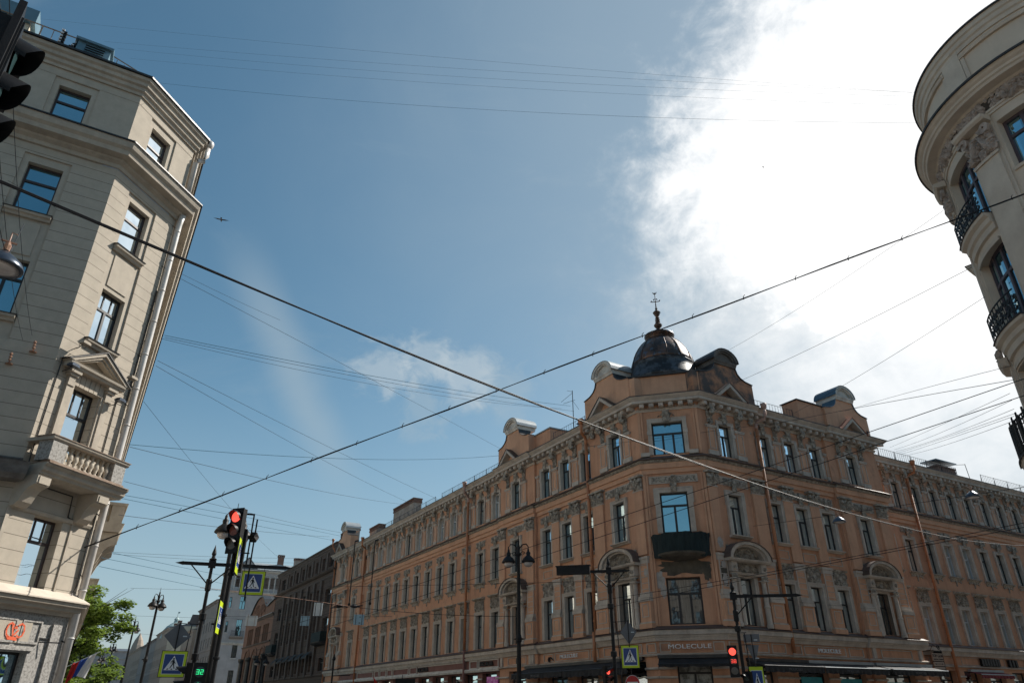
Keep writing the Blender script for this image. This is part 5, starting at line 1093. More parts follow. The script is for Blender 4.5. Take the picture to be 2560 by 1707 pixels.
# straight walls running back from the tower
for az_, nm in ((239.7, 1), (329.5, 2)):
    ey_ = Vector((sin(rad(az_)), cos(rad(az_)))); P_ = Vector(TC) + ey_ * (TR_ - .02)
    fr = Frame(tuple(P_), az_, 1 if nm == 2 else -1, TC)
    m = fr.mb(); L0 = .9 if nm == 1 else 0
    us = [5 + 3.6 * k for k in range(9 if nm == 1 else 24)]; m.wall(4.0 if nm == 1 else 1.5, 38 if nm == 1 else 95, 0, 19.45, -.0, [(u - .7, u + .7, z, z + 2.6, .3) for u in us for z in (4.6, 8.6, 12.5, 16.4)]); m.wall(4.0 if nm == 1 else 1.5, 38 if nm == 1 else 95, 20.5, 23.1, -.02)
    m.mould(4.0 if nm == 1 else 1.5, 38 if nm == 1 else 95, [(0, 19.42), (.05, 19.42), (.1, 19.6), (.12, 20.08), (.5, 20.18), (.78, 20.55), (0, 20.6)]); fr.put(m, 'wall', 'tower_plaster', tw)
    for u in us:
        for z in (4.6, 8.6, 12.5, 16.4): place_win(win_proto(('t', 1), 1.4, 2.6, 'mauve_frame', 'sky_glass', .66, 1, .08), tw, fr.loc(u, -.3, z), fr.rot)
m = MB(); m.lathe((0, 0, 0), [(4.4, 23.3), (3.2, 24.2), (.4, 25)], 24); m.build('roof', 'old_lead', tw)

# ------------------------------------------------------------------ buildings down the left street
def simple_front(name, fr, u0, u1, zt, wins, body, trim, label, depth=10, bands=(), cornice=.4, frame='dark_frame', glass='window_glass', plane=0, roofm='roof_metal', rise=1.6, sill=True, cat='building', near=True):
    e = empty(name, tuple(fr.w(u0, plane, 0)), label, cat); fb = Frame(tuple(fr.P0), 0, fr.sg, (e.location.x, e.location.y)); fb.ey, fb.ex, fb.rot = fr.ey, fr.ex, fr.rot
    m = fb.mb(); m.wall(u0, u1, 0, zt, plane, [(a_, b_, c_, d_, .3) for a_, b_, c_, d_ in wins])
    for u in ((u0, u1) if near else (u1,)): m.quad((u, plane, 0), (u, plane - depth, 0), (u, plane - depth, zt), (u, plane, zt))
    fb.put(m, 'wall', body, e)
    m = fb.mb()
    if cornice: m.mould(u0 - .02, u1 + .02, [(plane, zt - .5), (plane + cornice * .4, zt - .45), (plane + cornice * .5, zt - .25), (plane + cornice, zt - .12), (plane + cornice, zt), (plane, zt)])
    for z, d in bands: m.mould(u0, u1, [(plane, z), (plane + d * .6, z + .06), (plane + d, z + .2), (plane + d, z + .28), (plane, z + .3)])
    if sill:
        for a_, b_, c_, d_ in wins: m.box(a_ - .08, b_ + .08, plane, plane + .12, c_ - .12, c_)
    fb.put(m, 'trim', trim, e)
    m = fb.mb(); c2 = plane + cornice + .05; m.add([(u0, c2, zt + .01), (u1, c2, zt + .01), (u1, plane - depth / 2, zt + rise), (u0, plane - depth / 2, zt + rise), (u0, plane - depth, zt), (u1, plane - depth, zt), (u0, c2, zt - .06), (u1, c2, zt - .06)], [(0, 1, 2, 3), (3, 2, 5, 4), (0, 6, 7, 1)]); m.add([(u, o, z) for u in (u0, u1) for o, z in ((c2, zt), (plane - depth / 2, zt + rise), (plane - depth, zt))], [(0, 1, 2), (3, 4, 5)]); fb.put(m, 'roof', roofm, e)
    for a_, b_, c_, d_ in wins:
        w, h = round(b_ - a_, 2), round(d_ - c_, 2)
        place_win(win_proto(('sf', w, h, frame, glass), w, h, frame, glass, .66, 1 if w > .9 else 0, .09), e, fb.loc((a_ + b_) / 2, plane - .3, c_), fb.rot)
    return e, fb
# dark brown five-storey building
bw = []
for i in range(8):
    u = [64.3, 67.9, 71.2, 74.9, 78.2, 81.6, 85.2, 89.8][i]; w = 1.15 if i in (0, 7) else .62; bw.append((u - w, u + w, 18.1, 19.75))
for u in (64.3, 90): bw += [(u - 1.3, u + 1.3, 13.5, 15.35), (u - 1.3, u + 1.3, 9.0, 11.75), (u - 1.1, u + 1.1, 5.4, 6.95)]
for k in range(6):
    u = 69 + 3.35 * k; bw += [(u - .75, u + .75, 13.2, 15.7), (u - .75, u + .75, 9.6, 12.6), (u - .75, u + .75, 5.4, 7.4)]
e, fb = simple_front('brown_office_building', FL, 61.75, 93.8, 21.0, bw, 'brown_stone', 'brown_trim', 'dark brown stone building with tall pilaster bays and black balconies, left of the orange one', 12, ((17.4, .5), (16.7, .12), (4.8, .2), (20.2, .1)), .35, rise=.6)
m = fb.mb()
for k in range(7): u = 67.3 + 3.35 * k; m.box(u - .35, u + .35, -.0, .28, 4.9, 16.7)
for i in range(9): u = [66.1, 69.6, 73.1, 76.6, 79.9, 83.4, 87, 62.4, 92.6][i]; m.box(u - .3, u + .3, 0, .14, 18, 20.2)
fb.put(m, 'pilasters', 'brown_trim', e)
for u0, u1 in ((62.6, 66.6), (88, 92)):
    m = fb.mb(); m.mould(u0, u1, [(0, 8.35), (.7, 8.5), (.95, 8.7), (1.0, 8.8), (0, 8.8)]); b_ = fb.put(m, 'balcony', 'dark_metal', e)
    m = MB(fb.sg); m.box(u0, u1, .93, .96, 8.82, 9.95); m.box(u0, u0 + .03, 0, .93, 8.82, 9.95); m.box(u1 - .03, u1, 0, .93, 8.82, 9.95); m.build('railing', 'black_cloth', b_)
m = fb.mb()
for k in range(6): u = 69 + 3.35 * k; m.add([(u - 1.0, .3, 7.9), (u + 1.0, .3, 7.9), (u + 1.0, 1.1, 7.2), (u - 1.0, 1.1, 7.2)], [(0, 1, 2, 3)]); m.quad((u - 1.0, 1.1, 7.2), (u + 1, 1.1, 7.2), (u + 1, 1.1, 7.0), (u - 1, 1.1, 7.0))
fb.put(m, 'awning_row', 'awning_cloth', e)
for a_ in ((64.5, 70.5, -3.6, -2.8, 20.5, 23.9), (72.5, 75, -3.6, -2.9, 20.5, 23.1), (84, 88.5, -7, -6, 21, 24.6)):
    chimney(fb, a_[0], a_[1], a_[2], a_[3], a_[4], a_[5], 'chimney_plaster', parent=e)
pipe(fb, 61.95, .2, 21, 0, 'drainpipe_orange', 0, 'drainpipe_orange', .1, 19.5, e); 
# rust plaster building with a curved gable
gw = []
for k in range(3): u = 98.2 + 5.9 * k; gw += [(u - 2.0, u - .75, 11.1, 13.8), (u - .55, u + .7, 11.1, 13.8), (u + .9, u + 2.15, 11.1, 13.8), (u - 1.7, u + 1.7, 5.3, 9.0)]
e, fb = simple_front('curved_gable_building', FL, 93.85, 115.2, 15.2, gw, 'rust_plaster', 'brown_trim', 'rust orange building with a curved gable and arched shop windows behind the hanging sign', 12, ((10.75, .2), (14.9, .3)), .3, 'dark_frame', 'window_glass', 0, 'tin', 1.2)
prof = [(93.9, 15.0), (93.9, 17.2), (96, 17.0), (98.5, 16.5), (100, 17.0), (101.2, 17.9), (103, 18.6), (105, 18.7), (107, 18.4), (109, 17.6), (110.8, 16.4), (112.5, 15.7), (115.1, 15.3), (115.1, 15.0)]
m = fb.mb(); k = len(prof); m.add([(x, .05, z) for x, z in prof] + [(x, -.9, z) for x, z in prof], [tuple(range(k)), tuple(range(2 * k - 1, k - 1, -1))] + [(i, (i + 1) % k, k + (i + 1) % k, k + i) for i in range(k)]); fb.put(m, 'gable', 'rust_plaster', e)
m = fb.mb()
for (x0, z0), (x1, z1) in zip(prof[1:-2], prof[2:-1]): m.add([(x0, .3, z0 + .02), (x1, .3, z1 + .02), (x1, -1, z1 + .02), (x0, -1, z0 + .02), (x0, .3, z0 + .2), (x1, .3, z1 + .2), (x1, -1, z1 + .2), (x0, -1, z0 + .2)], [(0, 1, 2, 3), (4, 5, 6, 7), (0, 1, 5, 4)])
fb.put(m, 'coping', 'dark_metal', e)
m = fb.mb()
for kk in range(3):
    u = 98.2 + 5.9 * kk; n = 10
    for r0, r1, o1 in ((2.1, 1.7, .16),):
        pts = []
        for i in range(n + 1):
            a_ = pi * i / n
            for rr, oo in ((r0, 0), (r0, o1), (r1, o1), (r1, 0)): pts.append((u + rr * cos(a_), oo, 9.0 + rr * .72 * sin(a_)))
        m.add(pts, [(i * 4 + q, i * 4 + 4 + q, i * 4 + 4 + (q + 1) % 4, i * 4 + (q + 1) % 4) for i in range(n) for q in range(4)])
    m.carve(u - 1.2, u + 1.2, 9.1, 10.0, .02, 9, 12, .25, .1)
m.carve(100, 109, 15.4, 17.6, .05, 10, 5, .35, .12); fb.put(m, 'relief', 'rust_plaster', e)
m = fb.mb()
for kk in range(4): m.lathe((95.2 + 5.9 * kk, .25, 0), [(.6, 0), (.6, 4.8), (.45, 5.0), (.42, 8.3), (.6, 8.6), (.65, 9.0)], 10)
fb.put(m, 'column_row', 'dark_metal', e)
# pale corner house with a loggia and tin roof
e, fb = simple_front('pale_corner_house', FL, 140, 150.5, 28.9, [(u - .6, u + .6, z, z + h) for u in (142.5, 146, 149) for z, h in ((6, 2.3), (10.6, 2.6), (15.4, 2.6), (20.4, 2.5), (25.1, 2.4))], 'pale_plaster', 'white_trim', 'pale grey corner house with arched loggia, iron balcony and bright tin roof', 20, ((13.4, .35), (23.9, .5)), .5, 'dark_frame', 'sky_glass', 0, 'tin', 1.6, near=False)
fx = Frame(tuple(FL.w(140, 0, 0).xy), 149.7, 1, (e.location.x, e.location.y))   # end wall that faces up the street
cw = [(-3.85, -2.65, 20.4, 23.1), (-3.85, -2.65, 15.0, 18.3), (-3.7, -2.6, 10.6, 13.3), (-3.7, -2.6, 5.6, 8.2), (-8.9, -7.6, 20.4, 23.1), (-8.9, -7.6, 15.4, 18.0), (-13.9, -12.6, 20.4, 23.1), (-.95, -.45, 20.6, 22.8), (-.95, -.45, 15.6, 17.8)]
m = fx.mb(); m.wall(-20, 0, 0, 24, .04, [(a_, b_, c_, d_, .3) for a_, b_, c_, d_ in cw]); m.wall(-20, 0, 24, 28.9, .04, [(-1.95 - 1.25 * k, -1.05 - 1.25 * k, 25.0, 27.4, .7) for k in range(14)]); fx.put(m, 'end_wall', 'pale_plaster', e)
for a_, b_, c_, d_ in cw:
    w, h = round(b_ - a_, 2), round(d_ - c_, 2); place_win(win_proto(('pc', w, h), w, h, 'dark_frame', 'blue_glass', .6, 1 if w > .8 else 0, .08, 2), e, fx.loc((a_ + b_) / 2, -.26, c_), fx.rot)
m = fx.mb()
for z, d in ((23.9, .6), (13.4, .35), (28.6, .6), (4.4, .2)): m.mould(-20, d, [(.04, z - .3), (d * .5, z - .2), (d, z + .05), (d, z + .2), (.04, z + .25)])
for k in range(15):
    u = -.9 - 1.25 * k + .1; m.lathe((u, .12, 24.2), [(.16, 0), (.13, .15), (.12, 2.9), (.2, 3.1)], 8)
for k in range(14):
    u = -1.5 - 1.25 * k; n = 8; pts = []
    for i in range(n + 1):
        a_ = pi * i / n
        for rr, oo in ((.62, .04), (.62, .16), (.46, .16), (.46, .04)): pts.append((u + rr * cos(a_), oo, 27.35 + rr * sin(a_)))
    m.add(pts, [(i * 4 + q, i * 4 + 4 + q, i * 4 + 4 + (q + 1) % 4, i * 4 + (q + 1) % 4) for i in range(n) for q in range(4)])
for a_, b_, c_, d_ in cw: m.box(a_ - .15, b_ + .15, .04, .16, c_ - .22, c_ - .05)
fx.put(m, 'trim', 'white_trim', e)
m = fx.mb()
for k in range(14):
    for i in range(5): u = -1.95 - 1.25 * k + .22 * i; m.tube([(u, .02, 24.9), (u, .02, 25.9)], .02, 3, False)
m.tube([(-19, .02, 25.9), (-.7, .02, 25.9)], .03, 4); fx.put(m, 'loggia_railing', 'black_iron', e)
m = fx.mb(); m.mould(-4.4, -1.6, [(.04, 14.3), (.6, 14.5), (.95, 14.75), (.95, 14.9), (.04, 14.9)]); b_ = fx.put(m, 'balcony', 'grey_plaster', e)
m = MB(fx.sg)
for k in range(20): m.tube([(-4.35 + .14 * k, .88, 14.9), (-4.35 + .14 * k, .88, 15.9)], .02, 4)
m.tube([(-4.35, .88, 15.9), (-1.65, .88, 15.9)], .03, 4); m.build('railing', 'black_iron', b_)
m = fx.mb(); m.add([(-20, .6, 28.95), (.5, .6, 28.95), (-2, -4.5, 31.2), (-20, -4.5, 31.2), (-2, -9, 29), (-20, -9, 29)], [(0, 1, 2, 3), (3, 2, 4, 5), (1, 4, 2)])
for k in range(22): m.tube([(-.2 - .9 * k, .6, 29.0), (-1.8 - .9 * k, -4.4, 31.2)], .03, 3, False)
fx.put(m, 'roof_slope', 'tin', e)
m = fx.mb(); m.add([(-5.0, .3, 29.2), (-1.4, .3, 29.2), (-3.1, .3, 31.3)], [(0, 1, 2)]); fx.put(m, 'roof_gable', 'pale_plaster', e)
m = fx.mb(); m.add([(-5.3, .5, 29.0), (-3.1, .5, 31.5), (-3.1, -6, 31.5), (-5.3, -6, 29.0), (-1.1, .5, 29.0), (-1.1, -6, 29.0)], [(0, 1, 2, 3), (1, 4, 5, 2)]); fx.put(m, 'gable_roof', 'tin', e)
chimney(fx, -11.1, -9.8, -1.6, -.8, 29.5, 32.8, 'brick', parent=e); chimney(fx, -16.6, -13.6, -1.6, -.8, 29.5, 32.4, 'chimney_plaster', parent=e)
# far row
rows = [(150.7, 178, 23.4, 'grey_plaster', 'long grey-brown house with rows of small windows beyond the pale corner house'), (184, 204, 19.5, 'tan_plaster', 'low tan house beyond the grey-brown one far down the street'), (204.2, 240, 22, 'cream_plaster', 'cream classical house in the middle of the far row'),
        (240.3, 275, 24.5, 'tan_plaster', 'sand-coloured far house with a small green dome'), (275.4, 330, 23.5, 'grey_plaster', 'grey far house with a small red-roofed pavilion'), (330.5, 400, 24, 'tan_plaster', 'farthest tan house with a pointed turret before the street end')]
for i, (u0, u1, zt, body, lab) in enumerate(rows):
    n = int((u1 - u0) / 3.4); ws = [(u0 + (u1 - u0) * (k + .5) / n - .55, u0 + (u1 - u0) * (k + .5) / n + .55, z, z + 2.1) for k in range(min(n, 20 // (1 if i < 2 else 2))) for z in ((5.5, 9.5, 13.5, 17.2) if zt > 20 else (5.5, 9.5, 13.5))]
    e, fb = simple_front('townhouse', FL, u0, u1, zt, ws, body, 'cream_trim' if i % 2 else 'grey_plaster', lab, 16, ((4.6, .25), (12.6, .15)), .6, 'dark_frame', 'window_glass', 0, 'roof_metal', 2)
    if i == 3:
        m = MB(); m.lathe((0, 0, 0), [(4.4, 22.5), (4.3, 23.5), (3.9, 25.2), (2.9, 26.6), (1.6, 27.6), (1.0, 27.9)], 16); d_ = m.build('dome', 'green_copper', e, fb.loc(262, -4, 0)); m = MB(); m.lathe((0, 0, 0), [(1.0, 27.8), (.8, 28.8), (1.0, 29.0), (.4, 29.6), (.1, 30), (.05, 31.6)], 8); m.box(0, .7, -.03, .03, 31.1, 31.6); m.build('spire', 'green_copper', d_)
    if i == 4:
        U0 = 296; m = fb.mb(); m.box(U0 - 3, U0 + 3, -7, -2.5, 23, 25.4); p_ = fb.put(m, 'roof_pavilion', 'cream_plaster', e); m = MB(fb.sg)
        for k in range(3): m.box(U0 - 2.3 + 1.8 * k, U0 - 1.4 + 1.8 * k, -2.52, -2.46, 23.6, 25.0)
        m.build('openings', 'dark_frame', p_); m = MB(fb.sg); m.add([(U0 - 3.8, -1.8, 25.4), (U0 + 3.8, -1.8, 25.4), (U0 + 3.8, -7.6, 25.4), (U0 - 3.8, -7.6, 25.4), (U0, -4.6, 27)], [(0, 1, 4), (1, 2, 4), (2, 3, 4), (3, 0, 4)]); m.build('pavilion_roof', 'red_tile', p_)
    if i == 5:
        m = MB(); m.lathe((0, 0, 0), [(3.0, 23.5), (3.1, 26), (2.7, 28.5), (1.9, 31), (.8, 33), (.1, 34.3)], 10); m.build('turret', 'tan_plaster', e, fb.loc(396, -3, 0))
    for q in range(2): chimney(fb, u0 + 6 + 10 * q, u0 + 8.5 + 10 * q, -4, -3, zt, zt + 2.8, 'chimney_plaster', parent=e)
# white street-end block across the far end
E0 = FL.w(420, -2, 0); fe = Frame((E0.x, E0.y), 149.7, -1)
e, fb = simple_front('townhouse', fe, -45, 20, 27, [(u, u + 1.6, z, z + 2.6) for u in range(-44, 18, 6) for z in (6, 12, 18)], 'pale_plaster', 'white_trim', 'white balustraded building closing the far end of the left street', 15, ((10, .4), (23, .4)), .8)
# houses behind the near-left building, across the side street (green, low, seen through the trees)
fg = Frame(tuple(GC.w(62, 0, 0).xy), 59.7, -1)
for k, (u0, u1, zt, body, lab) in enumerate(((0, 40, 11, 'green_copper', 'pale green low house behind the street trees'), (41, 90, 17, 'cream_plaster', 'cream house beyond the green one on the left side of the street'), (91, 200, 19, 'grey_plaster', 'grey house far along the left side of the street'))):
    simple_front('townhouse', fg, u0, u1, zt, [(u0 + 2 + 4 * q, u0 + 3.3 + 4 * q, z, z + 2.2) for q in range(9) for z in (1.5, 6.2)], body, 'white_trim', lab, 14, ((5, .2),), .5)
# building behind the right-hand wing: slate roof and an aerial
fs = Frame(tuple(FR.w(0, 0, 0).xy), 149.3, -1)
sb = empty('slate_roofed_house', tuple(FR.w(46, -13, 0)), 'house with a grey slate roof rising behind the right-hand orange wing', 'building')
fs.base = Vector((sb.location.x, sb.location.y))
m = fs.mb(); m.wall(44, 72, 0, 20.5, -13, [(46 + 4 * k, 47.3 + 4 * k, z, z + 2.2, .3) for k in range(6) for z in (6, 10.5, 15)]); fs.put(m, 'wall', 'tan_plaster', sb)
m = fs.mb(); m.add([(44, -12.5, 20.5), (72, -12.5, 20.5), (72, -17, 25.5), (44, -17, 25.5), (44, -22, 20.5), (72, -22, 20.5)], [(0, 1, 2, 3), (3, 2, 5, 4), (0, 3, 4), (1, 5, 2)]); fs.put(m, 'roof', 'slate', sb)
m = fs.mb(); m.mould(44, 72, [(-17.2, 25.45), (-16.8, 25.45), (-16.8, 25.65), (-17.2, 25.65)]); fs.put(m, 'ridge', 'tin', sb)
# unseen fourth-corner house, added behind the viewpoint to block low sky light
fq = Frame((-11, 3), 59.7, 1)
simple_front('unseen_corner_house', fq, 0, 60, 19, [(2.5 + 4 * k, 3.9 + 4 * k, z, z + 2.3) for k in range(12) for z in (5.6, 9.8, 13.8)], 'tan_plaster', 'white_trim', 'unseen tan plaster house added behind the viewpoint to block sky light', 14, ((4.8, .3), (17.6, .2)), .6)
# ------------------------------------------------------------------ ground, roads, pavements
def sheet(name, pts, z, m, kerb=0):
    b = MB(); k = len(pts); b.add([(x, y, z) for x, y in pts], [tuple(range(k))])
    if kerb: b.add([(x, y, z) for x, y in pts] + [(x, y, z - kerb) for x, y in pts], [(i, (i + 1) % k, k + (i + 1) % k, k + i) for i in range(k)])
    o = b.build(name, m); tag(o, kind='structure'); return o
sheet('ground', [(-900, -900), (900, -900), (900, 900), (-900, 900)], 0, 'paving')
dN = Vector((sin(rad(-30.3)), cos(rad(-30.3)))); dE = Vector((sin(rad(59.4)), cos(rad(59.4))))
X0 = Vector((-2.5, 29.5))     # middle of the crossing
def strip_(o, d, n, s0, s1, w0, w1): return [tuple(o + d * s0 + n * w0), tuple(o + d * s1 + n * w0), tuple(o + d * s1 + n * w1), tuple(o + d * s0 + n * w1)]
PN = Vector((dN.y, -dN.x)); PE = Vector((dE.y, -dE.x))
sheet('road', strip_(X0 + PN * 4, dN, PN, -70, 420, -9, 9), .004, 'asphalt')
sheet('road', strip_(X0 + PE * 1, dE, PE, -80, 150, -6.5, 6.5), .008, 'asphalt')
for s0, s1, w0, w1 in ((12, 420, 9.2, 13.5), (11, 420, -14, -9.2), (-60, -13, 9.2, 13), (-60, -12, -13.5, -9.2)): sheet('pavement', strip_(X0 + PN * 4, dN, PN, s0, s1, w0, w1), .13, 'paving', .13)
for k in range(12): sheet('road_marking', strip_(X0 + PN * 4, dN, PN, 12.5, 16.5, -8.6 + 1.45 * k, -8.1 + 1.45 * k), .012, 'road_paint')

# ------------------------------------------------------------------ street furniture
def facing(p): return atan2(p.x, -p.y) if False else 0
def rot_to(az): ey = Vector((sin(rad(az)), cos(rad(az)))); ex = Vector((ey.y, -ey.x)); return atan2(ex.y, ex.x)   # local +y looks towards azimuth az
def to_cam(p): return math.degrees(atan2(-p.x, -p.y))
def crossing_sign(pos, w, h, az, label, group='pedestrian crossing signs', back='sign_grey', slim=False):
    e = empty('pedestrian_crossing_sign', tuple(pos), label, 'road sign', group, rot_to(az)); y = .0
    m = MB(); m.box(-w / 2 - .02, w / 2 + .02, -.03, 0, -h / 2 - .02, h / 2 + .02); m.build('back_plate', 'black_paint', e)
    m = MB(); m.box(-w / 2, w / 2, 0, .008, -h / 2, h / 2); b = m.build('yellow_border', 'sign_yellow', e)
    bw_, bh = w * .76, h * .76 if not slim else h * .62; dz = 0 if not slim else -.0
    m = MB(); m.box(-bw_ / 2 - .015, bw_ / 2 + .015, .008, .013, -bh / 2 - .015, bh / 2 + .015); m.build('white_edge', 'sign_white', e)
    m = MB(); m.box(-bw_ / 2, bw_ / 2, .013, .018, -bh / 2, bh / 2); m.build('blue_field', 'sign_blue', e)
    S_ = bw_ / .68; k = bh / bw_
    def pl(name, matn, polys, yy):
        m = MB(-1)
        for p in polys: m.add([(x * S_, yy, z * S_ * k + .02 * h) for x, z in p], [tuple(range(len(p)))])
        m.build(name, matn, e)
    pl('triangle', 'sign_white', [[(-.295, -.235), (.295, -.235), (0, .275)]], .022)
    c = [(.0 + .034 * cos(t * pi / 5), .165 + .034 * sin(t * pi / 5)) for t in range(10)]
    pl('walking_figure', 'sign_black', [c, [(-.04, .12), (.02, .13), (.045, .10), (.04, -.02), (-.03, -.02), (-.035, .05)], [(-.035, .12), (-.09, .06), (-.085, -.01), (-.065, -.005), (-.065, .05), (-.03, .08)], [(.03, .11), (.055, .05), (.09, .01), (.078, -.008), (.035, .03)],
         [(-.03, -.01), (.012, -.01), (-.03, -.09), (-.075, -.175), (-.105, -.165), (-.065, -.08)], [(.0, -.01), (.04, -.01), (.055, -.09), (.085, -.175), (.052, -.18), (.02, -.09)],
         [(-.215, -.215), (-.15, -.215), (-.115, -.175), (-.17, -.175)], [(-.06, -.215), (.01, -.215), (.01, -.18), (-.035, -.18)], [(.12, -.215), (.20, -.215), (.165, -.175), (.105, -.175)]], .026)
    return e
def iron_pole(name, pos, H, label, cat='pole', r0=.10, r1=.06, finial=True, group=None, cross=(), az=0, rings=()):
    e = empty(name, tuple(pos), label, cat, group, rot_to(az))
    m = MB(); m.lathe((0, 0, 0), [(.2, 0), (.2, .3), (.15, .4), (.14, .9), (r0 + .02, 1.0), (r0, 1.1), (r1, H)], 12)
    for z in rings: m.lathe((0, 0, 0), [(r1 + .015, z - .12), (r1 + .07, z - .1), (r1 + .07, z + .1), (r1 + .015, z + .12)], 12)
    m.build('shaft', 'black_paint', e, smooth=False)
    if finial: m = MB(); m.lathe((0, 0, 0), [(.05, H), (.13, H + .04), (.14, H + .08), (.07, H + .12), (.06, H + .2), (.09, H + .26), (.08, H + .32), (.02, H + .55), (.005, H + .62)], 10); m.build('finial', 'black_paint', e)
    for (x0, x1, z, rr) in cross:
        m = MB(-1); m.box(x0, x1, -.045, .045, z - .06, z + .06); m.box(-.13, .13, -.1, .1, z - .13, z + .13)
        for xe, s_ in ((x0, -1), (x1, 1)):
            if abs(xe) > .2: m.lathe((0, 0, 0), [(0.001, z)], 3) if False else m.add([(xe, -.05, z - .07), (xe, .05, z - .07), (xe, .05, z + .07), (xe, -.05, z + .07), (xe + s_ * .3, 0, z)], [(0, 1, 4), (1, 2, 4), (2, 3, 4), (3, 0, 4)])
        for s_ in (-1, 1):
            xx = min(abs(x1 if s_ > 0 else x0), .75)
            if xx > .3: m.tube([(s_ * xx, 0, z - .05), (s_ * .08, 0, z - .72)], .025, 5)
        m.lathe((0, 0, 0), [(.09, z - 1.0), (.11, z - .95), (.11, z - .6), (.09, z - .55)], 10); m.build('cross_arm', 'black_paint', e)
    return e
def traffic_head(pos, az, label, lit, n=3, w=.36, sp=.35, dig=None, visor=True, tilt=0, group='traffic lights', man=False, vis=.28, name='traffic_light', bar=True):
    """pos: middle of the housing; lenses listed from the top"""
    e = empty(name, tuple(pos), label, 'traffic light', group, rot_to(az)); H = n * sp + .08
    m = MB(-1); m.box(-w / 2, w / 2, -.16, .03, -H / 2, H / 2); m.box(-w / 2 - .02, w / 2 + .02, -.01, .015, -H / 2 - .02, H / 2 + .02); m.build('housing', 'black_paint', e)
    for i in range(n):
        zc = H / 2 - .04 - sp * (i + .5); r = min(w, sp) * .42
        m = MB(-1); m.add([(r * cos(2 * pi * k / 20), .045 - .0 * k, zc + r * sin(2 * pi * k / 20)) for k in range(20)] + [(0, .06, zc)], [(k, (k + 1) % 20, 20) for k in range(20)]); m.build('lens', lit[i], e)
        if visor:
            m = MB(-1); nn_ = 16; pts = []
            for k in range(nn_ + 1):
                a_ = -pi * .12 + (pi * 1.24) * k / nn_; f_ = max(0, sin(a_)) ** .6; d_ = .05 + vis * (.25 + .75 * f_) if sin(a_) > 0 else .05 + vis * .2
                pts += [(r * 1.1 * cos(a_), .03, zc + r * 1.1 * sin(a_)), (r * 1.04 * cos(a_), .03 + d_, zc - .012 + r * 1.04 * sin(a_))]
            m.add(pts, [(2 * k, 2 * k + 2, 2 * k + 3, 2 * k + 1) for k in range(nn_)]); m.build('visor', 'black_paint', e, smooth=True)
    if dig:
        zc = H / 2 - .04 - sp * (dig[1] + .5); m = MB(-1); SEG = {'2': 'abged', '3': 'abgcd', '8': 'abcdefg'}; hw, hh, t = .042, .066, .013
        for j, ch in enumerate(dig[0]):
            x0 = -.058 + .116 * j
            for s_ in SEG[ch]:
                bx = dict(a=(-hw, hw, hh - t, hh), g=(-hw, hw, -t / 2, t / 2), d=(-hw, hw, -hh, -hh + t), b=(hw - t, hw, .006, hh - t), c=(hw - t, hw, -hh + t, -.006), f=(-hw, -hw + t, .006, hh - t), e=(-hw, -hw + t, -hh + t, -.006))[s_]
                m.box(x0 + bx[0], x0 + bx[1], .062, .07, zc + bx[2], zc + bx[3])
        m.build('countdown_digits', dig[2], e)
    if man:
        zc = H / 2 - .04 - sp * 1.5; m = MB(-1)
        for p in ([(.02 * cos(t) + .005, .085 + .02 * sin(t)) for t in [k * pi / 4 for k in range(8)]], [(-.02, .06), (.03, .06), (.03, -.01), (-.02, -.01)], [(-.02, -.01), (.01, -.01), (-.02, -.1), (-.045, -.1)], [(.005, -.01), (.03, -.01), (.045, -.1), (.02, -.1)], [(-.02, .06), (-.05, -.0), (-.035, -.01), (-.015, .03)]): m.add([(x, .064, zc + z) for x, z in p], [tuple(range(len(p)))])
        m.build('walking_figure', 'green_digits', e)
    return e
def lamp_parts(m1, m2, x, y, z, s=1.0):
    """bell lantern hanging at (x, y, z): m1 metal, m2 glass"""
    m1.lathe((x, y, z), [(.05 * s, .62 * s), (.06 * s, .5 * s), (.12 * s, .42 * s), (.10 * s, .30 * s), (.16 * s, .24 * s), (.25 * s, .16 * s), (.34 * s, .02 * s), (.36 * s, -.04 * s), (.33 * s, -.07 * s)], 16)
    m2.lathe((x, y, z), [(.02 * s, -.30 * s), (.14 * s, -.27 * s), (.22 * s, -.19 * s), (.25 * s, -.07 * s)], 14)
def street_lamp(pos, H, label, az=0, group='cast-iron street lamps', arm=.55, s=1.0, two=True):
    e = empty('street_lamp', tuple(pos), label, 'street lamp', group, rot_to(az))
    m = MB(); m.lathe((0, 0, 0), [(.24, 0), (.24, .5), (.18, .7), (.16, 1.3), (.12, 1.5), (.105, H * .45), (.15, H * .455), (.15, H * .465), (.16, H * .47), (.10, H * .49), (.085, H - 1.15), (.13, H - 1.1), (.14, H - 1.0), (.08, H - .95), (.09, H - .7), (.05, H - .5), (.06, H - .4), (.02, H - .3), (.012, H)], 12)
    m.build('post', 'black_paint', e)
    for s_ in ((-1, 1) if two else (1,)):
        m = MB(); zt = H - .98; pts = [(0, 0, zt)] + [(s_ * arm * (1 - cos(t)) * .5 * 1.0 + s_ * .04, 0, zt + .45 * sin(t)) for t in [k * pi / 8 for k in range(1, 5)]] + [(s_ * arm * .8, 0, zt + .46), (s_ * arm, 0, zt + .32), (s_ * arm, 0, zt + .1)]
        m.tube(pts, .032, 6); m.scroll(s_ * .22, -.02, zt - .02, .14, .04, 1.5, s_); a_ = m.build('lamp_arm', 'black_paint', e)
        m1, m2 = MB(), MB(); lamp_parts(m1, m2, s_ * arm, 0, zt - .42, s); m1.build('lamp_hood', 'black_paint', a_, smooth=True); m2.build('lamp_bowl', 'lamp_glass', a_, smooth=True)
    m = MB(); m.tube([(.0, 0, H * .47), (.0, 0, H * .47)], .02, 3, False) if False else m.blob(0, .1, H * .468, .3, .08, .05); m.build('ornament', 'black_paint', e)
    return e
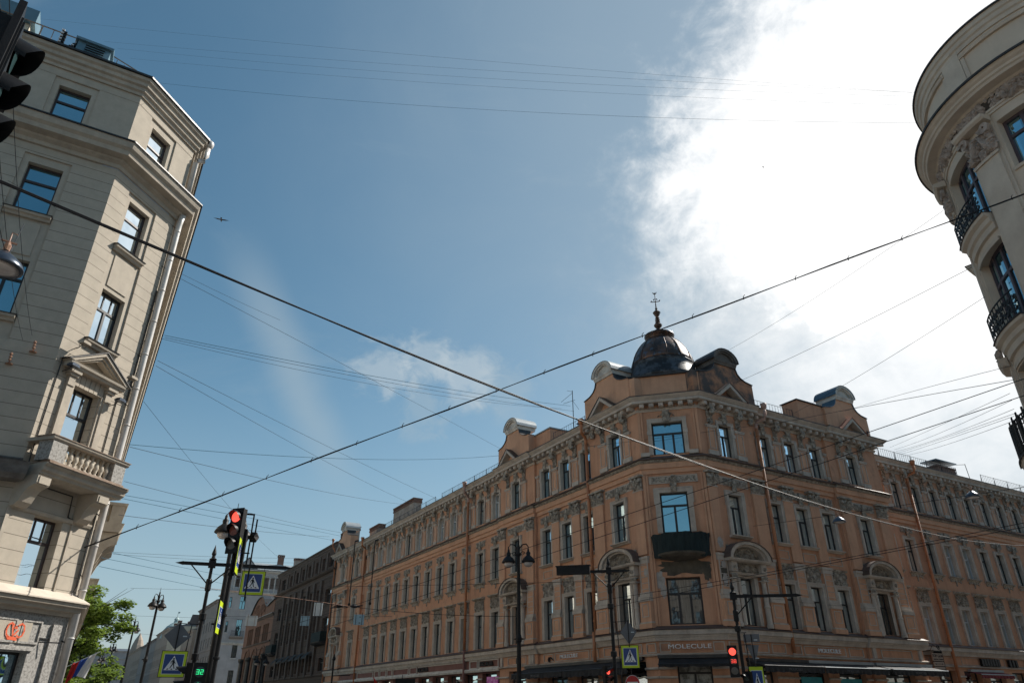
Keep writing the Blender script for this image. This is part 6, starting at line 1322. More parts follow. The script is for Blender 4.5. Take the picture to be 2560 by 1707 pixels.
# double lamp in front of the orange building, and its row down the left street
street_lamp(azt(.47, -1.6 / 38, 38), 9.65, 'double-headed black street lamp standing before the orange front', 8, arm=.52, s=1.0)
for k, (az, t, D) in enumerate(((-25.45, .128, 65), (-26.6, .095, 88), (-27.56, .068, 123), (-28.05, .055, 153))):
    street_lamp(azp(az, D, .1), 1.5 + t * D, ['largest of the far street lamps, right of the tree', 'second far street lamp from the right, beside the tree crown', 'small far street lamp by the lowest green branches', 'tiny farthest street lamp above the flag'][k], -65, arm=.42, s=1.05)
street_lamp(azp(-21.35, 35, .1), 9.85, 'double street lamp hidden behind the red traffic light, left street', -62, arm=.55, s=1.15)
street_lamp(azp(-18.0, 88, .1), 1.6 + .052 * 88 + .8, 'far single street lamp before the pale corner house', -40, arm=.5)
# left cross-arm pole with signs and the green 32 countdown
P1 = azp(-22.42, 31, 0)
iron_pole('cross_arm_pole', P1, 1.6 + .163 * 31, 'black iron pole with spear finial and long cross-arm carrying the crossing sign', 'pole', .08, .06, True, 'cross-arm poles', ((-1.05, 2.75, 1.6 + .159 * 31, 0),), to_cam(P1) + 4, (3.2, 4.6))
c_ = azt(-19.45, .139, 31); crossing_sign(c_, .86, .88, to_cam(c_) + 6, 'yellow-bordered crossing sign hanging from the cross-arm, highest of the face-on ones')
for az in (-20.15, -18.75):
    q = azt(az, .157, 31); m = MB(); m.tube([(0, 0, 0), (0, 0, -.15)], .012, 4); tag(m.build('hanger_rod', 'black_paint', None, tuple(q)), 'thin rod from the cross-arm down to the ' + ('left' if az < -19 else 'right') + ' corner of the hanging crossing sign', 'rod', 'sign hangers')
c_ = azt(-23.72, .0435, 30.6); crossing_sign(c_, .84, .84, to_cam(c_) - 3, 'yellow-bordered crossing sign at bottom left, under the grey diamond')
def plate_sign(name, pos, poly, az, label, pole=None, face='sign_grey', group='backs of road signs', rib=True):
    e = empty(name, tuple(pos), label, 'road sign', group, rot_to(az)); m = MB(-1); k = len(poly)
    m.add([(x, .012, z) for x, z in poly] + [(x, -.012, z) for x, z in poly], [tuple(range(k)), tuple(range(2 * k - 1, k - 1, -1))] + [(i, (i + 1) % k, k + (i + 1) % k, k + i) for i in range(k)]); m.build('plate', face, e)
    zs = [z for _, z in poly]
    if rib: m = MB(-1); m.box(-.018, .018, .012, .05, min(zs) - .12, max(zs)); m.build('rib', 'black_paint', e)
    m = MB(-1); x1 = max(x for x, _ in poly) * .7; m.box(x1 - .14, x1, .012, .016, -.02 + (0 if k == 4 and poly[0][0] == 0 else min(zs) * .5), .02 + (0 if k == 4 and poly[0][0] == 0 else min(zs) * .5)); m.build('sticker', 'sign_pale', e)
    return e
c_ = azt(-23.77, .074, 30.7); plate_sign('diamond_sign', c_, [(0, .46), (.46, 0), (0, -.46), (-.46, 0)], to_cam(c_) - 4, 'grey back of a diamond road sign on the left cross-arm pole')
c_ = azt(-22.72, .0935, 31.5); plate_sign('rectangular_sign', c_, [(-.2, .17), (.28, .17), (.28, -.17), (-.28, -.17)], to_cam(c_), 'small grey rectangular sign back left of the cross-arm pole', rib=False)
m = MB(); a_, b_ = azt(-23.77, .0885, 30.7), azt(-22.45, .0875, 31); m.tube([tuple(a_), tuple(b_)], .014, 4); c2, d2 = azt(-23.0, .087, 31), azt(-23.15, .03, 31); m.tube([tuple(c2), tuple(d2)], .02, 4); tag(m.build('sign_bracket', 'black_paint'), 'thin black bracket holding the grey diamond sign on the left pole', 'bracket', 'sign brackets')
c_ = azt(-21.95, .0275, 25.5); traffic_head(c_, to_cam(c_) - 5, 'pedestrian light with green countdown 32 and green walking figure', ('green_lens', 'green_lens'), 2, .36, .40, ('32', 0, 'green_digits'), False, man=True, name='pedestrian_light')
c_ = azt(-22.72, .028, 26); traffic_head(c_, to_cam(c_) + 100, 'black pedestrian light seen edge-on left of the green 32', ('green_lens', 'green_lens'), 2, .34, .40, None, True, name='pedestrian_light')
# pole with the red traffic light
P2 = azp(-21.05, 20.5, 0)
e = empty('traffic_light_pole', tuple(P2), 'slim black pole carrying the red traffic light and edge-on signs, left', 'pole', None, rot_to(to_cam(P2))); m = MB(-1); m.lathe((0, 0, 0), [(.08, 0), (.08, 1), (.055, 1.1), (.05, 6.25)], 12)
for z in (2.6, 3.6, 4.6): m.lathe((0, 0, z), [(.062, 0), (.085, .01), (.085, .06), (.062, .07)], 12)
m.build('shaft', 'black_paint', e); m = MB(-1); m.box(.0, .36, -.02, .02, 6.2, 6.24); m.box(.32, .36, -.03, .03, 4.9, 6.22); m.box(.02, .38, -.015, .015, 5.18, 5.21); m.box(.42, .46, -.02, .02, 4.0, 6.1); m.blob(.42, 0, 5.62, .14, .1, .16); m.build('bracket', 'black_paint', e)
c_ = azt(-21.28, .203, 20.3); traffic_head(c_, to_cam(c_) + 40, 'traffic light showing red on the left pole', ('red_light', 'red_light_dim', 'grey_lens'), 3, .34, .355, None, True, vis=.16)
c_ = azt(-20.80, .178, 20.8); traffic_head(c_, to_cam(c_) + 96, 'second traffic light seen from its side, right of the left red one', ('grey_lens', 'grey_lens', 'grey_lens'), 3, .3, .34, None, False)
c_ = azt(-20.73, .171, 20.2); crossing_sign(c_, .62, .86, to_cam(c_) - 83, 'narrow edge-on crossing sign beside the left red traffic light', slim=True)
c_ = azt(-21.31, .0965, 20.2); crossing_sign(c_, .62, .74, to_cam(c_) - 82, 'narrow edge-on crossing sign lower on the left traffic pole', slim=True)
# big black traffic light close by, upper left
c_ = azt(-45.5, .752, 5.4); nt = traffic_head(c_, 50, 'big black traffic light with three hoods close by in the top left corner', ('green_lens', 'green_lens', 'green_lens'), 3, .34, .36, None, True, vis=.13)
m = MB(-1); m.tube([(0, -.12, .2), (-.6, -.9, .55), (-3, -3.2, .7)], .05, 8); m.box(-.24, .24, -.05, .0, -.62, .72); m.blob(-.1, -.25, .62, .2, .12, .12); m.build('mounting', 'black_paint', nt)
for i in range(3):
    zc = .54 - .04 - .36 * (i + .5) + .02; m = MB(-1); m.lathe((0, 0, 0), [(0.01, 0)], 3) if False else None
c_ = azt(-50.0, .80, 5.3); n2 = traffic_head(c_, 150, 'neighbouring black traffic light cut by the left picture edge', ('grey_lens', 'grey_lens', 'grey_lens'), 3, .34, .36, None, True, vis=.22)
# pole before the corner: cross-arm, signs, no entry
P3 = azp(7.5, 34.6, 0)
iron_pole('cross_arm_pole', P3, 1.6 + .163 * 34.6, 'black iron pole with cross-arm and covered traffic light, before the orange corner', 'pole', .09, .07, True, 'cross-arm poles', ((-1.75, .72, 1.6 + .1605 * 34.6, 0),), to_cam(P3) + 2, (3.6, 5.6))
c_ = azt(4.75, .163, 34.3); e = empty('covered_traffic_light', tuple(c_), 'long black box hung on the left end of the centre cross-arm', 'traffic light', 'traffic lights', rot_to(to_cam(c_) + 8)); m = MB(-1); m.box(-.78, .78, -.1, .1, -.21, .16); m.build('housing', 'black_paint', e); m = MB(-1); m.box(-.82, .82, -.14, .12, .16, .2); m.box(-.76, .76, .1, .115, -.19, -.15); m.build('hood', 'black_iron', e)
m = MB(-1)
c_ = azt(8.67, .0835, 34.5); plate_sign('diamond_sign', c_, [(0, .5), (.36, 0), (0, -.5), (-.36, 0)], to_cam(c_), 'dark grey back of a diamond sign beside the centre pole')
c_ = azt(8.68, .0545, 34.5); crossing_sign(c_, .745, .90, to_cam(c_) + 3, 'yellow-bordered crossing sign in the centre, under the dark diamond')
c_ = azt(8.72, .0235, 34.5); e = empty('no_entry_sign', tuple(c_), 'round red no entry sign under the centre crossing sign', 'road sign', None, rot_to(to_cam(c_)))
m = MB(-1); m.add([(.31 * cos(2 * pi * k / 32), 0, .33 * sin(2 * pi * k / 32)) for k in range(32)], [tuple(range(32))]); m.build('rim', 'sign_white', e)
m = MB(-1); m.add([(.295 * cos(2 * pi * k / 32), .006, .315 * sin(2 * pi * k / 32)) for k in range(32)], [tuple(range(32))]); m.build('disc', 'sign_red', e)
m = MB(-1); m.box(-.235, .235, .008, .012, -.065, .065); m.build('bar', 'sign_white', e)
c_ = azt(6.95, .028, 34.2); traffic_head(c_, to_cam(c_) - 50, 'small traffic light with dim red lens, left of the no entry sign', ('red_light', 'red_light_dim', 'grey_lens'), 3, .3, .33)
m = MB(); a_, b_, c2 = azt(7.55, .096, 34.5), azt(8.66, .097, 34.5), azt(7.85, .095, 34.5); m.tube([tuple(a_), tuple(b_)], .016, 4); m.tube([tuple(c2), tuple(azt(8.0, .0, 34.5))], .022, 4); m.tube([tuple(azt(7.6, .066, 34.5)), tuple(azt(8.05, .066, 34.5))], .016, 4); m.tube([tuple(b_), tuple(azt(8.68, .02, 34.55))], .018, 4); tag(m.build('sign_bracket', 'black_paint'), 'thin black bracket and posts holding the centre signs', 'bracket', 'sign brackets')
# right-hand pole
P4 = azp(16.55, 33, 0)
iron_pole('cross_arm_pole', P4, 1.6 + .122 * 33 + .12, 'black iron pole with long arm to the right and red countdown light', 'pole', .08, .06, True, 'cross-arm poles', ((-.12, 2.55, 1.6 + .1235 * 33, 0),), to_cam(P4) - 9, (4.4,))
c_ = azt(15.95, .0475, 32.7); traffic_head(c_, to_cam(c_) - 6, 'traffic light with bright red lamp and red countdown 38', ('red_light', 'green_lens', 'grey_lens'), 3, .34, .355, ('38', 1, 'red_digits'), False)
c_ = azt(16.75, .024, 32.9); traffic_head(c_, to_cam(c_) + 38, 'dark green-lensed traffic light right of the red countdown', ('green_lens', 'green_lens'), 2, .3, .34)
c_ = azt(17.4, .0735, 33); plate_sign('rectangular_sign', c_, [(-.32, .15), (.32, .15), (.32, -.15), (-.32, -.15)], to_cam(c_) + 8, 'grey rectangular sign back on the right-hand pole, above the triangle')
c_ = azt(17.42, .0565, 33); plate_sign('triangular_sign', c_, [(-.25, .30), (.25, .30), (0, -.40)], to_cam(c_) + 8, 'grey back of a downward triangular sign on the right-hand pole')
c_ = azt(17.4, .022, 33); crossing_sign(c_, .56, 1.25, to_cam(c_) - 18, 'yellow-bordered crossing sign at the bottom edge, right-hand pole', slim=False)
m = MB(); m.tube([tuple(azt(16.95, .08, 33)), tuple(azt(17.1, .0, 33))], .022, 4); m.tube([tuple(azt(16.6, .08, 33)), tuple(azt(17.1, .08, 33))], .016, 4); m.tube([tuple(azt(16.6, .066, 33)), tuple(azt(17.3, .066, 33))], .016, 4); tag(m.build('sign_bracket', 'black_paint'), 'thin black bracket and post beside the right-hand pole', 'bracket', 'sign brackets')
# plates hanging from the wires over the street, and rods
for k, (x, y, D, w, h, mt, az, lab) in enumerate(((795, 1522, 46, .5, .74, 'sign_pale', 10, 'white blank plate hanging from a wire before the brown building'), (762, 1551, 52, .56, .6, 'sign_sky', 0, 'grey-blue blank plate hanging left of the white one'), (628, 1551, 52, .72, .62, 'sign_pale', 5, 'pale boxy plate hanging before the rust gable'), (897, 1548, 44, .58, .56, 'sign_sky', 0, 'pale blue plate with two small marks, before the orange far end'))):
    c_ = at(x, y, D); e = empty('hanging_plate', tuple(c_), lab, 'road sign', 'plates hung over the street', rot_to(to_cam(c_) + az)); m = MB(-1); m.box(-w / 2, w / 2, -.02, .02, -h / 2, h / 2); m.build('plate', mt, e)
    m = MB(-1)
    for s_ in (-1, 1): m.box(s_ * w * .3 - .015, s_ * w * .3 + .015, .02, .04, -h / 2, h / 2 + .1)
    m.build('strap', 'dark_metal' if k != 2 else 'tan_plaster', e)
    if k == 3: m = MB(-1); m.box(.02, .1, .025, .03, .12, .16); m.box(.0, .1, .025, .03, -.2, -.15); m.build('mark', 'dark_metal', e)
for x0, y0, x1, y1, D, lab in ((888, 1353, 884, 1510, 44, 'thin dark rod hanging before the far orange bay, left one'), (938, 1351, 934, 1508, 44, 'thin dark rod hanging before the far orange windows, right one')):
    m = MB(); a_, b_ = at(x0, y0, D), at(x1, y1, D); b_.x, b_.y = a_.x, a_.y; m.tube([tuple(a_), tuple(b_)], .035, 5); m.tube([tuple(a_), tuple(a_ + Vector((.25, -.1, .05)))], .05, 5); m.blob(b_.x, b_.y, b_.z, .08, .08, .1); tag(m.build('hanging_rod', 'cable_black'), lab, 'rod', 'rods hung over the street')
c_ = at(867, 1514, 44); m = MB(-1)
for s_ in (-1, 1): m.lathe((s_ * .42, 0, 0), [(.02, -.1), (.16, -.08), (.2, 0), (.12, .08)], 8); m.tube([(s_ * .2, 0, .03), (s_ * .75, 0, -.03)], .03, 5)
m.tube([(-.9, 0, -.12), (.9, 0, .05)], .03, 5); tag(m.build('wire_crossing', 'cable_black', None, tuple(c_), rot_to(to_cam(c_))), 'black trolley wire fitting above the pale blue plate', 'wire fitting')
# hanging lamps on the cables
def hang_lamp(c, s, label, az=0):
    e = empty('hanging_lamp', tuple(c), label, 'street lamp', 'lamps hung over the street', rot_to(to_cam(c))); m1 = MB(); m1.lathe((0, 0, 0), [(.02 * s, .24 * s), (.08 * s, .2 * s), (.16 * s, .14 * s), (.30 * s, .02 * s), (.36 * s, -.09 * s), (.35 * s, -.12 * s), (.31 * s, -.11 * s)], 24); m1.build('lamp_hood', 'lamp_metal', e, smooth=True)
    m = MB(); m.lathe((0, 0, 0), [(.30 * s, -.115 * s), (.2 * s, -.135 * s), (.05 * s, -.14 * s)], 20); m.build('lamp_lens', 'lamp_glass', e, smooth=True)
    m = MB(); m.lathe((0, 0, 0), [(.05 * s, .24 * s), (.06 * s, .34 * s), (.03 * s, .42 * s)], 8); m.tube([(-.12 * s, 0, .42 * s), (.12 * s, 0, .42 * s)], .02 * s, 5); m.tube([(0, 0, .4 * s), (0, 0, .62 * s), (-.08 * s, 0, .6 * s)], .012 * s, 5); m.build('hanger', 'insulator', e)
    return e
hang_lamp(azt(24.75, .209, 31), .72, 'blue-grey dish lamp hanging before the right-hand orange front, lower left of two'); hang_lamp(azt(33.42, .2215, 31), .74, 'dish lamp hanging by the roofline at right, near the iron balcony'); hang_lamp(azt(-40.9, .505, 12), .90, 'grey dish lamp hanging close at the left picture edge')
# insulators on the grey building
for k, (u, z, lab) in enumerate(((-.70, 12.62, 'glazed insulator hook on the shaded grey wall, upper right of two'), (-.98, 12.05, 'glazed insulator hook on the shaded grey wall, lower left of two'))):
    q = GA.w(u - .25 * k, .05, z); m = MB(-1); m.lathe((0, .0, -.32), [(.11, 0), (.12, .02), (.03, .03)], 12); m.tube([(0, .02, -.3), (0, .3, 0)], .018, 5)
    for j in range(3): t = .35 + .25 * j; m.lathe((0, .02 + .28 * t, -.3 + .3 * t), [(.02, -.05), (.05, -.02), (.05, .02), (.02, .05)], 8)
    tag(m.build('insulator', 'insulator', None, tuple(q), GA.rot), lab, 'insulator', 'insulators on the grey wall')
# television aerial on the orange roof
q = azt(5.3, 0, 50); e = empty('television_aerial', (q.x, q.y, 19.4), 'tall thin television aerial on the orange roof, left of the corner', 'antenna', 'television aerials', rot_to(200))
m = MB(); m.tube([(0, 0, 0), (0, 0, 3.6)], .03, 5); m.build('mast', 'cable_grey', e); m = MB(); m.tube([(0, 0, 3.4), (1.0, -.3, 2.9)], .016, 4); m.tube([(-.2, .1, 2.75), (.8, -.2, 2.7)], .016, 4); m.tube([(0, 0, 2.75), (-.5, .2, 1.9)], .012, 4); m.tube([(0, 0, 3.5), (.2, .8, 3.3)], .014, 4); m.build('rods', 'cable_grey', e)
q = FR.w(43.2, -6, 19.8); e = empty('television_aerial', tuple(q), 'thin angular aerial on the right-hand roof beside the slates', 'antenna', 'television aerials', FR.rot)
m = MB(); m.tube([(0, 0, 0), (.3, 0, 3.2)], .03, 5); m.build('mast', 'cable_grey', e); m = MB(); m.tube([(.3, 0, 3.15), (3.4, 0, 2.6)], .025, 4); m.build('rods', 'cable_grey', e)
# red flag at the Escada fronts, tricolour by the trees
def cloth(name, poly, matn, parent, nz=10, amp=.06):
    (x0, z0), (x1, z1), (x2, z2), (x3, z3) = poly; m = MB(-1); pts = []
    for j in range(nz + 1):
        for i in range(7):
            s, t = i / 6, j / nz; xa, za = x0 + (x1 - x0) * s, z0 + (z1 - z0) * s; xb, zb = x3 + (x2 - x3) * s, z3 + (z2 - z3) * s
            pts.append((xa + (xb - xa) * t, amp * sin(s * 7 + t * 3), za + (zb - za) * t))
    m.add(pts, [(j * 7 + i, j * 7 + i + 1, (j + 1) * 7 + i + 1, (j + 1) * 7 + i) for j in range(nz) for i in range(6)]); return m.build(name, matn, parent, smooth=True)
q = azt(-29.3, .046, 33); e = empty('flag', tuple(q), 'tricolour flag on a slanting pole at the grey building\'s street side', 'flag', None, rot_to(to_cam(q)))
m = MB(-1); m.tube([(-.75, 0, -.45), (.62, 0, .30)], .016, 6); m.build('flagpole', 'sign_pale', e)
cloth('white_band', ((.25, .10), (.50, .24), (.32, -.62), (.02, -.55)), 'flag_white', e); cloth('blue_band', ((.0, -.03), (.26, .105), (.03, -.55), (-.10, -.62)), 'flag_blue', e); cloth('red_band', ((-.22, -.15), (.0, -.025), (-.09, -.6), (-.30, -.85)), 'flag_red', e)
q = FL.w(41.5, 1.0, 3.95); e = empty('flag', tuple(q), 'small drooping red flag before the maroon shopfront', 'flag', None, rot_to(to_cam(q))); m = MB(-1); m.tube([(-.25, 0, .3), (.4, 0, -1.2)], .02, 5); m.build('flagpole', 'letter_dark', e); cloth('flag_cloth', ((-.2, .2), (.55, -.75), (.75, -1.3), (-.02, -.5)), 'flag_red', e)
q = FL.w(31.2, 2.0, 3.35); m = MB(-1); m.box(-.85, .85, -.2, .2, -.35, .3); m.box(-.3, -.25, -.02, .02, .3, .6); tag(m.build('covered_traffic_light', 'black_paint', None, tuple(q), rot_to(to_cam(q))), 'black box hanging low before the ESCADA fascia', 'traffic light', 'traffic lights')
q = azt(-12.5, .006, 40); e = plate_sign('round_sign', q, [(.36 * cos(2 * pi * k / 24), .36 * sin(2 * pi * k / 24)) for k in range(24)], to_cam(q), 'grey back of a round road sign at the bottom edge, left of the maroon fronts')
q = azt(-13.05, 0, 40); e = empty('slim_pole', (q.x, q.y, 0), 'slim black pole before the arched far bay, bottom edge', 'pole'); m = MB(); m.tube([(0, 0, 0), (0, 0, 1.6 + .052 * 40)], .045, 6); m.lathe((0, 0, 0), [(.07, 3.6), (.09, 3.66), (.02, 3.9)], 8); m.tube([(0, 0, 2.9), (.9, 0, 2.92)], .02, 4); m.build('shaft', 'black_paint', e)

# ------------------------------------------------------------------ birds
def bird(c, s, label, az, flying=True):
    m = MB()
    if flying:
        m.tube([(0, -.16 * s, 0), (0, -.08 * s, .0), (0, .05 * s, .01 * s), (0, .13 * s, .02 * s)], .035 * s, 7, True)
        for s_ in (-1, 1): m.add([(s_ * .02 * s, .06 * s, .02 * s), (s_ * .2 * s, .1 * s, .06 * s), (s_ * .42 * s, -.02 * s, .035 * s), (s_ * .2 * s, -.03 * s, .05 * s), (s_ * .02 * s, -.06 * s, .02 * s)], [(0, 1, 2, 3, 4)])
        m.add([(-.02 * s, -.14 * s, 0), (.02 * s, -.14 * s, 0), (.05 * s, -.25 * s, 0), (-.05 * s, -.25 * s, 0)], [(0, 1, 2, 3)]); m.blob(0, .16 * s, .02 * s, .03 * s, .05 * s, .03 * s)
    else:
        m.lathe((0, 0, 0), [(.02, 0), (.07, .04), (.09, .12), (.07, .2), (.045, .25), (.05, .29), (.02, .33)], 8); m.add([(-.04, -.05, .08), (.04, -.05, .08), (.03, -.24, -.02), (-.03, -.24, -.02)], [(0, 1, 2, 3)])
    tag(m.build('bird', 'bird_grey', None, tuple(c), rad(az)), label, 'bird')
bird(at(553, 550, 34), .95, 'brown gull gliding with spread wings left of centre sky', 20); bird(at(1908, 418, 90), .75, 'tiny bird speck high before the white cloud', 60); bird(FR.w(16.55, .72, 19.28), 1, 'pigeon sitting on the right cornice gable', 0, False)

# ------------------------------------------------------------------ trees along the left street
def leafmesh(name, blobs, seed, dens, leaf=.13, parent=None):
    rd = random.Random(seed); v = []; f = []
    for cx_, cy_, cz_, r in blobs:
        n = int(dens * r * r)
        for _ in range(n):
            a_ = rd.uniform(0, 2 * pi); t = rd.uniform(-1, 1); q = sqrt(1 - t * t); rr = r * (rd.random() ** .45) * (1 if rd.random() < .9 else 1.25)
            x, y, z = cx_ + rr * q * cos(a_), cy_ + rr * q * sin(a_), cz_ + rr * t * .62
            s = leaf * rd.uniform(.6, 1.3); u = Vector((rd.uniform(-1, 1), rd.uniform(-1, 1), rd.uniform(-.5, .5))).normalized(); w = u.cross(Vector((rd.uniform(-.4, .4), rd.uniform(-.4, .4), 1))).normalized()
            c_ = Vector((x, y, z)); b0 = len(v); v += [tuple(c_ - u * s), tuple(c_ + w * s * .55), tuple(c_ + u * s), tuple(c_ - w * s * .55)]; f.append((b0, b0 + 1, b0 + 2, b0 + 3))
    me = bpy.data.meshes.new(name); me.from_pydata(v, [], f); me.materials.append(MATS['leaf']); o = bpy.data.objects.new(name, me); COL.objects.link(o); o.parent = parent; return o
def tree(pos, H, spread, seed, label, dens=700, leaf=.13, lean=(0, 0), group='trees along the left street', nb=11):
    e = empty('street_tree', tuple(pos), label, 'tree', group); rd = random.Random(seed); m = MB(); blobs = []
    m.tube([(0, 0, 0), (.05, 0, H * .2), (.1, .05, H * .45), (.05 + lean[0] * .3, lean[1] * .3, H * .8)], .2, 8, True, .06)
    for k in range(nb):
        a_ = 2.4 * k + rd.uniform(-.4, .4); zb = H * (.28 + .5 * k / nb); L_ = spread * rd.uniform(.55, 1.0) * (1 - .35 * (k / nb) ** 2); ez = zb + L_ * rd.uniform(.15, .45)
        tx, ty = L_ * cos(a_) + lean[0], L_ * sin(a_) + lean[1]; mid = (tx * .5, ty * .5, zb + (ez - zb) * .6)
        m.tube([(.05, 0, zb - .3), mid, (tx, ty, ez)], .07, 6, True, .015)
        for t in (.4, .6, .78, .92, 1.06): blobs.append((tx * t + rd.uniform(-.35, .35), ty * t + rd.uniform(-.35, .35), zb + (ez - zb) * t + rd.uniform(-.25, .35), rd.uniform(.38, .72) * (1.15 - .35 * t)))
        for t in range(2): m.tube([mid, (tx * .8 + rd.uniform(-.8, .8), ty * .8 + rd.uniform(-.8, .8), ez + rd.uniform(-.1, .8))], .02, 4, True, .006)
    for k in range(5): blobs.append((rd.uniform(-.8, .8) + lean[0] * .6, rd.uniform(-.8, .8) + lean[1] * .6, H * rd.uniform(.72, .98), rd.uniform(.4, .7)))
    m.build('trunk', 'bark', e); leafmesh('crown', blobs, seed, dens, leaf, e)
tree(azp(-30.1, 47, 0), 8.3, 3.5, 4, 'large leafy green tree behind the grey building, nearest of the row', 640, .12, (.8, -.3), nb=15)
tree(azp(-30.6, 60, 0), 8.6, 3.0, 9, 'green tree just behind the nearest one, mostly hidden', 500, .14, (.5, 0), nb=12)
tree(azp(-28.7, 84, 0), 5.0, 2.3, 12, 'small low green tree behind the tricolour flag', 420, .15, (.6, 0), nb=10)
tree(azp(-28.3, 100, 0), 5.2, 2.0, 15, 'smallest farthest green tree right of the flag', 360, .16, (.4, 0), nb=9)

# ------------------------------------------------------------------ overhead wires: real spans between anchors, each sagging under its weight
def px(P):
    q = P - EYE; z = q.dot(FW); return 1280 + F_PX * q.dot(RT) / z, 853.5 - F_PX * q.dot(UP) / z
def wire(a, Da, b, Db, midp, r, matn, label, group='thin overhead wires', name='overhead_wire', clips=0, strands=1):
    A, B = at(a[0], a[1], Da), at(b[0], b[1], Db); best = (1e9, 0)
    for i in range(0, 61):
        s = i * .09 - .6
        for j in range(5, 96, 3):
            t = j / 100; P = A.lerp(B, t); P.z -= 4 * s * t * (1 - t); x, y = px(P); d = hypot(x - midp[0], y - midp[1])
            if d < best[0]: best = (d, s)
    s = best[1]; m = MB(); n = 26
    for k in range(strands):
        m.tube([tuple(A.lerp(B, i / n) + Vector((0, 0, -4 * s * (i / n) * (1 - i / n) + (k * .03 * sin(i * .9 + k) if k else 0)))) for i in range(n + 1)], r, 4 if r < .012 else 6, False)
    for c_ in range(clips):
        t = (c_ + .5) / clips; P = A.lerp(B, t); P.z -= 4 * s * t * (1 - t); m.tube([(P.x, P.y, P.z - .05), (P.x, P.y, P.z + .06), (P.x + .05, P.y, P.z + .12)], r * 1.1, 5)
    return tag(m.build(name, matn), label, 'cable', group)
Wk = dict(matn='cable_black', group='thick black cables')
wire((-60, 430), 11, (2590, 1362), 60, (1295, 967), .015, 'cable_black', 'thick twisted black cable sagging from upper left to the right-hand front', 'thick black cables', strands=2)
wire((184, 1379), 29.5, (2600, 470), 23, (1296, 952), .013, 'cable_black', 'thick clipped cable rising from the grey building to the round tower', 'thick black cables', clips=20, strands=2)
wire((75, 45), 34, (2280, 232), 26, (1180, 152), .0045, 'cable_faint', 'topmost of the faint wires from the left roof to the tower', name='overhead_wire')
V2 = 1.0884
def w2(a, Da, b, Db, m_, r, mt, lab, g='thin overhead wires', **k): wire((a[0] * V2, a[1] * V2), Da, (b[0] * V2, b[1] * V2), Db, (m_[0] * V2, m_[1] * V2), r, mt, lab, g, **k)
w2((240, 96), 31, (2105, 213), 26, (1150, 165), .0045, 'cable_faint', 'second faint wire from the left roof to the tower')
w2((270, 112), 31, (2105, 222), 26, (1100, 178), .0045, 'cable_faint', 'third faint wire, close under the second, to the tower')
w2((300, 135), 30, (2105, 243), 26, (1100, 198), .0045, 'cable_faint', 'fourth faint wire from the left roof to the tower')
w2((345, 189), 29.5, (2112, 283), 26, (1200, 256), .0065, 'cable_blue', 'lowest and clearest blue wire from the left roof to the tower parapet')
w2((405, 635), 30, (1160, 1036), 62, (830, 858), .010, 'cable_grey', 'thin wire falling from the grey wall across the small cloud')
w2((378, 770), 31, (1310, 932), 52, (880, 866), .012, 'cable_blue', 'upper strand of the triple wire to the television aerial')
w2((378, 775), 31, (1318, 944), 52, (880, 876), .010, 'cable_grey', 'middle strand of the triple wire to the television aerial')
w2((372, 778), 31, (1290, 938), 52, (860, 882), .008, 'cable_grey', 'lowest strand of the triple wire to the television aerial')
w2((362, 828), 31, (1010, 1148), 70, (740, 1019), .010, 'cable_grey', 'upper of two wires falling to the far orange roof')
w2((358, 840), 31, (960, 1163), 75, (690, 1024), .010, 'cable_grey', 'lower of two wires falling to the far orange roof')
w2((330, 922), 31, (640, 1280), 90, (478, 1112), .009, 'cable_grey', 'thin wire falling steeply towards the far chimneys')
w2((292, 1020), 31, (1146, 1046), 56, (830, 1056), .012, 'cable_blue', 'nearly level dashed blue wire to the middle gable')
w2((298, 1026), 31, (930, 1158), 78, (640, 1106), .010, 'cable_grey', 'thin wire just below the level blue one')
w2((285, 1105), 31, (790, 1224), 66, (540, 1170), .008, 'cable_grey', 'faint wire passing behind the red traffic light')
w2((270, 1134), 31, (790, 1232), 66, (560, 1186), .010, 'cable_blue', 'upper of two dashed blue wires behind the red traffic light')
w2((270, 1142), 31, (764, 1240), 68, (540, 1198), .010, 'cable_blue', 'lower of two dashed blue wires behind the red traffic light')
w2((272, 1182), 32, (757, 1232), 70, (540, 1214), .009, 'cable_grey', 'faint wire between traffic light and brown chimneys')
w2((255, 1268), 32, (600, 1338), 70, (450, 1308), .009, 'cable_blue', 'dashed wire crossing the left street above the lamps')
w2((232, 1280), 32, (560, 1352), 72, (400, 1314), .009, 'cable_blue', 'dashed wire crossing the left street, second from the top')
w2((228, 1300), 33, (560, 1366), 75, (400, 1334), .010, 'cable_blue', 'dashed wire crossing the left street, third from the top')
w2((255, 1267), 60, (780, 1280), 90, (500, 1277), .010, 'cable_grey', 'level far wire behind the cross-arm')
w2((260, 1272), 62, (760, 1292), 92, (520, 1286), .010, 'cable_grey', 'level far wire just under the first behind the cross-arm')
w2((300, 1350), 70, (820, 1362), 100, (560, 1357), .010, 'cable_grey', 'level far wire at the height of the first street lamp')
w2((295, 1413), 80, (700, 1424), 105, (500, 1420), .010, 'cable_grey', 'level far wire at the height of the diamond sign')
w2((270, 1450), 90, (420, 1462), 120, (350, 1457), .012, 'cable_grey', 'short far wire over the street end')
w2((2172, 480), 27, (1670, 806), 44, (1925, 647), .008, 'cable_grey', 'thin wire from the tower capital down to the dark attic gable')
w2((2232, 614), 26, (1692, 878), 44, (1966, 749), .010, 'cable_grey', 'thin wire from the tower shaft to the attic wall')
w2((2262, 682), 26, (1825, 948), 50, (2050, 819), .009, 'cable_grey', 'thin wire from the tower shaft to the roof railing')
w2((2322, 840), 26, (1940, 944), 52, (2130, 890), .008, 'cable_grey', 'faint wire to the right-hand attic gable')
w2((2330, 872), 26, (1740, 982), 48, (2080, 916), .010, 'cable_grey', 'wire passing before the right-hand attic gable')
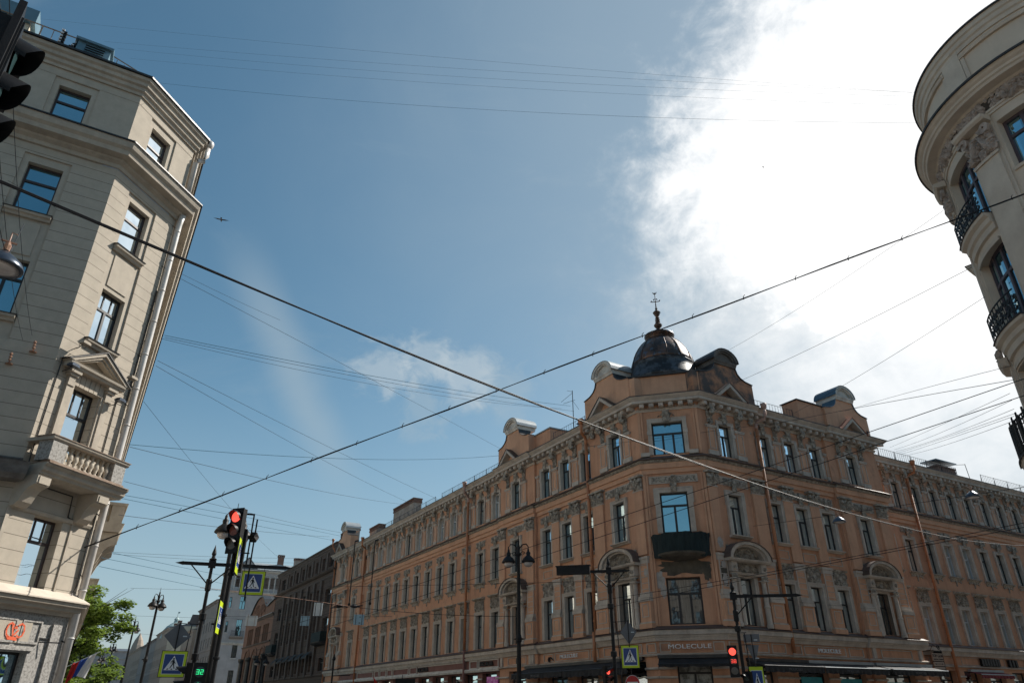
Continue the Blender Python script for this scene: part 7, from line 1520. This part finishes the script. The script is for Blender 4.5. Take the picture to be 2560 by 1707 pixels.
wire((2580, 940), 26, (640, 1590), 55, (1834, 1200), .013, 'cable_black', 'upper contact wire crossing the whole orange front', 'trolley contact wires')
wire((2580, 982), 26, (640, 1625), 55, (1600, 1309), .013, 'cable_black', 'lower contact wire crossing the whole orange front', 'trolley contact wires')
wire((2600, 1298), 30, (1500, 1500), 42, (2100, 1394), .012, 'cable_black', 'upper of the pair of wires low across the right-hand front', 'trolley contact wires')
wire((2600, 1310), 30, (1500, 1522), 42, (2100, 1402), .012, 'cable_black', 'lower of the pair of wires low across the right-hand front', 'trolley contact wires')
wire((1880, 1315), 46, (2640, 1205), 27, (2270, 1262), .010, 'cable_black', 'span wire carrying the two dish lamps on the right', 'lamp span wires')
wire((1470, 1116), 43.5, (2010, 1047), 44, (1750, 1082), .009, 'cable_black', 'thin wire strung along the top-floor windows of the corner', 'lamp span wires')
wire((820, 1466), 48, (1560, 1450), 43, (1150, 1460), .012, 'cable_black', 'nearly level wire before the second-floor windows', 'trolley contact wires')
wire((690, 1487), 45, (1300, 1540), 40, (895, 1517), .014, 'cable_black', 'rusty span wire carrying the plates over the left street', 'lamp span wires')
wire((500, 1468), 40, (880, 1516), 44, (700, 1489), .011, 'insulator', 'rust-brown span wire from the left pole to the plates', 'lamp span wires')
wire((560, 1540), 52, (980, 1540), 52, (770, 1541), .010, 'cable_grey', 'level wire from which the two grey plates hang', 'lamp span wires')
wire((22, -40), 9.5, (80, 838), 25.6, (38, 268), .006, 'cable_grey', 'vertical-looking guy wire down to the upper insulator', 'guy wires at the left edge')
wire((-6, 330), 11, (57, 850), 25.8, (24, 680), .006, 'cable_grey', 'guy wire down to the lower insulator', 'guy wires at the left edge')
wire((60, 560), 13, (17, 646), 12, (40, 600), .006, 'cable_grey', 'short slanting guy above the near dish lamp', 'guy wires at the left edge')
wire((-10, 520), 11.5, (17, 640), 12, (4, 580), .006, 'cable_grey', 'left guy above the near dish lamp', 'guy wires at the left edge')
wire((-20, 112), 7, (22, 72), 7, (0, 94), .006, 'sign_pale', 'pale short guy beside the near traffic light', 'guy wires at the left edge')
wire((20, 452), 26, (700, 800), 40, (330, 620), .008, 'cable_grey', 'thin wire just under the thick black cable at left', 'thin overhead wires')
for k, (a_, b_, m_) in enumerate((((2525, 983), (2225, 1118), (2380, 1052)), ((2530, 1000), (2235, 1124), (2380, 1068)), ((2535, 1022), (2240, 1128), (2390, 1078)), ((2535, 1034), (2245, 1132), (2390, 1086)), ((2535, 1040), (2250, 1136), (2390, 1092)), ((2533, 1052), (2255, 1140), (2390, 1102)))):
    wire(a_, 26, b_, 58, m_, .007, 'cable_grey', ['topmost', 'second', 'third', 'fourth', 'fifth', 'lowest'][k] + ' wire of the bundle fanning out from the tower to the right-hand roof', 'wire bundle at the tower')
